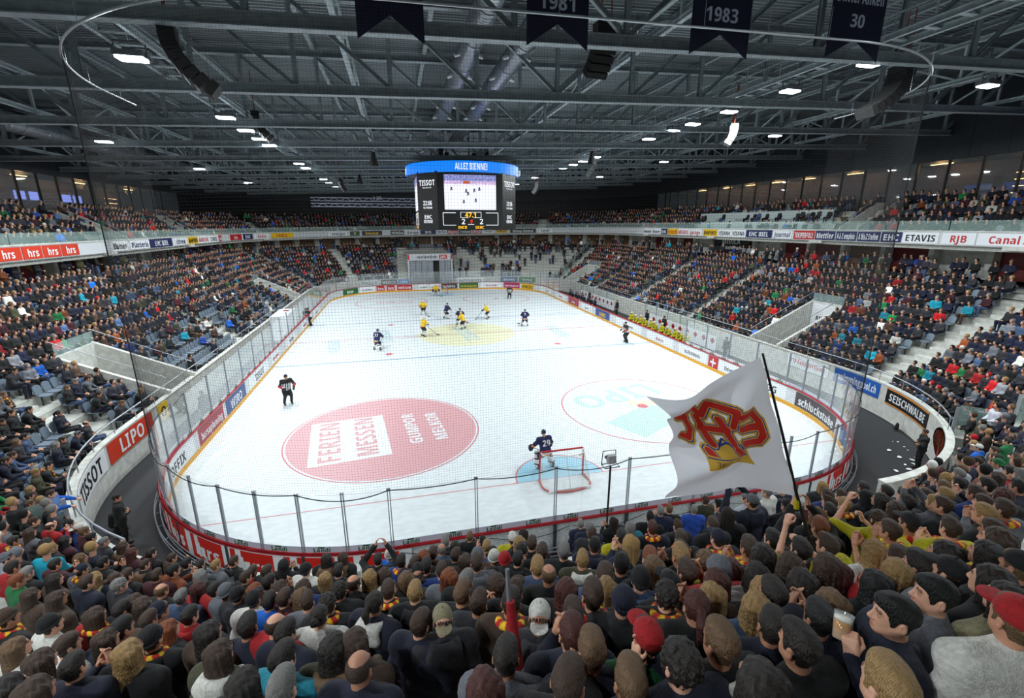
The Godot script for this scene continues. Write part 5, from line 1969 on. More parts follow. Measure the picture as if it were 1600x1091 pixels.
# light version for the far crowd: separate meshes per colour, shared by thousands of copies
func make_low(called: String, seated: bool) -> Dictionary:
	var by := 0.0 if not seated else -0.44
	var up := Vector3(0, by, 0)
	var s := Sdf.new(Vector3(-0.34, 0.3 if seated else 0.7, -0.5), Vector3(0.34, 1.62 + by, 0.24), 0.045)
	for sx in [-1.0, 1.0]:
		s.cap(Vector3(sx * 0.07, 0.95, 0.01) + up, Vector3(sx * 0.09, 1.32, 0) + up, 0.13, 0.13, 0.05)
		s.cap(Vector3(sx * 0.19, 1.39, 0.01) + up, Vector3(sx * 0.25, 1.12, -0.02) + up, 0.08, 0.065, 0.04)
		s.cap(Vector3(sx * 0.25, 1.12, -0.02) + up, Vector3(sx * 0.1, 1.05, -0.26) + up, 0.065, 0.05, 0.04)
	var m := MB.new()
	s.into(m)
	var d := {"jacket": m.mesh()}
	s = Sdf.new(Vector3(-0.28, 0.0, -0.62), Vector3(0.28, 1.05 + by, 0.25), 0.045)
	for sx in [-1.0, 1.0]:
		var knee := Vector3(sx * 0.1, 0.5, -0.02) if not seated else Vector3(sx * 0.12, 0.53, -0.44)
		var ank := Vector3(sx * 0.105, 0.09, 0.03) if not seated else Vector3(sx * 0.12, 0.09, -0.42)
		s.cap(Vector3(sx * 0.095, 0.92 + by, 0), knee, 0.1, 0.075, 0.03)
		s.cap(knee, ank, 0.072, 0.055, 0.03)
		s.cap(ank, ank + Vector3(0, -0.04, -0.14), 0.05, 0.045, 0.03)
	m = MB.new()
	s.into(m)
	d.trousers = m.mesh()
	s = Sdf.new(Vector3(-0.16, 1.38 + by, -0.36), Vector3(0.16, 1.82 + by, 0.16), 0.03)
	s.ell(Vector3(0, 1.64 + by, -0.04), Vector3(0.068, 0.108, 0.075), 0.02)
	s.cap(Vector3(0, 1.44, 0.0) + up, Vector3(0, 1.58, -0.01) + up, 0.06, 0.055, 0.02)
	s.cap(Vector3(0, 1.63, -0.11) + up, Vector3(0, 1.61, -0.125) + up, 0.02, 0.02, 0.02)
	m = MB.new()
	s.into(m)
	var hs := Sdf.new(Vector3(-0.16, 0.85 + by, -0.4), Vector3(0.16, 1.3 + by, -0.1), 0.03)
	hs.cap(Vector3(-0.03, 1.05, -0.3) + up, Vector3(0.03, 1.05, -0.3) + up, 0.042, 0.042, 0.02)
	hs.into(m)
	d.skin = m.mesh()
	s = Sdf.new(Vector3(-0.16, 1.45 + by, -0.2), Vector3(0.16, 1.85 + by, 0.18), 0.03)
	s.ell(Vector3(0, 1.665 + by, 0.0), Vector3(0.098, 0.115, 0.108), 0.02)
	s.ell(Vector3(0, 1.6 + by, -0.11), Vector3(0.075, 0.095, 0.062), 0.02, true)
	m = MB.new()
	s.into(m)
	d.hair = m.mesh()
	return d

func make_hairs() -> void:
	var lo := Vector3(-0.14, -0.34, -0.26)
	var hi := Vector3(0.14, 0.19, 0.22)
	var face := func(s: Sdf, ears := true) -> void:
		s.ell(Vector3(0, -0.035, -0.085), Vector3(0.072, 0.09, 0.062), 0.02, true)
		for sx in ([-1.0, 1.0] if ears else []):
			s.ell(Vector3(sx * 0.088, -0.02, 0.008), Vector3(0.02, 0.042, 0.028), 0.008, true)
	var base := func(s: Sdf, g: float) -> void:
		g += 0.006
		s.ell(Vector3(0, 0.035, 0.015), Vector3(0.076, 0.088, 0.096) + Vector3.ONE * g, 0.02)
		s.ell(Vector3(0, -0.025, -0.02), Vector3(0.06, 0.085, 0.066) + Vector3.ONE * g, 0.03)
		s.cap(Vector3(0, -0.06, 0.015), Vector3(0, -0.11, 0.02), 0.056 + g * 0.5, 0.054 + g * 0.3, 0.03)
	var fin := func(called: String, s: Sdf) -> void:
		var m := MB.new()
		s.into(m)
		hairs[called] = m.mesh()
	var s: Sdf
	s = Sdf.new(lo, hi, 0.0095)
	base.call(s, -0.001)
	s.ell(Vector3(0.008, 0.078, -0.03), Vector3(0.064, 0.056, 0.072), 0.03)
	face.call(s)
	s.ell(Vector3(0, -0.158, 0.04), Vector3(0.1, 0.075, 0.16), 0.02, true)
	s.lumps(0.003, 95.0)
	fin.call("short", s)
	s = Sdf.new(lo, hi, 0.0095)
	base.call(s, -0.002)
	s.ell(Vector3(0, 0.085, -0.03), Vector3(0.06, 0.056, 0.078), 0.03)
	face.call(s)
	s.ell(Vector3(0, -0.155, 0.04), Vector3(0.1, 0.08, 0.16), 0.02, true)
	s.lumps(0.003, 80.0)
	fin.call("undercut", s)
	s = Sdf.new(lo, hi, 0.0095)
	base.call(s, 0.008)
	face.call(s)
	s.ell(Vector3(0, -0.15, 0.05), Vector3(0.1, 0.075, 0.16), 0.02, true)
	s.lumps(0.011, 120.0)
	fin.call("curly", s)
	s = Sdf.new(lo, hi, 0.0095)
	base.call(s, 0.002)
	for sx in [-1.0, 1.0]:
		s.cap(Vector3(sx * 0.05, 0.04, 0.05), Vector3(sx * 0.055, -0.12, 0.06), 0.055, 0.05, 0.03)
		s.cap(Vector3(sx * 0.055, -0.12, 0.06), Vector3(sx * 0.05, -0.29, 0.1), 0.05, 0.028, 0.03)
		s.cap(Vector3(sx * 0.07, 0.04, 0.0), Vector3(sx * 0.085, -0.14, 0.0), 0.03, 0.022, 0.03)
	s.cap(Vector3(0, 0.0, 0.07), Vector3(0, -0.28, 0.115), 0.06, 0.035, 0.03)
	face.call(s, false)
	s.ripple(0.004, 9.0, 110.0)
	fin.call("long", s)
	s = Sdf.new(lo, hi, 0.0095)
	base.call(s, 0.002)
	face.call(s)
	s.ell(Vector3(0, -0.13, 0.05), Vector3(0.1, 0.07, 0.16), 0.02, true)
	s.cap(Vector3(0, 0.06, 0.11), Vector3(0, 0.0, 0.155), 0.028, 0.035, 0.015)
	s.cap(Vector3(0, 0.0, 0.155), Vector3(0, -0.2, 0.14), 0.035, 0.014, 0.02)
	s.ripple(0.003, 12.0, 110.0)
	fin.call("ponytail", s)
	s = Sdf.new(lo, hi, 0.0095)
	base.call(s, 0.002)
	face.call(s)
	s.ell(Vector3(0, -0.13, 0.05), Vector3(0.1, 0.07, 0.16), 0.02, true)
	s.ell(Vector3(0, 0.05, 0.135), Vector3(0.045, 0.045, 0.04), 0.01)
	s.lumps(0.004, 90.0)
	fin.call("bun", s)
	s = Sdf.new(lo, hi, 0.0095)
	base.call(s, 0.0)
	face.call(s)
	s.ell(Vector3(0, -0.12, 0.05), Vector3(0.1, 0.07, 0.16), 0.02, true)
	s.ell(Vector3(0, 0.1, -0.02), Vector3(0.064, 0.07, 0.1), 0.015, true)
	fin.call("balding", s)
	# knitted hat with a turned-up brim
	s = Sdf.new(lo, hi, 0.0095)
	s.ell(Vector3(0, 0.055, 0.018), Vector3(0.088, 0.1, 0.104), 0.02)
	s.plane(Vector3(0, 0.012, 0.0), Vector3(0, -1, -0.28).normalized())
	for k in 16:
		var a := TAU * k / 16.0
		var b := TAU * (k + 1) / 16.0
		var f := func(q: float) -> Vector3: return Vector3(cos(q) * 0.086, 0.03 - 0.0 * sin(q), 0.016 + sin(q) * 0.101) + Vector3(0, -0.28 * (sin(q) * 0.1), 0)
		s.cap(f.call(a), f.call(b), 0.016, 0.016, 0.006)
	s.ripple(0.002, 6.0, 220.0)
	fin.call("beanie", s)
	# baseball cap
	s = Sdf.new(lo, hi, 0.0085)
	s.ell(Vector3(0, 0.045, 0.014), Vector3(0.086, 0.092, 0.104), 0.01)
	s.plane(Vector3(0, 0.028, 0.0), Vector3(0, -1, -0.1).normalized())
	s.ell(Vector3(0, 0.034, -0.115), Vector3(0.072, 0.0095, 0.075), 0.006)
	s.cap(Vector3(0, 0.138, 0.014), Vector3(0, 0.142, 0.014), 0.009, 0.009, 0.003)
	fin.call("cap", s)
	# raised hood
	s = Sdf.new(lo, hi, 0.011)
	s.ell(Vector3(0, 0.03, 0.02), Vector3(0.1, 0.12, 0.12), 0.02)
	s.cap(Vector3(0, -0.05, 0.04), Vector3(0, -0.16, 0.05), 0.1, 0.12, 0.04)
	s.ell(Vector3(0, -0.03, -0.11), Vector3(0.07, 0.1, 0.09), 0.01, true)
	s.ripple(0.004, 40.0, 20.0)
	fin.call("hood_up", s)
	# player's helmet
	s = Sdf.new(lo, hi, 0.0095)
	s.ell(Vector3(0, 0.045, 0.016), Vector3(0.096, 0.1, 0.118), 0.02)
	s.plane(Vector3(0, 0.0, 0.0), Vector3(0, -1, -0.45).normalized())
	s.cap(Vector3(-0.088, 0.02, 0.0), Vector3(-0.082, -0.05, 0.0), 0.018, 0.018, 0.01)
	s.cap(Vector3(0.088, 0.02, 0.0), Vector3(0.082, -0.05, 0.0), 0.018, 0.018, 0.01)
	fin.call("helmet", s)
	# hood lying on the back, relative to the neck
	s = Sdf.new(Vector3(-0.24, -0.24, -0.14), Vector3(0.24, 0.14, 0.24), 0.015)
	var pts := [Vector3(-0.1, -0.03, -0.09), Vector3(-0.115, 0.01, 0.0), Vector3(-0.09, 0.02, 0.08), Vector3(0, 0.0, 0.12), Vector3(0.09, 0.02, 0.08), Vector3(0.115, 0.01, 0.0), Vector3(0.1, -0.03, -0.09)]
	for k in 6:
		s.cap(pts[k], pts[k + 1], 0.036, 0.036, 0.02)
	s.ell(Vector3(0, -0.06, 0.115), Vector3(0.155, 0.13, 0.055), 0.04)
	s.ripple(0.005, 40.0, 14.0)
	var m := MB.new()
	s.into(m)
	extra.hood = m.mesh()
	# scarf in red and yellow bands
	s = Sdf.new(Vector3(-0.22, -0.42, -0.22), Vector3(0.22, 0.16, 0.2), 0.015)
	for k in 14:
		var a := TAU * k / 14.0
		var b := TAU * (k + 1) / 14.0
		var f := func(q: float) -> Vector3: return Vector3(cos(q) * 0.095, 0.025 + 0.03 * sin(q), 0.0 + sin(q) * 0.085)
		s.cap(f.call(a), f.call(b), 0.034, 0.034, 0.012)
	s.cap(Vector3(-0.05, 0.0, -0.1), Vector3(-0.07, -0.36, -0.165), 0.035, 0.03, 0.02)
	m = MB.new()
	var band := func(p: Vector3) -> Color:
		var q := fposmod(atan2(p.z, p.x) * 2.2 + (p.y * 16.0 if p.y < -0.04 else 0.0), 2.0)
		return Color(0.75, 0.48, 0.02) if q < 0.9 else Color(0.42, 0.015, 0.012)
	s.into(m, Transform3D(), band)
	extra.scarf = m.mesh()

func make_people_meshes() -> void:
	head_mb = MB.new()
	head_field().into(head_mb, Transform3D(), head_color)
	hand_mb = make_hand(0.25)
	fist_mb = make_hand(0.95)
	make_hairs()
	var D := Vector3.DOWN
	var V := func(x: float, y: float, z: float) -> Vector3: return Vector3(x, y, z)
	make_pose("stand", false, [[V.call(-0.26, 1.13, 0.03), V.call(-0.26, 0.89, -0.08), V.call(0, -1, -0.2), V.call(1, 0, 0), 0.3], [V.call(0.26, 1.13, 0.03), V.call(0.26, 0.89, -0.08), V.call(0, -1, -0.2), V.call(-1, 0, 0), 0.3]])
	make_pose("folded", false, [[V.call(-0.27, 1.14, -0.05), V.call(0.02, 1.14, -0.2), V.call(1, 0.25, 0.1), V.call(0, 0, 1), 0.3], [V.call(0.27, 1.13, -0.05), V.call(-0.02, 1.1, -0.22), V.call(-1, 0.25, 0.1), V.call(0, 0, 1), 0.3]])
	make_pose("clap", false, [[V.call(-0.27, 1.16, -0.1), V.call(-0.05, 1.33, -0.3), V.call(0.25, 1, -0.35), V.call(1, 0, 0), 0.2], [V.call(0.27, 1.16, -0.1), V.call(0.05, 1.33, -0.3), V.call(-0.25, 1, -0.35), V.call(-1, 0, 0), 0.2]])
	make_pose("raise", false, [[V.call(-0.32, 1.44, -0.22), V.call(-0.1, 1.68, -0.36), V.call(0.3, 1, -0.1), V.call(1, 0, 0), 0.2], [V.call(0.32, 1.44, -0.22), V.call(0.1, 1.68, -0.36), V.call(-0.3, 1, -0.1), V.call(-1, 0, 0), 0.2]])
	make_pose("tee_raise", false, [[V.call(-0.34, 1.42, -0.24), V.call(-0.14, 1.68, -0.36), V.call(0.3, 1, -0.1), V.call(1, 0, 0), 0.95], [V.call(0.3, 1.22, -0.14), V.call(0.08, 1.4, -0.36), V.call(-0.3, 1, -0.3), V.call(-1, 0, 0), 0.95]], 0.0, false)
	make_pose("tee", false, [[V.call(-0.27, 1.16, -0.06), V.call(-0.06, 1.28, -0.28), V.call(0.25, 1, -0.35), V.call(1, 0, 0), 0.3], [V.call(0.27, 1.16, -0.06), V.call(0.06, 1.28, -0.28), V.call(-0.25, 1, -0.35), V.call(-1, 0, 0), 0.3]], 0.0, false)
	make_pose("drink", false, [[V.call(-0.35, 1.29, -0.1), V.call(-0.15, 1.44, -0.21), V.call(0.4, 0.9, -0.12), V.call(0.8, -0.2, 0.3), 0.95], [V.call(0.26, 1.13, 0.03), V.call(0.24, 0.9, -0.1), V.call(0, -1, -0.2), V.call(-1, 0, 0), 0.3]])
	make_pose("reach", false, [[V.call(-0.26, 1.3, -0.27), V.call(-0.2, 1.26, -0.5), V.call(0, -0.2, -1), V.call(0, -1, 0), 0.9], [V.call(0.26, 1.3, -0.27), V.call(0.2, 1.26, -0.5), V.call(0, -0.2, -1), V.call(0, -1, 0), 0.9]], 0.12)
	make_pose("sit", true, [[V.call(-0.26, 0.72, -0.03), V.call(-0.1, 0.64, -0.24), V.call(0.5, -0.2, -0.8), V.call(0, -1, 0), 0.3], [V.call(0.26, 0.72, -0.03), V.call(0.1, 0.64, -0.24), V.call(-0.5, -0.2, -0.8), V.call(0, -1, 0), 0.3]])
	make_pose("sit_lean", true, [[V.call(-0.25, 0.68, -0.26), V.call(-0.06, 0.66, -0.46), V.call(0.5, 0.1, -0.8), V.call(1, 0, 0), 0.3], [V.call(0.25, 0.68, -0.26), V.call(0.06, 0.66, -0.46), V.call(-0.5, 0.1, -0.8), V.call(-1, 0, 0), 0.3]], 0.3)
	make_pose("sit_fold", true, [[V.call(-0.26, 0.72, -0.06), V.call(0.02, 0.72, -0.21), V.call(1, 0.2, 0.1), V.call(0, 0, 1), 0.3], [V.call(0.26, 0.71, -0.06), V.call(-0.02, 0.68, -0.23), V.call(-1, 0.2, 0.1), V.call(0, 0, 1), 0.3]])

# ---------------------------------------------------------------- people: wardrobe
const CLOTH := {
	"K": ["black", 0.05, 0.05, 0.06], "k": ["charcoal", 0.16, 0.16, 0.18], "N": ["navy", 0.07, 0.09, 0.18], "B": ["blue", 0.1, 0.22, 0.5], "b": ["bright blue", 0.05, 0.38, 0.78], "G": ["green", 0.06, 0.42, 0.22], "g": ["grey", 0.4, 0.41, 0.44], "l": ["light grey", 0.62, 0.63, 0.66],
	"W": ["white", 0.84, 0.83, 0.8], "R": ["red", 0.66, 0.06, 0.09], "M": ["maroon", 0.26, 0.07, 0.12], "Y": ["yellow", 0.78, 0.74, 0.06], "O": ["olive", 0.25, 0.25, 0.16], "T": ["brown", 0.27, 0.19, 0.14], "D": ["denim", 0.27, 0.35, 0.48], "t": ["teal", 0.05, 0.5, 0.58], "P": ["pink", 0.75, 0.28, 0.4], "o": ["rust", 0.5, 0.24, 0.09], "C": ["khaki", 0.55, 0.52, 0.4], "X": ["red checked", 0.5, 0.07, 0.08],
}
const HAIR := {"k": ["black", 0.05, 0.045, 0.045], "d": ["dark brown", 0.13, 0.095, 0.075], "b": ["brown", 0.24, 0.165, 0.115], "l": ["light brown", 0.4, 0.3, 0.2], "y": ["blond", 0.58, 0.46, 0.29], "r": ["ginger", 0.48, 0.25, 0.11], "a": ["auburn", 0.28, 0.11, 0.075], "g": ["grey", 0.45, 0.44, 0.43]}
func cloth_mat(c: String) -> StandardMaterial3D:
	var key: String = "cloth_" + CLOTH[c][0]
	if mats.has(key): return mats[key]
	var q: Array = CLOTH[c]
	var m := mat(key, Color(q[1], q[2], q[3]), 0.85)
	textured(m, cloth_a, cloth_n, Vector3(5, 5, 5), 1.0)
	m.rim_enabled = true
	m.rim = 0.2
	if c == "X":
		var im := Image.create(32, 32, false, Image.FORMAT_RGBA8)
		im.fill(Color(1, 1, 1))
		im.fill_rect(Rect2i(0, 0, 16, 32), Color(0.45, 0.4, 0.4))
		for y in 16:
			for x in 32:
				im.set_pixel(x, y, im.get_pixel(x, y) * Color(0.35, 0.3, 0.3))
		m.albedo_texture = ImageTexture.create_from_image(im)
		m.uv1_scale = Vector3(9, 9, 9)
	return m
func hair_mat(c: String) -> StandardMaterial3D:
	var key: String = "hair_" + HAIR[c][0]
	if mats.has(key): return mats[key]
	var q: Array = HAIR[c]
	var m := mat(key, Color(q[1], q[2], q[3]) * 1.45, 0.62)
	textured(m, hair_a, hair_n, Vector3(14, 1.6, 14), 2.6)
	return m
func skin_mat(k: int) -> StandardMaterial3D:
	var c: Color = [Color(0.8, 0.6, 0.5), Color(0.74, 0.53, 0.42), Color(0.66, 0.46, 0.36)][k]
	var m := mat("skin_%d" % k, c, 0.55)
	m.vertex_color_use_as_albedo = true
	return m

# builds one person; hair like "sb" (style + colour) or "BK" (hat + colour)
func person(at: Vector3, yaw: float, sc: float, ps: String, hair: String, coat: String, legs: String, flags: String, label_tail: String, group: String, given := "") -> Node3D:
	var st := hair.substr(0, 1)
	var hc := hair.substr(1, 1)
	var style: String = {"s": "short", "u": "undercut", "c": "curly", "l": "long", "p": "ponytail", "n": "bun", "b": "balding", "B": "beanie", "C": "cap", "V": "cap", "H": "hood_up"}[st]
	var hat := st in ["B", "C", "V", "H"]
	var look: String
	if hat:
		look = CLOTH[hc][0] + {"B": " knitted hat", "C": " cap", "V": " cap worn backwards", "H": " raised hood"}[st]
	else:
		look = {"s": "short %s hair", "u": "swept %s hair", "c": "curly %s hair", "l": "long %s hair", "p": "%s ponytail", "n": "%s hair bun", "b": "thinning %s hair"}[st] % HAIR[hc][0]
	var tee := ps.begins_with("tee")
	var wear: String = CLOTH[coat][0] + (" shirt" if tee else " hooded jacket" if "h" in flags else " fur-trimmed jacket" if "f" in flags else " jacket")
	var more := " and striped scarf" if "x" in flags else ""
	if "clap" in ps or "raise" in ps: more += ", hands raised"
	elif "fold" in ps: more += ", arms folded"
	elif "lean" in ps: more += ", leaning forward"
	var label := given if given else "person with %s in %s%s %s" % [look, wear, more, label_tail]
	if label.split(" ").size() > 16:
		label = "person with %s in %s %s" % [look, wear, label_tail]
	var t := thing("person", label, "person", at, yaw, group)
	t.scale = Vector3.ONE * sc
	var d: Dictionary = pose[ps]
	part("body", d.body, skin_mat(rng.randi() % 3), t)
	part("shirt" if tee else "jacket", d.jacket, cloth_mat(coat), t)
	part("trousers", d.trousers, cloth_mat(legs), t)
	var hd: Transform3D = d.head
	if st == "V":
		hd = hd * Transform3D(Basis(Vector3.UP, PI), Vector3(0, 0, 0.01))
	if hat and st != "H":
		part("hair", hairs["short"], hair_mat(["d", "b", "l"][rng.randi() % 3]), t, d.head * Transform3D(Basis.from_scale(Vector3(0.97, 0.93, 0.97)), Vector3(0, -0.008, 0)))
	part("hat" if hat else "hair", hairs[style], cloth_mat(hc) if hat else hair_mat(hc), t, hd)
	if "h" in flags:
		part("hood", extra.hood, cloth_mat(coat), t, Transform3D(Basis(), d.neck))
	if "f" in flags:
		part("fur_hood", extra.hood, hair_mat("l"), t, Transform3D(Basis.from_scale(Vector3(1.1, 1.0, 1.1)), d.neck))
	if "w" in flags:
		part("pale_hood", extra.hood, cloth_mat("W"), t, Transform3D(Basis(), d.neck))
	if "x" in flags:
		var sm := mat("scarf_wool", Color.WHITE, 0.9)
		sm.vertex_color_use_as_albedo = true
		part("scarf", extra.scarf, sm, t, Transform3D(Basis(), d.neck))
	return t

# ---------------------------------------------------------------- the standing terrace: pixel of the head, hair or hat, jacket, extras
const FANS := "51,816,sb,K,;77,824,bb,R,;119,815,BK,b,;124,825,VW,B,;130,832,sl,M,;152,834,sk,K,w;170,843,sg,k,c;191,855,lb,O,f;205,865,la,M,c;239,863,sd,K,;19,847,sd,N,x;45,834,lb,g,;71,850,ld,T,;100,846,lk,M,;79,857,py,K,;124,874,ll,O,;159,881,sk,K,c;224,884,sb,K,f;8,874,Bg,l,;17,889,sd,R,;24,910,sr,G,;46,932,lb,T,;84,884,sd,M,;83,908,ld,T,;125,893,VN,g,x;147,905,ly,C,;133,913,ub,N,;86,938,lb,T,;175,908,nb,N,;196,901,sb,K,;243,901,sb,M,;262,898,sk,o,c;251,925,bl,K,;209,942,lb,k,h;8,969,BT,K,x;76,979,BK,W,;147,965,lb,R,x;174,961,sd,K,;208,955,lb,k,;230,972,sb,T,;246,958,BN,N,;22,1016,ll,W,;101,1012,sb,W,;148,1006,lb,N,;180,996,sk,g,;235,1001,BK,K,xh;200,1024,ly,K,;62,1038,lb,K,;130,1040,sd,N,c;19,1075,ld,K,;45,1083,lb,T,"
const FANS2 := "275,867,sb,T,;290,882,sk,K,;311,885,sd,N,;329,885,sy,g,hc;358,882,sb,K,h;382,904,sb,K,;393,895,sb,R,;415,895,sb,K,;443,885,HK,K,c;477,892,BK,W,h;510,875,ld,K,f;309,922,la,R,;287,929,sg,D,;333,924,sd,R,;351,926,Bg,g,;365,928,BK,k,h;388,926,lr,K,;395,939,CK,W,;413,919,sd,K,;437,921,lb,K,;474,919,lb,B,;508,906,ly,K,;417,941,sd,b,;431,939,sb,X,;452,936,ll,K,;478,939,ub,g,;511,946,cd,K,x;294,965,sd,R,h;270,975,lr,K,;498,966,nd,W,;429,980,bb,R,;444,993,sd,N,;324,993,ld,T,;371,985,sd,N,;341,1025,lb,O,w;439,1035,sd,t,;398,1056,ld,K,;520,1017,ld,O,f;439,1081,sg,t,;536,872,lb,K,f;590,876,sd,K,r;609,868,BW,b,;626,879,sd,B,x;641,879,sb,N,;654,876,lr,K,;671,871,sb,T,;690,860,bg,D,;705,857,ld,K,;711,869,sb,K,;734,840,sl,K,;760,855,sy,K,;746,869,Bg,D,;765,869,BW,T,f;784,871,BR,K,;729,876,lb,K,;745,882,sb,g,h;528,894,sd,K,;551,914,bb,K,h;569,909,ly,W,;591,904,lb,K,;606,925,sb,K,x;635,909,ll,O,;653,896,VK,K,;689,893,sb,B,;665,888,sd,K,;648,928,sy,K,h;702,904,lr,g,;726,908,sg,K,;721,931,ul,K,;741,938,ub,k,;776,914,lb,K,;584,945,pd,N,w;530,925,cd,K,;655,978,sb,N,;692,972,VC,k,h;535,1014,lb,T,f;560,1049,bb,N,;790,1032,sd,g,;758,1081,la,K,"
const FANS3 := "801,843,CW,Y,;812,849,ly,K,c;831,851,sb,K,;847,864,sb,K,;881,864,sg,K,;910,877,uy,O,w;929,854,CK,N,h;971,840,sd,Y,T;1020,827,sa,N,x;801,872,sk,K,h;815,864,CK,K,;840,888,sy,D,;854,894,bl,K,;971,884,CK,K,;1007,877,sr,K,;1021,889,ll,K,;945,903,sb,D,;988,903,BK,D,h;1035,906,CK,K,;793,930,CT,K,;885,925,la,K,;939,921,ly,B,;974,943,BN,k,;942,941,sb,K,x;1026,935,cd,K,x;913,952,sb,N,;798,945,sd,T,x;843,968,VW,k,h;1013,1003,CR,G,;935,1020,sl,N,;907,1012,sa,N,c;971,1049,sl,N,;912,1071,sb,K,c;1043,1046,cd,N,c;1065,844,sb,K,x;1066,865,sb,K,;1115,822,sb,K,;1123,843,CN,K,x;1231,792,CK,K,;1210,846,sk,K,;1172,858,sb,Y,Tx;1192,870,ld,K,;1104,880,cl,K,;1066,892,sb,Y,T;1131,883,la,K,;1076,878,sy,K,c;1178,895,ld,W,c;1231,886,lb,K,;1283,826,sr,K,r;1266,861,sd,K,;1298,893,la,K,;1293,775,sb,B,;1298,799,sd,k,;1119,913,la,W,;1129,900,Bg,R,c;1175,912,ly,K,;1234,912,ld,K,;1089,952,pa,K,;1094,930,ly,T,;1163,944,ly,D,;1199,939,sd,N,;1202,966,sd,N,;1241,994,ud,K,;1109,1018,sl,K,w;1264,940,ll,K,;1276,950,sk,N,;1178,1070,ld,K,"
const FANS4 := "1316,776,sb,N,;1344,774,HK,K,;1321,791,sy,K,x;1382,770,sd,K,f;1377,783,ld,K,;1399,796,lb,K,;1420,787,sd,K,;1417,777,BK,W,;1373,813,cb,Y,Tr;1394,832,sb,Y,Tx;1424,819,CK,Y,Tx;1450,785,sy,g,r;1474,787,sb,K,;1480,776,sy,k,;1519,772,sb,B,;1476,762,sl,O,f;1487,828,ub,Y,Tx;1542,806,sy,K,;1540,789,sb,T,;1572,798,sb,g,x;1568,776,la,K,;1559,748,lb,g,;1594,762,sd,N,;1538,828,sb,K,;1358,860,ly,W,;1397,867,sb,R,x;1431,877,sd,K,;1461,867,ld,K,;1469,884,CK,K,;1523,864,ld,K,x;1561,851,lb,Y,T;1572,884,CK,K,;1352,903,lk,K,;1371,896,ly,R,;1544,903,ld,K,;1308,896,lb,K,;1549,926,ld,C,;1592,975,CR,W,;1394,1082,sy,K,;1350,763,sd,N,;1408,770,sd,K,;1440,775,sb,K,;1500,757,sd,k,;1545,760,sd,N,;1505,735,sl,l,;1530,722,sd,K,;1560,725,BG,l,;1530,700,CW,b,;1582,740,sd,R,;1556,705,sb,k,;1590,715,lb,N,;1575,690,sd,G,"

var head_spots: PackedVector3Array
var terrace_fill := []
func face_yaw(p: Vector3, q: Vector3) -> float:
	var d := q - p
	return atan2(-d.x, -d.z)

func terrace_hit(px: float, py: float) -> Vector3:
	var d := ray(px, py)
	var t := 0.8
	var last := 0.0
	while t < 40.0:
		var p := CAM + d * t
		var f := p.y - (0.61 + 0.645 * boff(p) + 1.64)
		if f < 0.0:
			return CAM + d * lerpf(last, t, 0.5)
		last = t
		t += 0.02
	return CAM + d * t

func spot_name(h: Vector3) -> String:
	var o := boff(h)
	if h.distance_to(flag_fan.position + Vector3.UP * 1.6) < 2.2: return "near the white flag"
	if h.distance_to(terrace_hit(818, 985)) < 1.3: return "by the rolled red flag"
	if h.distance_to(beer_fan.position + Vector3.UP * 1.6) < 1.8: return "near the beer drinker"
	if h.x < -12.0: return "by the curved wall"
	if h.x > 8.0: return "by the oval sign"
	if o < 1.9: return "close behind the boards"
	if o > 6.0: return "high on the terrace"
	if h.x < -7.5: return "facing the sponsor sheets"
	return "halfway up the terrace"

func fan(h: Vector3, hair: String, coat: String, fl: String, tail: String, grp: String, given := "", ps_given := "") -> Node3D:
	var of := boff(h)
	if of < 0.5:
		h += Vector3(h.x - clampf(h.x, -7.2, 9.0), 0, h.z + 8.6).normalized() * (0.5 - of)
	var fy := terr_y(boff(h))
	var sc := clampf((h.y - fy) / 1.635, 0.86, 1.1)
	var ps := "stand"
	if "T" in fl: ps = "tee_raise" if "r" in fl else "tee"
	elif "r" in fl: ps = "raise"
	elif "c" in fl: ps = "clap"
	elif rng.randf() < 0.12: ps = "clap"
	elif rng.randf() < 0.15: ps = "folded"
	if ps_given: ps = ps_given
	var yaw := face_yaw(h, Vector3(1.5, 0, -17)) + rng.randf_range(-0.3, 0.3)
	head_spots.append(h)
	return person(Vector3(h.x, fy, h.z), yaw, sc, ps, hair, coat, ["K", "N", "k", "D"][rng.randi() % 4], fl, tail, grp, given)

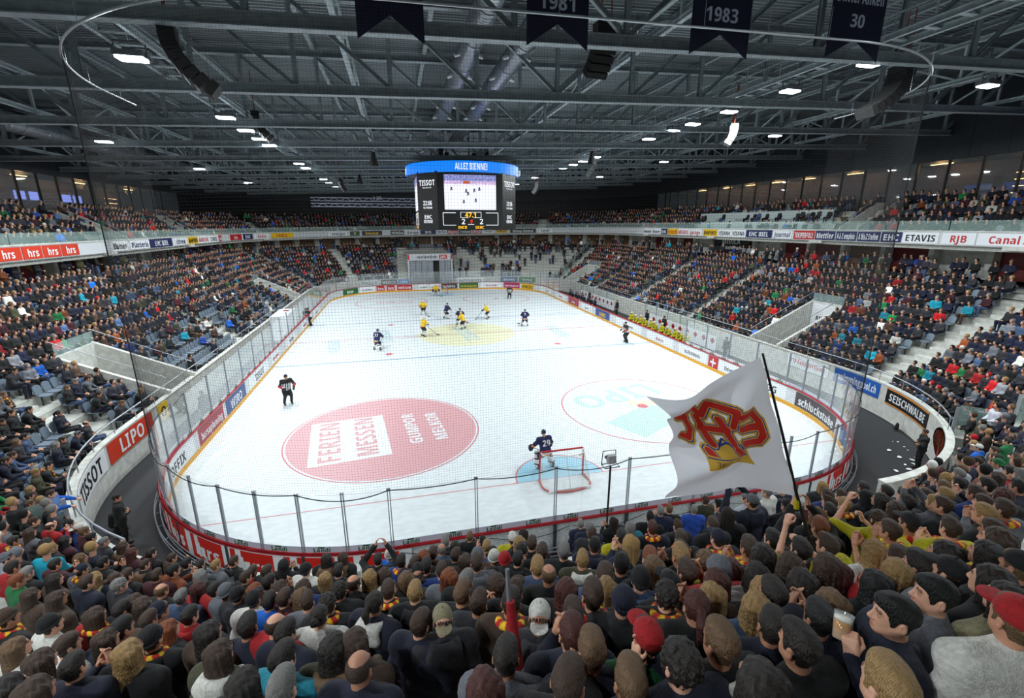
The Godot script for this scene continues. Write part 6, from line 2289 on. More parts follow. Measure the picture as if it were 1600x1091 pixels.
var beer_fan: Node3D
var flag_fan: Node3D
var tall_fan: Node3D
func terrace_crowd() -> void:
	var grp := "fans on the standing terrace"
	# three figures of their own: the drinker, his neighbour and the flag bearer
	var h := terrace_hit(1405, 965)
	beer_fan = fan(h, "uk", "N", "", "", grp, "person with slicked black hair in navy sweater drinking beer from a cup", "drink")
	beer_fan.rotation.y = 0.95
	h = terrace_hit(1466, 932)
	var nb := fan(h, "uk", "g", "", "", grp, "person with dark hair and beard in grey fleece, hand at the forehead", "drink")
	nb.rotation.y = 0.9
	h = terrace_hit(1296, 856)
	flag_fan = fan(h, "ub", "Y", "T", "", grp, "person in yellow shirt holding up the pole of the white flag", "tee_raise")
	flag_fan.rotation.y = 0.1
	h = terrace_hit(1174, 800)
	var tall := fan(h, "Cg", "N", "h", "", grp, "person in navy hooded jacket and grey cap standing tall by the white flag", "raise")
	tall.scale = Vector3.ONE * 1.12
	tall_fan = tall
	for e in (FANS + ";" + FANS2 + ";" + FANS3 + ";" + FANS4).split(";"):
		var q := e.split(",")
		h = terrace_hit(float(q[0]), float(q[1]))
		for it in (0 if q[0] in ["843", "692"] else 2):
			for p in head_spots:
				var dd := Vector3(h.x - p.x, 0, h.z - p.z)
				if dd.length() < 0.34 and dd.length() > 0.01:
					h += dd.normalized() * minf(0.04, 0.34 - dd.length())
		var fo := fan(h, q[2], q[3], q[4], spot_name(h), grp)
		if q[0] in ["843", "692"]:
			letters("PARIS" if q[0] == "843" else "Kings", 0.032, mat("print_k", Color(0.08, 0.08, 0.12), 0.5), fo.get_node("hat"), Transform3D(Basis(Vector3.UP, PI) * Basis(Vector3.RIGHT, -0.35), Vector3(0, 0.068, -0.0925)), 0.11)
	# fill the gaps between them
	for area in [[1440.0, 1610.0, 640.0, 790.0, 34, 0.5], [-10.0, 170.0, 780.0, 900.0, 14, 0.5]]:
		var want: int = area[4]
		for i in 900:
			if want == 0:
				break
			h = terrace_hit(rng.randf_range(area[0], area[1]), rng.randf_range(area[2], area[3]))
			if boff(h) < 0.6 or boff(h) > 8.8 or h.z < -3.5:
				continue
			var free := true
			for p in head_spots:
				if Vector2(p.x - h.x, p.z - h.z).length() < area[5]:
					free = false
					break
			if free:
				head_spots.append(h)
				terrace_fill.append(Transform3D(Basis(Vector3.UP, face_yaw(h, Vector3(1.5, 0, -17)) + rng.randf_range(-0.3, 0.3)), Vector3(h.x, terr_y(boff(h)), h.z)))
				want -= 1
	var left := 45
	var coats := ["K", "K", "N", "k", "T", "M", "g", "O"]
	for i in 3000:
		if left == 0:
			break
		h = terrace_hit(rng.randf_range(-10, 1610), rng.randf_range(760, 1085))
		if boff(h) < 1.6 or boff(h) > 8.8:
			continue
		var ok := true
		for p in head_spots:
			if Vector2(p.x - h.x, p.z - h.z).length() < 0.62:
				ok = false
				break
		if not ok:
			continue
		head_spots.append(h)
		terrace_fill.append(Transform3D(Basis(Vector3.UP, face_yaw(h, Vector3(1.5, 0, -17)) + rng.randf_range(-0.3, 0.3)) * Basis.from_scale(Vector3.ONE * clampf((h.y - terr_y(boff(h))) / 1.635, 0.86, 1.1)), Vector3(h.x, terr_y(boff(h)), h.z)))
		left -= 1

# ---------------------------------------------------------------- seats and seated spectators
func seat_meshes() -> Array:
	var back := MB.new()
	var poly := PackedVector2Array()
	for i in 9:
		var a := PI * i / 8.0
		poly.append(Vector2(cos(a) * 0.215, 0.28 + sin(a) * 0.13))
	poly.append(Vector2(-0.2, 0.0))
	poly.append(Vector2(0.2, 0.0))
	back.slab(poly, Transform3D(Basis(Vector3.RIGHT, 0.2), Vector3(0, 0.5, 0.2)), 0.035)
	var pan := MB.new()
	var pp := PackedVector2Array()
	for i in 9:
		var a := PI * i / 8.0
		pp.append(Vector2(cos(a) * 0.21, -0.12 - sin(a) * 0.1))
	pp.append(Vector2(-0.2, 0.2))
	pp.append(Vector2(0.2, 0.2))
	pp.reverse()
	pan.slab(pp, Transform3D(Basis(Vector3.RIGHT, PI / 2 - 0.08), Vector3(0, 0.44, 0)), 0.04)
	var leg := MB.new()
	leg.bx(0, 0.21, 0.16, 0.05, 0.42, 0.05)
	leg.bx(0, 0.4, 0.06, 0.06, 0.04, 0.3)
	return [back.mesh(), pan.mesh(), leg.mesh()]

func multi(called: String, mesh: Mesh, m: Material, parent: Node, xf: Array, col: Array) -> void:
	var mm := MultiMesh.new()
	mm.transform_format = MultiMesh.TRANSFORM_3D
	mm.use_colors = col.size() > 0
	mm.mesh = mesh
	mm.instance_count = xf.size()
	for i in xf.size():
		mm.set_instance_transform(i, xf[i])
		if col.size() > 0:
			mm.set_instance_color(i, col[i])
	var o := MultiMeshInstance3D.new()
	o.name = called
	o.multimesh = mm
	o.material_override = m
	o.set_meta("kind", "stuff")
	parent.add_child(o, true)

func seated_crowd() -> void:
	var seats := []     # [transform, occupied, distance, s, k]
	var folk := []      # [transform, distance, s, k, seated]
	var occ := func(s: float, k: int) -> float:
		if s < 16.0: return 0.78
		if s < 24.0: return 0.9 if k > 3 else 0.55
		if s < 50.0: return 0.95 if k > 3 else (0.3 if k < 2 else 0.55)
		if s < 76.0: return 0.88
		if s < 85.0: return 0.6
		if s > 149.0: return 0.86
		return 0.96
	for k in ROWS:
		var o := row_o(k) + 0.5
		for sp in row_spans(k):
			var s: float = sp[0] + 0.4
			while s < sp[1] - 0.3:
				var step := 0.52 / bscale(s, o)
				var ok := not (s > STAND[0] and s < STAND[1])
				for a in AISLES:
					if absf(s - a) < 0.85 / bscale(s, o):
						ok = false
				if ok:
					var nn := bn(s)
					var p := bp(s, o) + Vector3.UP * row_y(k)
					var x := Transform3D(Basis(Vector3.UP, atan2(nn.x, nn.z)), p)
					var d := p.distance_to(CAM)
					var full: bool = rng.randf() < occ.call(s, k)
					seats.append([x, full, d, s, k])
					if full:
						folk.append([x, d, s, k, true])
				elif s > STAND[0] and s < STAND[1] and rng.randf() < (0.35 if k > 7 else 0.1) + (0.4 if absf(s - 92.0) < 3.0 and k < 3 else 0.0):
					var nn := bn(s)
					folk.append([Transform3D(Basis(Vector3.UP, atan2(nn.x, nn.z)), bp(s, o) + Vector3.UP * row_y(k)), 99.0, s, k, false])
				s += step
	# people standing along the top walkway
	var s := S_LO
	while s < S_HI:
		if rng.randf() < (0.6 if s < 60 or s > 105 else 0.5):
			var nn := bn(s)
			folk.append([Transform3D(Basis(Vector3.UP, atan2(nn.x, nn.z) + rng.randf_range(-0.4, 0.4)), bp(s, rng.randf_range(9.5, 10.8)) + Vector3.UP * 6.05), 50.0, s, 12, false])
		s += 0.55
	# balcony
	for j in UROWS:
		s = U_LO + 1.0
		while s < U_HI - 1.0:
			var o := up_o(j) + 0.35
			var press := s > 118.0 and s < 137.0 and j < 4
			var ok := true
			for a in [22.0, 36.0, 50.0, 64.0, 80.0, 96.0, 110.0, 124.0, 137.5, 150.0, 38.2, 52.7, 139.9, 120.7]:
				if absf(s - a) < 0.8 / bscale(s, o):
					ok = false
			if ok and not (press and j == 1):
				var nn := bn(s)
				var p := bp(s, o)
				p.y = up_y(j) + TILT * p.x
				var x := Transform3D(Basis(Vector3.UP, atan2(nn.x, nn.z)), p)
				var full := rng.randf() < (0.5 if press else 0.9)
				seats.append([x, full, p.distance_to(CAM), s, 20 + j])
				if full:
					folk.append([x, p.distance_to(CAM), s, 20 + j, true])
			s += 0.54 / bscale(s, o)
	# seats: the nearest ones singly, the rest in bulk
	var sm := seat_meshes()
	var grey := mat("seat_plastic", Color(0.42, 0.47, 0.52), 0.42)
	var steel: Material = mats["dark_steel"]
	seats.sort_custom(func(a, b): return a[2] + (9.0 if a[1] else 0.0) < b[2] + (9.0 if b[1] else 0.0))
	var n := 0
	var xf := []
	for e in seats:
		if n < 290 and in_frame(e[0].origin + Vector3.UP * 0.6):
			n += 1
			var side := "behind the wall adverts" if e[3] < 60 else "behind the oval sign"
			if e[4] >= 20: side = "on the balcony above the advert band"
			var t := thing("stadium_seat", "%s grey folding seat in row %s %s" % ["taken" if e[1] else "empty", ["one", "two", "three", "four", "five", "six", "seven", "eight", "nine", "ten", "eleven"][e[4] % 20], side], "seat", e[0].origin, e[0].basis.get_euler().y, "stadium seats")
			part("backrest", sm[0], grey, t)
			part("seat_pan", sm[1], grey, t)
			part("bracket", sm[2], steel, t)
		else:
			xf.append(e[0])
	var rest := thing("seat_rows", "rows of grey plastic seats farther round the stands", "seats", Vector3.ZERO, 0.0, "", "stuff")
	multi("backrest", sm[0], grey, rest, xf, [])
	multi("seat_pan", sm[1], grey, rest, xf, [])
	# spectators
	folk.sort_custom(func(a, b): return a[1] < b[1])
	var pal := "KKKKKKKKKKKKNNNNNNNNkkkkkkkkKKNNKKkkTTTMMggOODlWRBbGRtoKNKkKNKkKNKk"
	var hp := "skddbblyg"
	var styles := "sssslsubpcl"
	n = 0
	var xs := {true: [], false: []}
	for e in folk:
		var p: Vector3 = e[0].origin
		if e[4] and n < 32 and in_frame(p + Vector3.UP * 1.0) and e[3] < 20:
			n += 1
			var c := pal[rng.randi() % pal.length()]
			var hair := styles[rng.randi() % styles.length()] + "kddbblyg"[rng.randi() % 8]
			if rng.randf() < 0.12:
				hair = "BC"[rng.randi() % 2] + "KNgRW"[rng.randi() % 5]
			var fl := "x" if rng.randf() < (0.25 if e[2] > 100 else 0.08) else ("h" if rng.randf() < 0.2 else "")
			var ps: String = ["sit", "sit", "sit_lean", "sit_fold"][rng.randi() % 4]
			var tail := "seated behind the wall adverts" if e[2] < 60 else "seated by the oval sign"
			var yaw: float = e[0].basis.get_euler().y
			var yc := face_yaw(p, Vector3(1.5, 0, -22))
			person(p, lerp_angle(yaw, yc, 0.45) + rng.randf_range(-0.12, 0.12), rng.randf_range(0.95, 1.06), ps, hair, c, ["K", "N", "D", "D", "k"][rng.randi() % 5], fl, tail, "spectators in the seats")
		else:
			xs[e[4]].append(e[0])
	xs[false].append_array(terrace_fill)
	var vc := mat("crowd_cloth", Color.WHITE, 0.9)
	vc.vertex_color_use_as_albedo = true
	var vs := mat("crowd_skin", Color.WHITE, 0.6)
	vs.vertex_color_use_as_albedo = true
	for seated in [true, false]:
		var low := make_low("low", seated)
		var t := thing("seated_crowd" if seated else "standing_crowd", "dense crowd seated in the farther rows of the stands" if seated else "people standing packed on the walkways and terrace steps", "crowd", Vector3.ZERO, 0.0, "", "stuff")
		var a := []
		var cj := []
		var ct := []
		var ch := []
		var cs := []
		for x in xs[seated]:
			var y: Transform3D = x
			y.basis = y.basis * Basis(Vector3.UP, rng.randf_range(-0.35, 0.35)) * Basis.from_scale(Vector3.ONE * rng.randf_range(0.93, 1.07))
			a.append(y)
			var c: Array = CLOTH[pal[rng.randi() % pal.length()]]
			var v := rng.randf_range(0.75, 1.25)
			cj.append(Color(c[1] * v, c[2] * v, c[3] * v).srgb_to_linear())
			c = CLOTH["KNDDkTKN"[rng.randi() % 8]]
			ct.append(Color(c[1], c[2], c[3]).srgb_to_linear())
			c = HAIR["kddbblygg"[rng.randi() % 9]]
			if rng.randf() < 0.12: c = CLOTH["KNgRWK"[rng.randi() % 6]]
			ch.append(Color(c[1], c[2], c[3]).srgb_to_linear())
			cs.append(Color(0.78, 0.58, 0.48).srgb_to_linear() * rng.randf_range(0.8, 1.1))
		# those close by get full figures, the rest light ones
		var ps_list: Array = ["sit", "sit_lean", "sit_fold"] if seated else ["stand", "folded", "clap"]
		var hs: Array = ["short", "long", "undercut", "curly"]
		var far := [[], [], [], [], []]
		var near := {}
		for i in a.size():
			var y: Transform3D = a[i]
			if y.origin.distance_to(CAM) < (27.0 if seated else 14.0) and in_frame(y.origin + Vector3.UP, 60.0):
				var ps: String = ps_list[rng.randi() % 3]
				var hst: String = hs[rng.randi() % 4]
				for e in [["body_" + ps, y, cs[i]], ["jacket_" + ps, y, cj[i]], ["trousers_" + ps, y, ct[i]], ["hair_" + hst, y * pose[ps].head, ch[i]]]:
					if not near.has(e[0]): near[e[0]] = [[], []]
					near[e[0]][0].append(e[1])
					near[e[0]][1].append(e[2])
			else:
				far[0].append(y); far[1].append(cj[i]); far[2].append(ct[i]); far[3].append(ch[i]); far[4].append(cs[i])
		for key in near:
			var w: PackedStringArray = key.split("_", true, 1)
			multi(w[0], hairs[w[1]] if w[0] == "hair" else pose[w[1]][w[0]], vs if w[0] == "body" else vc, t, near[key][0], near[key][1])
		multi("jacket", low.jacket, vc, t, far[0], far[1])
		multi("trousers", low.trousers, vc, t, far[0], far[2])
		multi("hair", low.hair, vc, t, far[0], far[3])
		multi("skin", low.skin, vs, t, far[0], far[4])

# ---------------------------------------------------------------- players and officials
var skater := {}
func make_skater(called: String, crouch: float, spread: float, fwd: float, goalie: bool) -> void:
	var hip := Vector3(0, 0.98 - crouch, 0.05)
	var chest := hip + Vector3(0, 0.36, -0.1 - fwd)
	var sh := chest + Vector3(0, 0.12, -0.02)
	var d := {}
	var kn := [Vector3(-0.14 - spread * 0.5, 0.55 - crouch * 0.5, -0.14 - crouch * 0.4), Vector3(0.14 + spread * 0.5, 0.55 - crouch * 0.5, -0.14 - crouch * 0.3)]
	var an := [Vector3(-0.13 - spread, 0.14, 0.02), Vector3(0.13 + spread, 0.14, 0.06)]
	var el := [sh + Vector3(-0.38, -0.24, -0.08), sh + Vector3(0.38, -0.24, -0.08)]
	var wr := [sh + Vector3(-0.25, -0.4, -0.34), sh + Vector3(0.25, -0.36, -0.32)]
	if goalie:
		wr = [sh + Vector3(-0.45, -0.42, -0.26), sh + Vector3(0.45, -0.42, -0.26)]
	var lo := Vector3(-0.75, 0, -0.95)
	var hi := Vector3(0.75, 2.1, 0.45)
	var s := Sdf.new(lo, hi, 0.03)
	s.cap(hip + Vector3(-0.07, -0.06, 0), chest + Vector3(-0.08, 0, 0), 0.17, 0.17, 0.06)
	s.cap(hip + Vector3(0.07, -0.06, 0), chest + Vector3(0.08, 0, 0), 0.17, 0.17, 0.06)
	for e in 2:
		var sx := -1.0 if e == 0 else 1.0
		s.cap(sh + Vector3(sx * 0.05, 0.02, 0), sh + Vector3(sx * 0.23, 0, 0), 0.1, 0.115, 0.05)
		s.cap(sh + Vector3(sx * 0.23, 0, 0), el[e], 0.1, 0.085, 0.04)
		s.cap(el[e], wr[e].lerp(el[e], 0.15), 0.085, 0.065, 0.04)
	s.ripple(0.01, 26.0, 12.0)
	s.plane(Vector3(0, hip.y - 0.16, 0), Vector3(0, -1, 0))
	for kit in ["navy", "gold", "ref"]:
		var m := MB.new()
		var colf := func(p: Vector3) -> Color:
			var q := p.y - hip.y
			var arm := absf(p.x) > 0.3
			if kit == "navy":
				if q < -0.06 or (arm and p.y < sh.y - 0.28 and p.y > sh.y - 0.36): return Color(0.75, 0.28, 0.02)
				if q < -0.01: return Color(0.7, 0.7, 0.7)
				return Color(0.012, 0.018, 0.075)
			if kit == "gold":
				if q < -0.06 or (arm and p.y < sh.y - 0.26): return Color(0.02, 0.018, 0.015)
				if q < 0.0: return Color(0.5, 0.04, 0.03)
				return Color(0.78, 0.5, 0.02)
			return Color(0.8, 0.8, 0.8) if (not arm and sin(p.x * 52.0) > -0.35 and q < 0.36) else (Color(0.45, 0.02, 0.03) if arm and p.y < sh.y - 0.18 else Color(0.012, 0.012, 0.014))
		s.into(m, Transform3D(), colf)
		d["jersey_" + kit] = m.mesh()
	s = Sdf.new(lo, Vector3(0.75, 1.3, 0.45), 0.03)
	for e in 2:
		var sx := -1.0 if e == 0 else 1.0
		s.cap(hip + Vector3(sx * 0.1, -0.08, 0), kn[e].lerp(hip, 0.2), 0.155, 0.13, 0.05)
	var m := MB.new()
	s.into(m)
	d.pants = m.mesh()
	s = Sdf.new(lo, Vector3(0.75, 0.9, 0.45), 0.025)
	for e in 2:
		s.cap(kn[e] + Vector3(0, 0.04, 0), an[e], 0.09, 0.075, 0.03)
		if goalie:
			s.cap(kn[e] + Vector3(-0.06, 0.18, -0.06), an[e] + Vector3(-0.06, 0.0, -0.1), 0.08, 0.08, 0.03)
			s.cap(kn[e] + Vector3(0.06, 0.18, -0.06), an[e] + Vector3(0.06, 0.0, -0.1), 0.08, 0.08, 0.03)
	m = MB.new()
	var sock := func(p: Vector3) -> Color:
		return Color(0.02, 0.02, 0.03) if fposmod(p.y, 0.2) < 0.06 else Color(0.75, 0.75, 0.75)
	s.into(m, Transform3D(), sock)
	d.socks = m.mesh()
	m = MB.new()
	s = Sdf.new(lo, Vector3(0.75, 0.4, 0.45), 0.02)
	for e in 2:
		s.cap(an[e] + Vector3(0, 0.03, 0.03), an[e] + Vector3(0, -0.05, 0.02), 0.06, 0.05, 0.02)
		s.cap(an[e] + Vector3(0, -0.05, 0.03), an[e] + Vector3(0, -0.055, -0.15), 0.045, 0.038, 0.02)
	s.into(m)
	for e in 2:
		m.bx(an[e].x, 0.03, an[e].z - 0.05, 0.012, 0.06, 0.3)
	m.c.resize(0)
	d.skates = m.mesh()
	m = MB.new()
	s = Sdf.new(lo, hi, 0.024)
	for e in 2:
		s.cap(wr[e] + (el[e] - wr[e]) * 0.3, wr[e], 0.068, 0.07, 0.02)
		s.cap(wr[e], wr[e] + (wr[e] - el[e]).normalized() * 0.1, 0.066, 0.055, 0.02)
		if goalie:
			s.ell(wr[e] + Vector3(0, -0.05, -0.05), Vector3(0.12, 0.17, 0.07), 0.02)
	s.into(m)
	d.gloves = m.mesh()
	# body inside the kit, with the head
	m = MB.new()
	s = Sdf.new(lo, hi, 0.035)
	s.cap(hip, chest, 0.13, 0.14, 0.05)
	s.cap(chest, sh + Vector3(0, 0.14, -0.03), 0.1, 0.055, 0.04)
	for e in 2:
		var sx := -1.0 if e == 0 else 1.0
		s.cap(sh + Vector3(sx * 0.18, 0, 0), el[e], 0.06, 0.05, 0.03)
		s.cap(el[e], wr[e], 0.05, 0.04, 0.03)
		s.cap(hip + Vector3(sx * 0.08, 0, 0), kn[e], 0.09, 0.06, 0.03)
		s.cap(kn[e], an[e], 0.06, 0.045, 0.03)
	s.into(m)
	d.head = Transform3D(Basis(Vector3.RIGHT, -0.12), sh + Vector3(0, 0.25, -0.06))
	add_mb(m, head_mb, d.head)
	d.body = m.mesh()
	d.wr = wr
	d.back = chest + Vector3(0, 0.02, 0.19)
	skater[called] = d

func player(kit: String, at: Vector3, yaw: float, ps: String, label: String, cat := "person", sc := 1.0, number := "", stick := 0) -> Node3D:
	var d: Dictionary = skater[ps]
	var t := thing("person", label, cat, at, yaw, "players and officials on the ice")
	t.scale = Vector3.ONE * sc
	var vm := mat("kit_cloth", Color.WHITE, 0.85)
	vm.vertex_color_use_as_albedo = true
	var blk := mat("kit_black", Color(0.06, 0.06, 0.065), 0.6)
	part("body", d.body, skin_mat(0), t)
	part("jersey", d["jersey_" + kit], vm, t)
	part("pants", d.pants, blk if kit != "navy" else mat("kit_navy", Color(0.08, 0.1, 0.2), 0.7), t)
	part("socks", d.socks, vm if kit != "ref" else blk, t)
	part("skates", d.skates, blk, t)
	part("gloves", d.gloves, blk if kit != "navy" else mat("kit_navy", Color(0.08, 0.1, 0.2), 0.7), t)
	part("helmet", hairs["helmet"], {"navy": mat("helmet_navy", Color(0.1, 0.13, 0.28), 0.3), "gold": mat("helmet_gold", Color(0.85, 0.8, 0.62), 0.3), "ref": blk}[kit], t, d.head)
	if number:
		letters(number, 0.26, mat("number_white", Color(0.9, 0.9, 0.9), 0.7), t, Transform3D(Basis(Vector3.RIGHT, -0.2), d.back + Vector3(0, 0.0, 0.02)), 0.34, "number")
	if stick != 0:
		var x := t.transform
		var g0: Vector3 = d.wr[0]
		var g1: Vector3 = d.wr[1]
		var tip: Vector3 = Vector3(-0.55 if stick < 0 else 0.55, 0.05, -1.15)
		var top: Vector3 = (g1 if stick < 0 else g0) + ((g1 if stick < 0 else g0) - tip).normalized() * 0.35
		var m := MB.new()
		m.tube([top, tip], 0.017, 6)
		var so := thing("hockey_stick", "stick held by the player " + label.trim_prefix("person "), "stick", at, yaw)
		so.scale = t.scale
		part("shaft", m.mesh(), mat("stick_dark", Color(0.12, 0.1, 0.09), 0.5), so)
		m = MB.new()
		m.box(Transform3D(Basis(Vector3.UP, 0.5 * stick), tip + Vector3(0.12 * stick, 0.0, -0.02)), Vector3(0.3, 0.075, 0.02))
		part("blade", m.mesh(), mat("stick_dark", Color(0.12, 0.1, 0.09), 0.5), so)
	return t

func on_ice(px: float, py: float) -> Vector3:
	var d := ray(px, py)
	return CAM + d * (-CAM.y / d.y)

func players() -> void:
	make_skater("stride", 0.14, 0.16, 0.12, false)
	make_skater("upright", 0.02, 0.06, 0.02, false)
	make_skater("goalie", 0.2, 0.2, 0.1, true)
	var L := [
		["navy", 590, 547, -0.5, "stride", "person in navy hockey kit with the number 37, skating alone", "37", -1],
		["navy", 697, 498, -1.0, "stride", "person in navy hockey kit skating between two in yellow", "", -1],
		["navy", 719, 508, -0.2, "stride", "person in navy hockey kit battling an opponent in yellow", "", 1],
		["gold", 724, 514, 0.9, "stride", "person in yellow hockey kit battling an opponent in navy", "", 1],
		["gold", 662, 492, 3.0, "stride", "person in yellow hockey kit skating towards the centre circle", "", -1],
		["gold", 662, 526, -0.9, "upright", "person in yellow hockey kit standing by the yellow circle", "", 1],
		["gold", 762, 498, 1.2, "stride", "person in yellow hockey kit turning hard with stick low", "", -1],
		["navy", 820, 510, -0.3, "stride", "person in navy hockey kit with stick low near the benches", "7", -1],
		["ref", 451, 632, -2.6, "upright", "person in striped referee shirt near the red advert circle", "", 0],
		["ref", 486, 509, 2.0, "upright", "person in striped referee shirt standing by the side boards", "", 0],
		["ref", 978, 535, 1.6, "upright", "person in striped referee shirt standing by the benches", "", 0],
		["ref", 796, 467, 3.1, "upright", "person in striped referee shirt by the far boards", "", 0],
		["navy", 852, 731, 0.15, "goalie", "person in navy goaltender kit numbered 29 by the net", "29", 1],
		["gold", 681, 462, PI, "goalie", "person in yellow goaltender kit in the far net", "", -1],
	]
	for e in L:
		player(e[0], on_ice(e[1], e[2]), e[3], e[4], e[5], "person", 1.0, e[6], e[7])
	# benches
	for b in [["navy", -46.0, -37.0, 9, "N"], ["gold", -29.0, -19.0, 11, "Y"]]:
		for i in int(b[3]):
			for row in 1:
				var z := lerpf(b[1], b[2], (i + 0.5) / b[3]) + rng.randf_range(-0.15, 0.15)
				var t := person(Vector3(16.2, 0.2, z), PI / 2 + rng.randf_range(-0.3, 0.3), 1.05, ["sit", "sit_lean"][i % 2], "BK", b[4], "K", "", "on the team bench", "players on the benches", "person in %s hockey kit and helmet seated on the team bench" % ("navy" if b[0] == "navy" else "yellow"))
				t.get_node("hat").mesh = hairs["helmet"]
				t.get_node("hat").material_override = mat("helmet_navy", Color(0.1, 0.13, 0.28), 0.3) if b[0] == "navy" else mat("helmet_gold", Color(0.85, 0.8, 0.62), 0.3)
				t.get_node("hat").name = "helmet"
	for e in [[-24.2, "folded", "person in black suit standing behind the yellow bench"], [-27.2, "stand", "person in dark jacket standing at the end of the yellow bench"], [-41.0, "folded", "person in black coat standing behind the navy bench"], [-33.5, "stand", "person in dark jacket standing in the gap between the benches"], [-16.0, "stand", "person in dark jacket behind the glass beside the yellow bench"]]:
		person(Vector3(17.0, 0.2, e[0]), PI / 2, 1.02, e[1], "sd", "K", "K", "", "", "staff by the benches", e[2])
	# guards and others on the black floor
	person(Vector3(-14.8, -0.05, -3.5), -1.1, 1.06, "folded", "sd", "K", "K", "", "", "", "person in black with folded arms standing on the floor by black bags")
	person(Vector3(14.7, -0.05, -1.1), 0.9, 1.04, "folded", "sb", "K", "K", "", "", "", "person in black with folded arms standing on the floor below the oval sign")
	person(Vector3(-16.0, -0.05, -13.5), 1.2, 1.0, "stand", "sk", "K", "K", "", "", "", "person in black waiting by the mouth of the stair opening")
	person(bp(9.0, 0.55) + Vector3.UP * 1.2, -1.35, 1.0, "reach", "sb", "b", "K", "", "", "", "person in bright blue jacket leaning on the handrail of the curved wall")
	person(bp(7.3, 0.5) + Vector3.UP * 0.75, -1.5, 1.0, "stand", "Bg", "B", "K", "", "", "", "person in blue jacket and grey knitted hat standing at the end of the curved wall")

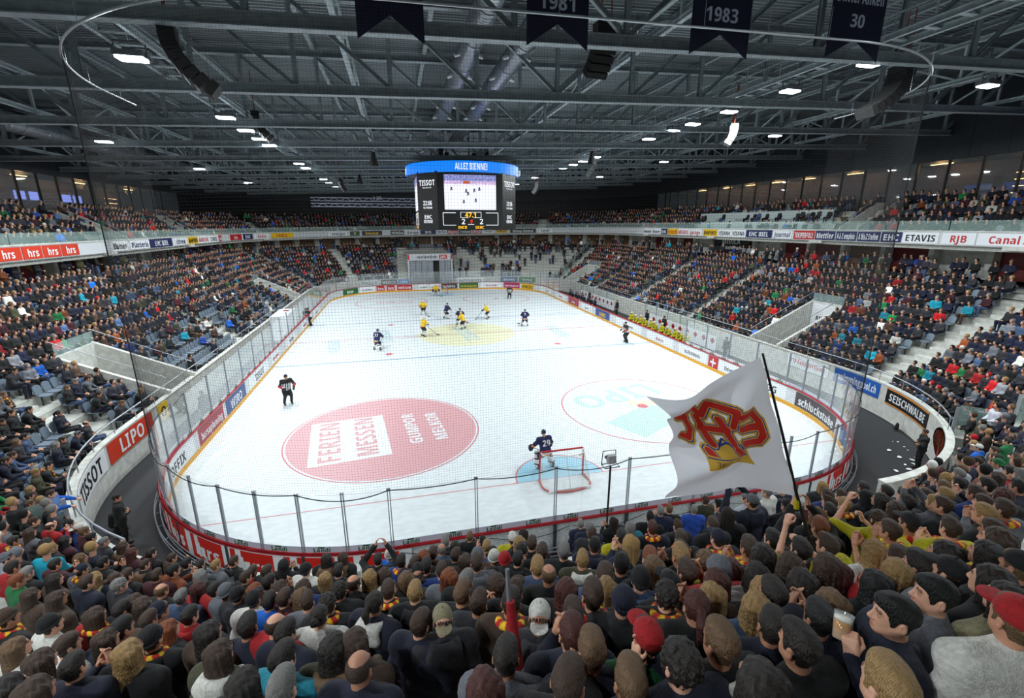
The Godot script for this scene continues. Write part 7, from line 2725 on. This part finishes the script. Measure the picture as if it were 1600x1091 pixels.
# ---------------------------------------------------------------- things among the fans and on the floor
func foreground_props() -> void:
	big_flag()
	# beer cup in the drinker's hand
	var hx := beer_fan.transform * Transform3D(Basis(Vector3(0.3, 0, -1).normalized(), 0.5), Vector3(-0.055, 1.53, -0.245))
	var cup := thing("beer_cup", "clear plastic cup of beer held up to the mouth", "cup")
	cup.transform = hx
	var m := MB.new()
	m.lathe([Vector2(0.0, -0.06), Vector2(0.034, -0.06), Vector2(0.047, 0.075), Vector2(0.0455, 0.075), Vector2(0.033, -0.057), Vector2(0.0, -0.057)], 28)
	part("cup_wall", m.mesh(), pane_mat("cup_plastic", Color(0.95, 0.97, 0.98), 0.12, 0.05), cup)
	m = MB.new()
	m.lathe([Vector2(0.0, -0.056), Vector2(0.0328, -0.056), Vector2(0.0415, 0.03), Vector2(0.0, 0.03)], 28)
	part("beer", m.mesh(), mat("beer_gold", Color(0.72, 0.48, 0.06), 0.15), cup)
	m = MB.new()
	m.lathe([Vector2(0.0, 0.031), Vector2(0.0415, 0.031), Vector2(0.043, 0.05), Vector2(0.03, 0.056), Vector2(0.0, 0.054)], 28)
	part("foam", m.mesh(), mat("beer_foam", Color(0.92, 0.9, 0.84), 0.8), cup)
	# red booklet held up by the tall man
	var t := thing("red_booklet", "small red booklet with a white square held up by the boards", "booklet")
	t.transform = tall_fan.transform * Transform3D(Basis(Vector3.BACK, 0.4), Vector3(0.0, 1.8, -0.38))
	m = MB.new()
	m.bx(0, 0, 0, 0.13, 0.17, 0.02)
	part("cover", m.mesh(), cloth_mat("R"), t)
	m = MB.new()
	m.bx(0, 0, 0.012, 0.05, 0.05, 0.004)
	part("white_square", m.mesh(), mat("paper_white", Color(0.85, 0.85, 0.84), 0.8), t)
	# remote camera on a black mast behind the boards
	var black := mat("mast_black", Color(0.03, 0.03, 0.035), 0.5)
	t = thing("camera_mast", "remote camera in a wire cage on a thin black mast", "camera", Vector3(-0.44, 0, 1.0))
	m = MB.new()
	m.tube([Vector3(0, 0, 0), Vector3(0, 3.35, 0)], 0.03, 8)
	part("mast", m.mesh(), black, t)
	m = MB.new()
	m.tube([Vector3(-0.22, 3.35, -0.12), Vector3(0.22, 3.35, -0.12), Vector3(0.22, 3.35, 0.12), Vector3(-0.22, 3.35, 0.12), Vector3(-0.22, 3.35, -0.12)], 0.014, 6)
	m.tube([Vector3(-0.22, 3.35, -0.12), Vector3(-0.19, 3.75, -0.12), Vector3(0.19, 3.75, -0.12), Vector3(0.22, 3.35, -0.12)], 0.014, 6)
	part("cage", m.mesh(), black, t)
	m = MB.new()
	m.bx(0, 3.5, 0, 0.2, 0.13, 0.16)
	m.bx(0.02, 3.62, 0, 0.22, 0.1, 0.14)
	part("camera_body", m.mesh(), mat("camera_grey", Color(0.6, 0.6, 0.6), 0.5), t)
	m = MB.new()
	m.tube([Vector3(-0.05, 3.52, -0.08), Vector3(-0.05, 3.52, -0.2)], 0.05, 10)
	part("lens_barrel", m.mesh(), black, t)
	# rolled red flag between the fans
	var h := terrace_hit(803, 992)
	t = thing("rolled_flag", "rolled red flag on a grey pole standing among the fans", "flag", Vector3(h.x, h.y - 1.6, h.z))
	m = MB.new()
	m.tube([Vector3(0, 0, 0.25), Vector3(-0.01, 2.0, -0.15)], 0.016, 8)
	part("pole", m.mesh(), mats["aluminium"], t)
	m = MB.new()
	m.tube([Vector3(0, 1.78, -0.1), Vector3(0.01, 1.5, -0.04), Vector3(0.025, 1.1, 0.04), Vector3(0.03, 0.7, 0.12)], 0.03, 10, 0.08)
	part("cloth", m.mesh(), cloth_mat("R"), t)
	m = MB.new()
	m.tube([Vector3(0.0, 1.0, 0.1), Vector3(0.005, 0.7, 0.16)], 0.03, 8, 0.05)
	part("yellow_edge", m.mesh(), cloth_mat("Y"), t)
	# pink flag at the right front
	t = thing("small_flag", "small red flag with yellow corners hung over the wall by the oval sign", "flag")
	t.transform = bowl_xf(160.1, -0.16, 1.15)
	m = MB.new()
	m.slab(PackedVector2Array([Vector2(-0.7, -0.2), Vector2(0.35, -0.75), Vector2(0.75, 0.1), Vector2(0.25, 0.65)]), Transform3D(), 0.012)
	part("cloth", m.mesh(), mat("flag_pink", Color(0.62, 0.16, 0.22), 0.8), t)
	letters("EHC", 0.5, mat("flag_print", Color(0.78, 0.55, 0.55), 0.8), t, Transform3D(Basis(Vector3.BACK, 0.6), Vector3(0.05, -0.05, 0.01)), 0.8)
	for q in [[-0.55, -0.22], [0.32, -0.6]]:
		m = MB.new()
		m.box(Transform3D(Basis(Vector3.BACK, 0.6), Vector3(q[0], q[1], 0.002)), Vector3(0.22, 0.2, 0.016))
		part("corner_patch", m.mesh(), cloth_mat("Y"), t)
	# backpacks
	for e in [[Vector3(-15.6, 0, -4.6), "black backpack standing against the curved concrete wall", 1.0], [Vector3(-15.25, 0, -4.1), "black bag with grey straps lying beside the backpack", 0.8], [Vector3(17.7, 0, -4.2), "small black bag left on the floor below the wall", 0.6]]:
		t = thing("backpack", e[1], "bag", e[0], 0.6)
		t.scale = Vector3.ONE * e[2]
		var s := Sdf.new(Vector3(-0.25, -0.02, -0.25), Vector3(0.25, 0.75, 0.25), 0.025)
		s.cap(Vector3(-0.08, 0.17, 0), Vector3(-0.06, 0.48, 0.02), 0.15, 0.12, 0.05)
		s.cap(Vector3(0.08, 0.17, 0), Vector3(0.06, 0.48, 0.02), 0.15, 0.12, 0.05)
		s.cap(Vector3(-0.08, 0.18, -0.14), Vector3(0.08, 0.18, -0.14), 0.08, 0.08, 0.03)
		s.plane(Vector3(0, 0, 0), Vector3(0, -1, 0))
		m = MB.new()
		s.into(m)
		part("bag_body", m.mesh(), cloth_mat("K"), t)
		m = MB.new()
		m.tube([Vector3(-0.04, 0.58, 0), Vector3(0, 0.68, 0), Vector3(0.04, 0.58, 0)], 0.012, 6)
		part("handle", m.mesh(), cloth_mat("k"), t)
	# paper scraps on the black floor
	var r := RandomNumberGenerator.new()
	r.seed = 77
	for i in 34:
		var d := ray(r.randf_range(1385, 1475), r.randf_range(690, 785))
		var p := CAM + d * ((-CAM.y - 0.02) / d.y)
		if boff(p) > -0.2:
			continue
		m = MB.new()
		var w := r.randf_range(0.03, 0.11)
		var a := r.randf() * TAU
		var bs := Basis(Vector3.UP, a)
		m.quad(bs * Vector3(-w, 0.004, -w * 0.6), bs * Vector3(-w, 0.015, w * 0.6), bs * Vector3(0, 0.035 * r.randf(), w * 0.7), bs * Vector3(0, 0.01, -w * 0.7))
		m.quad(bs * Vector3(0, 0.01, -w * 0.7), bs * Vector3(0, 0.02, w * 0.7), bs * Vector3(w, 0.005, w * 0.4), bs * Vector3(w, 0.02, -w * 0.5))
		one("paper_scrap", m.mesh(), mat("paper_white", Color(0.85, 0.85, 0.84), 0.8), "crumpled white paper scrap on the black floor", "paper", p, "paper scraps on the floor")

# the white club flag: cloth with folds, print drawn into a texture that follows the cloth
func poly_fill(im: Image, pts: PackedVector2Array, col: Color) -> void:
	var y0 := 1e9
	var y1 := -1e9
	for p in pts:
		y0 = minf(y0, p.y)
		y1 = maxf(y1, p.y)
	for y in range(maxi(0, int(y0)), mini(im.get_height() - 1, int(y1)) + 1):
		var xs := []
		var yc := y + 0.5
		for i in pts.size():
			var a := pts[i]
			var b := pts[(i + 1) % pts.size()]
			if (a.y <= yc) != (b.y <= yc):
				xs.append(a.x + (yc - a.y) / (b.y - a.y) * (b.x - a.x))
		xs.sort()
		for k in range(0, xs.size() - 1, 2):
			im.fill_rect(Rect2i(int(round(xs[k])), y, maxi(1, int(round(xs[k + 1])) - int(round(xs[k]))), 1), col)
func stroke(im: Image, pts: Array, w: float, col: Color) -> void:
	for i in pts.size() - 1:
		var a: Vector2 = pts[i]
		var b: Vector2 = pts[i + 1]
		var d := (b - a).normalized()
		var q := Vector2(-d.y, d.x) * w * 0.5
		for e in [a, b]:
			var ring := PackedVector2Array()
			for k in 8:
				ring.append(e + Vector2(w * 0.54, 0).rotated(TAU * (k + 0.5) / 8.0))
			poly_fill(im, ring, col)
		d *= 0.0
		poly_fill(im, PackedVector2Array([a - d + q, b + d + q, b + d - q, a - d - q]), col)

func big_flag() -> void:
	var c := [Vector2(1000, 613), Vector2(1188, 558), Vector2(1243, 776), Vector2(1038, 778)]
	# every point of the cloth hangs in an upright plane through the pole
	var zf: float = flag_fan.position.z - 0.45
	var at := func(p: Vector2) -> Vector3:
		var d := ray(p.x, p.y)
		return CAM + d * ((zf - CAM.z) / d.z)
	var C3 := []
	for p in c:
		C3.append(at.call(p))
	# print
	var im := Image.create(1024, 1024, false, Image.FORMAT_RGBA8)
	im.fill(Color(0.95, 0.95, 0.975))
	var M := func(x: float, y: float) -> Vector2:   # drawing units to the cloth
		var px := Vector2(980 + x / 4.197, 540 + y / 4.197)
		var uv := Vector2(0.5, 0.5)
		for it in 12:
			var f: Vector2 = c[0] * (1 - uv.x) * (1 - uv.y) + c[1] * uv.x * (1 - uv.y) + c[2] * uv.x * uv.y + c[3] * (1 - uv.x) * uv.y - px
			var du: Vector2 = (c[1] - c[0]) * (1 - uv.y) + (c[2] - c[3]) * uv.y
			var dv: Vector2 = (c[3] - c[0]) * (1 - uv.x) + (c[2] - c[1]) * uv.x
			var det := du.x * dv.y - du.y * dv.x
			uv -= Vector2((f.x * dv.y - f.y * dv.x) / det, (du.x * f.y - du.y * f.x) / det)
		return uv * 1024.0
	var PT := func(a: Array) -> Array:
		var o := []
		for k in range(0, a.size(), 2):
			o.append(M.call(a[k], a[k + 1]))
		return o
	var gold := Color(0.83, 0.66, 0.26)
	var blue := Color(0.12, 0.24, 0.55)
	var red := Color(0.74, 0.16, 0.13)
	var base := [420, 690, 560, 600, 680, 600, 835, 803, 625, 790, 605, 830, 590, 795, 425, 805]
	var paths := [[700, 430, 800, 410, 850, 470, 868, 560, 838, 608, 715, 622], [705, 522, 850, 505], [425, 470, 485, 650], [560, 465, 622, 622], [440, 560, 600, 532], [315, 455, 395, 390, 462, 455, 518, 362, 672, 392, 640, 500], [330, 485, 240, 488], [318, 500, 368, 590, 352, 655, 290, 640], [450, 700, 470, 735], [640, 660, 700, 700]]
	for layer in [[96.0, gold], [72.0, blue], [58.0, gold], [46.0, red]]:
		if layer[0] == 96.0:
			poly_fill(im, PackedVector2Array(PT.call(base)), gold)
			var b2: Array = PT.call(base)
			b2.append(b2[0])
			stroke(im, b2, 16.0, gold)
		for p in paths:
			stroke(im, PT.call(p), layer[0] * 1.15, layer[1])
		if layer[0] == 72.0:
			var b3: Array = PT.call([440, 700, 560, 625, 670, 625, 800, 788, 440, 790, 440, 700])
			stroke(im, b3, 13.0, blue)
	# star and mirrored town name
	stroke(im, PT.call([520, 650, 550, 600, 600, 640]), 14.0, blue)
	poly_fill(im, PackedVector2Array(PT.call([430, 722, 780, 730, 825, 800, 430, 800])), gold)
	stroke(im, PT.call([430, 736, 765, 724]), 9.0, blue)
	var glyph := {"B": [[0, 0, 0, 6], [0, 6, 3, 6, 3, 3.3, 0, 3.3], [0, 3, 4, 3, 4, 0, 0, 0]], "I": [[1.5, 0, 1.5, 6]], "E": [[4, 0, 0, 0, 0, 6, 4, 6], [0, 3, 3, 3]], "L": [[0, 6, 0, 0, 4, 0]], "N": [[0, 0, 0, 6, 4, 0, 4, 6]], "-": [[0.5, 3, 3, 3]]}
	var x := 720.0
	for ch in "BIEL-BIENNE":
		for st in glyph[ch]:
			var a := []
			for k in range(0, st.size(), 2):
				a.append(M.call(x - st[k] * 4.4, 788 - st[k + 1] * 6.2))
			stroke(im, a, 4.5, Color(0.1, 0.12, 0.25))
		x -= 25.0 if ch != "I" else 16.0
	var fm := mat("flag_cloth", Color.WHITE, 0.7)
	fm.albedo_texture = ImageTexture.create_from_image(im)
	fm.backlight_enabled = true
	fm.backlight = Color(0.8, 0.8, 0.8)
	fm.cull_mode = BaseMaterial3D.CULL_DISABLED
	var t := thing("white_flag", "large white flag with a red, gold and blue emblem waved above the fans", "flag")
	var m := MB.new()
	var nu := 56
	var nv := 48
	for j in nv + 1:
		for i in nu + 1:
			var u := float(i) / nu
			var v := float(j) / nv
			var p: Vector3 = C3[0] * ((1 - u) * (1 - v)) + C3[1] * (u * (1 - v)) + C3[2] * (u * v) + C3[3] * ((1 - u) * v)
			var fr := 1.0 - u
			# the free edge draws in, the lower edge sags, folds fan out from the pole's tip
			p += (C3[1] - C3[0]) * (0.16 * fr * fr * sin(PI * v)) * 1.2
			p += (C3[0] - C3[3]) * (0.1 * sin(PI * u) * v * v)
			p += (C3[0] - C3[3]) * (-0.1 * sin(PI * u) * (1 - v) * (1 - v))
			var ang := atan2(v * 1.1, fr + 0.05)
			p.z += 0.16 * fr * sin(ang * 9.0 + 0.6) * smoothstep(0.0, 0.4, fr + v * 0.4) + 0.1 * sin(u * 7.0 + v * 5.0) * fr + 0.05 * sin(v * 17.0 + u * 6.0) * (0.3 + fr)
			m.v.append(p)
			m.n.append(Vector3.BACK)
			m.u.append(Vector2(u, v))
	for j in nv:
		for i in nu:
			var a := j * (nu + 1) + i
			m.x.append_array([a, a + 1, a + nu + 2, a, a + nu + 2, a + nu + 1])
	for j in nv + 1:
		for i in nu + 1:
			var du: Vector3 = m.v[j * (nu + 1) + mini(i + 1, nu)] - m.v[j * (nu + 1) + maxi(i - 1, 0)]
			var dv: Vector3 = m.v[mini(j + 1, nv) * (nu + 1) + i] - m.v[maxi(j - 1, 0) * (nu + 1) + i]
			m.n[j * (nu + 1) + i] = dv.cross(du).normalized()
	part("cloth", m.mesh(), fm, t)
	m = MB.new()
	var low: Vector3 = at.call(Vector2(1263, 868))
	m.tube([low + Vector3(0, 0, 0.1), C3[2] + Vector3(0.02, 0, 0), C3[1].lerp(C3[2], 0.5) + Vector3(0.03, 0, 0), C3[1] + Vector3(0.02, 0.03, 0)], 0.02, 8, 0.01)
	part("pole", m.mesh(), mat("pole_dark", Color(0.08, 0.08, 0.085), 0.35), t)
	m = MB.new()
	m.tube([C3[2] + Vector3(0.02, -0.05, 0), C3[2] + Vector3(0.03, -0.14, 0.01)], 0.026, 8)
	part("tape", m.mesh(), cloth_mat("Y"), t)
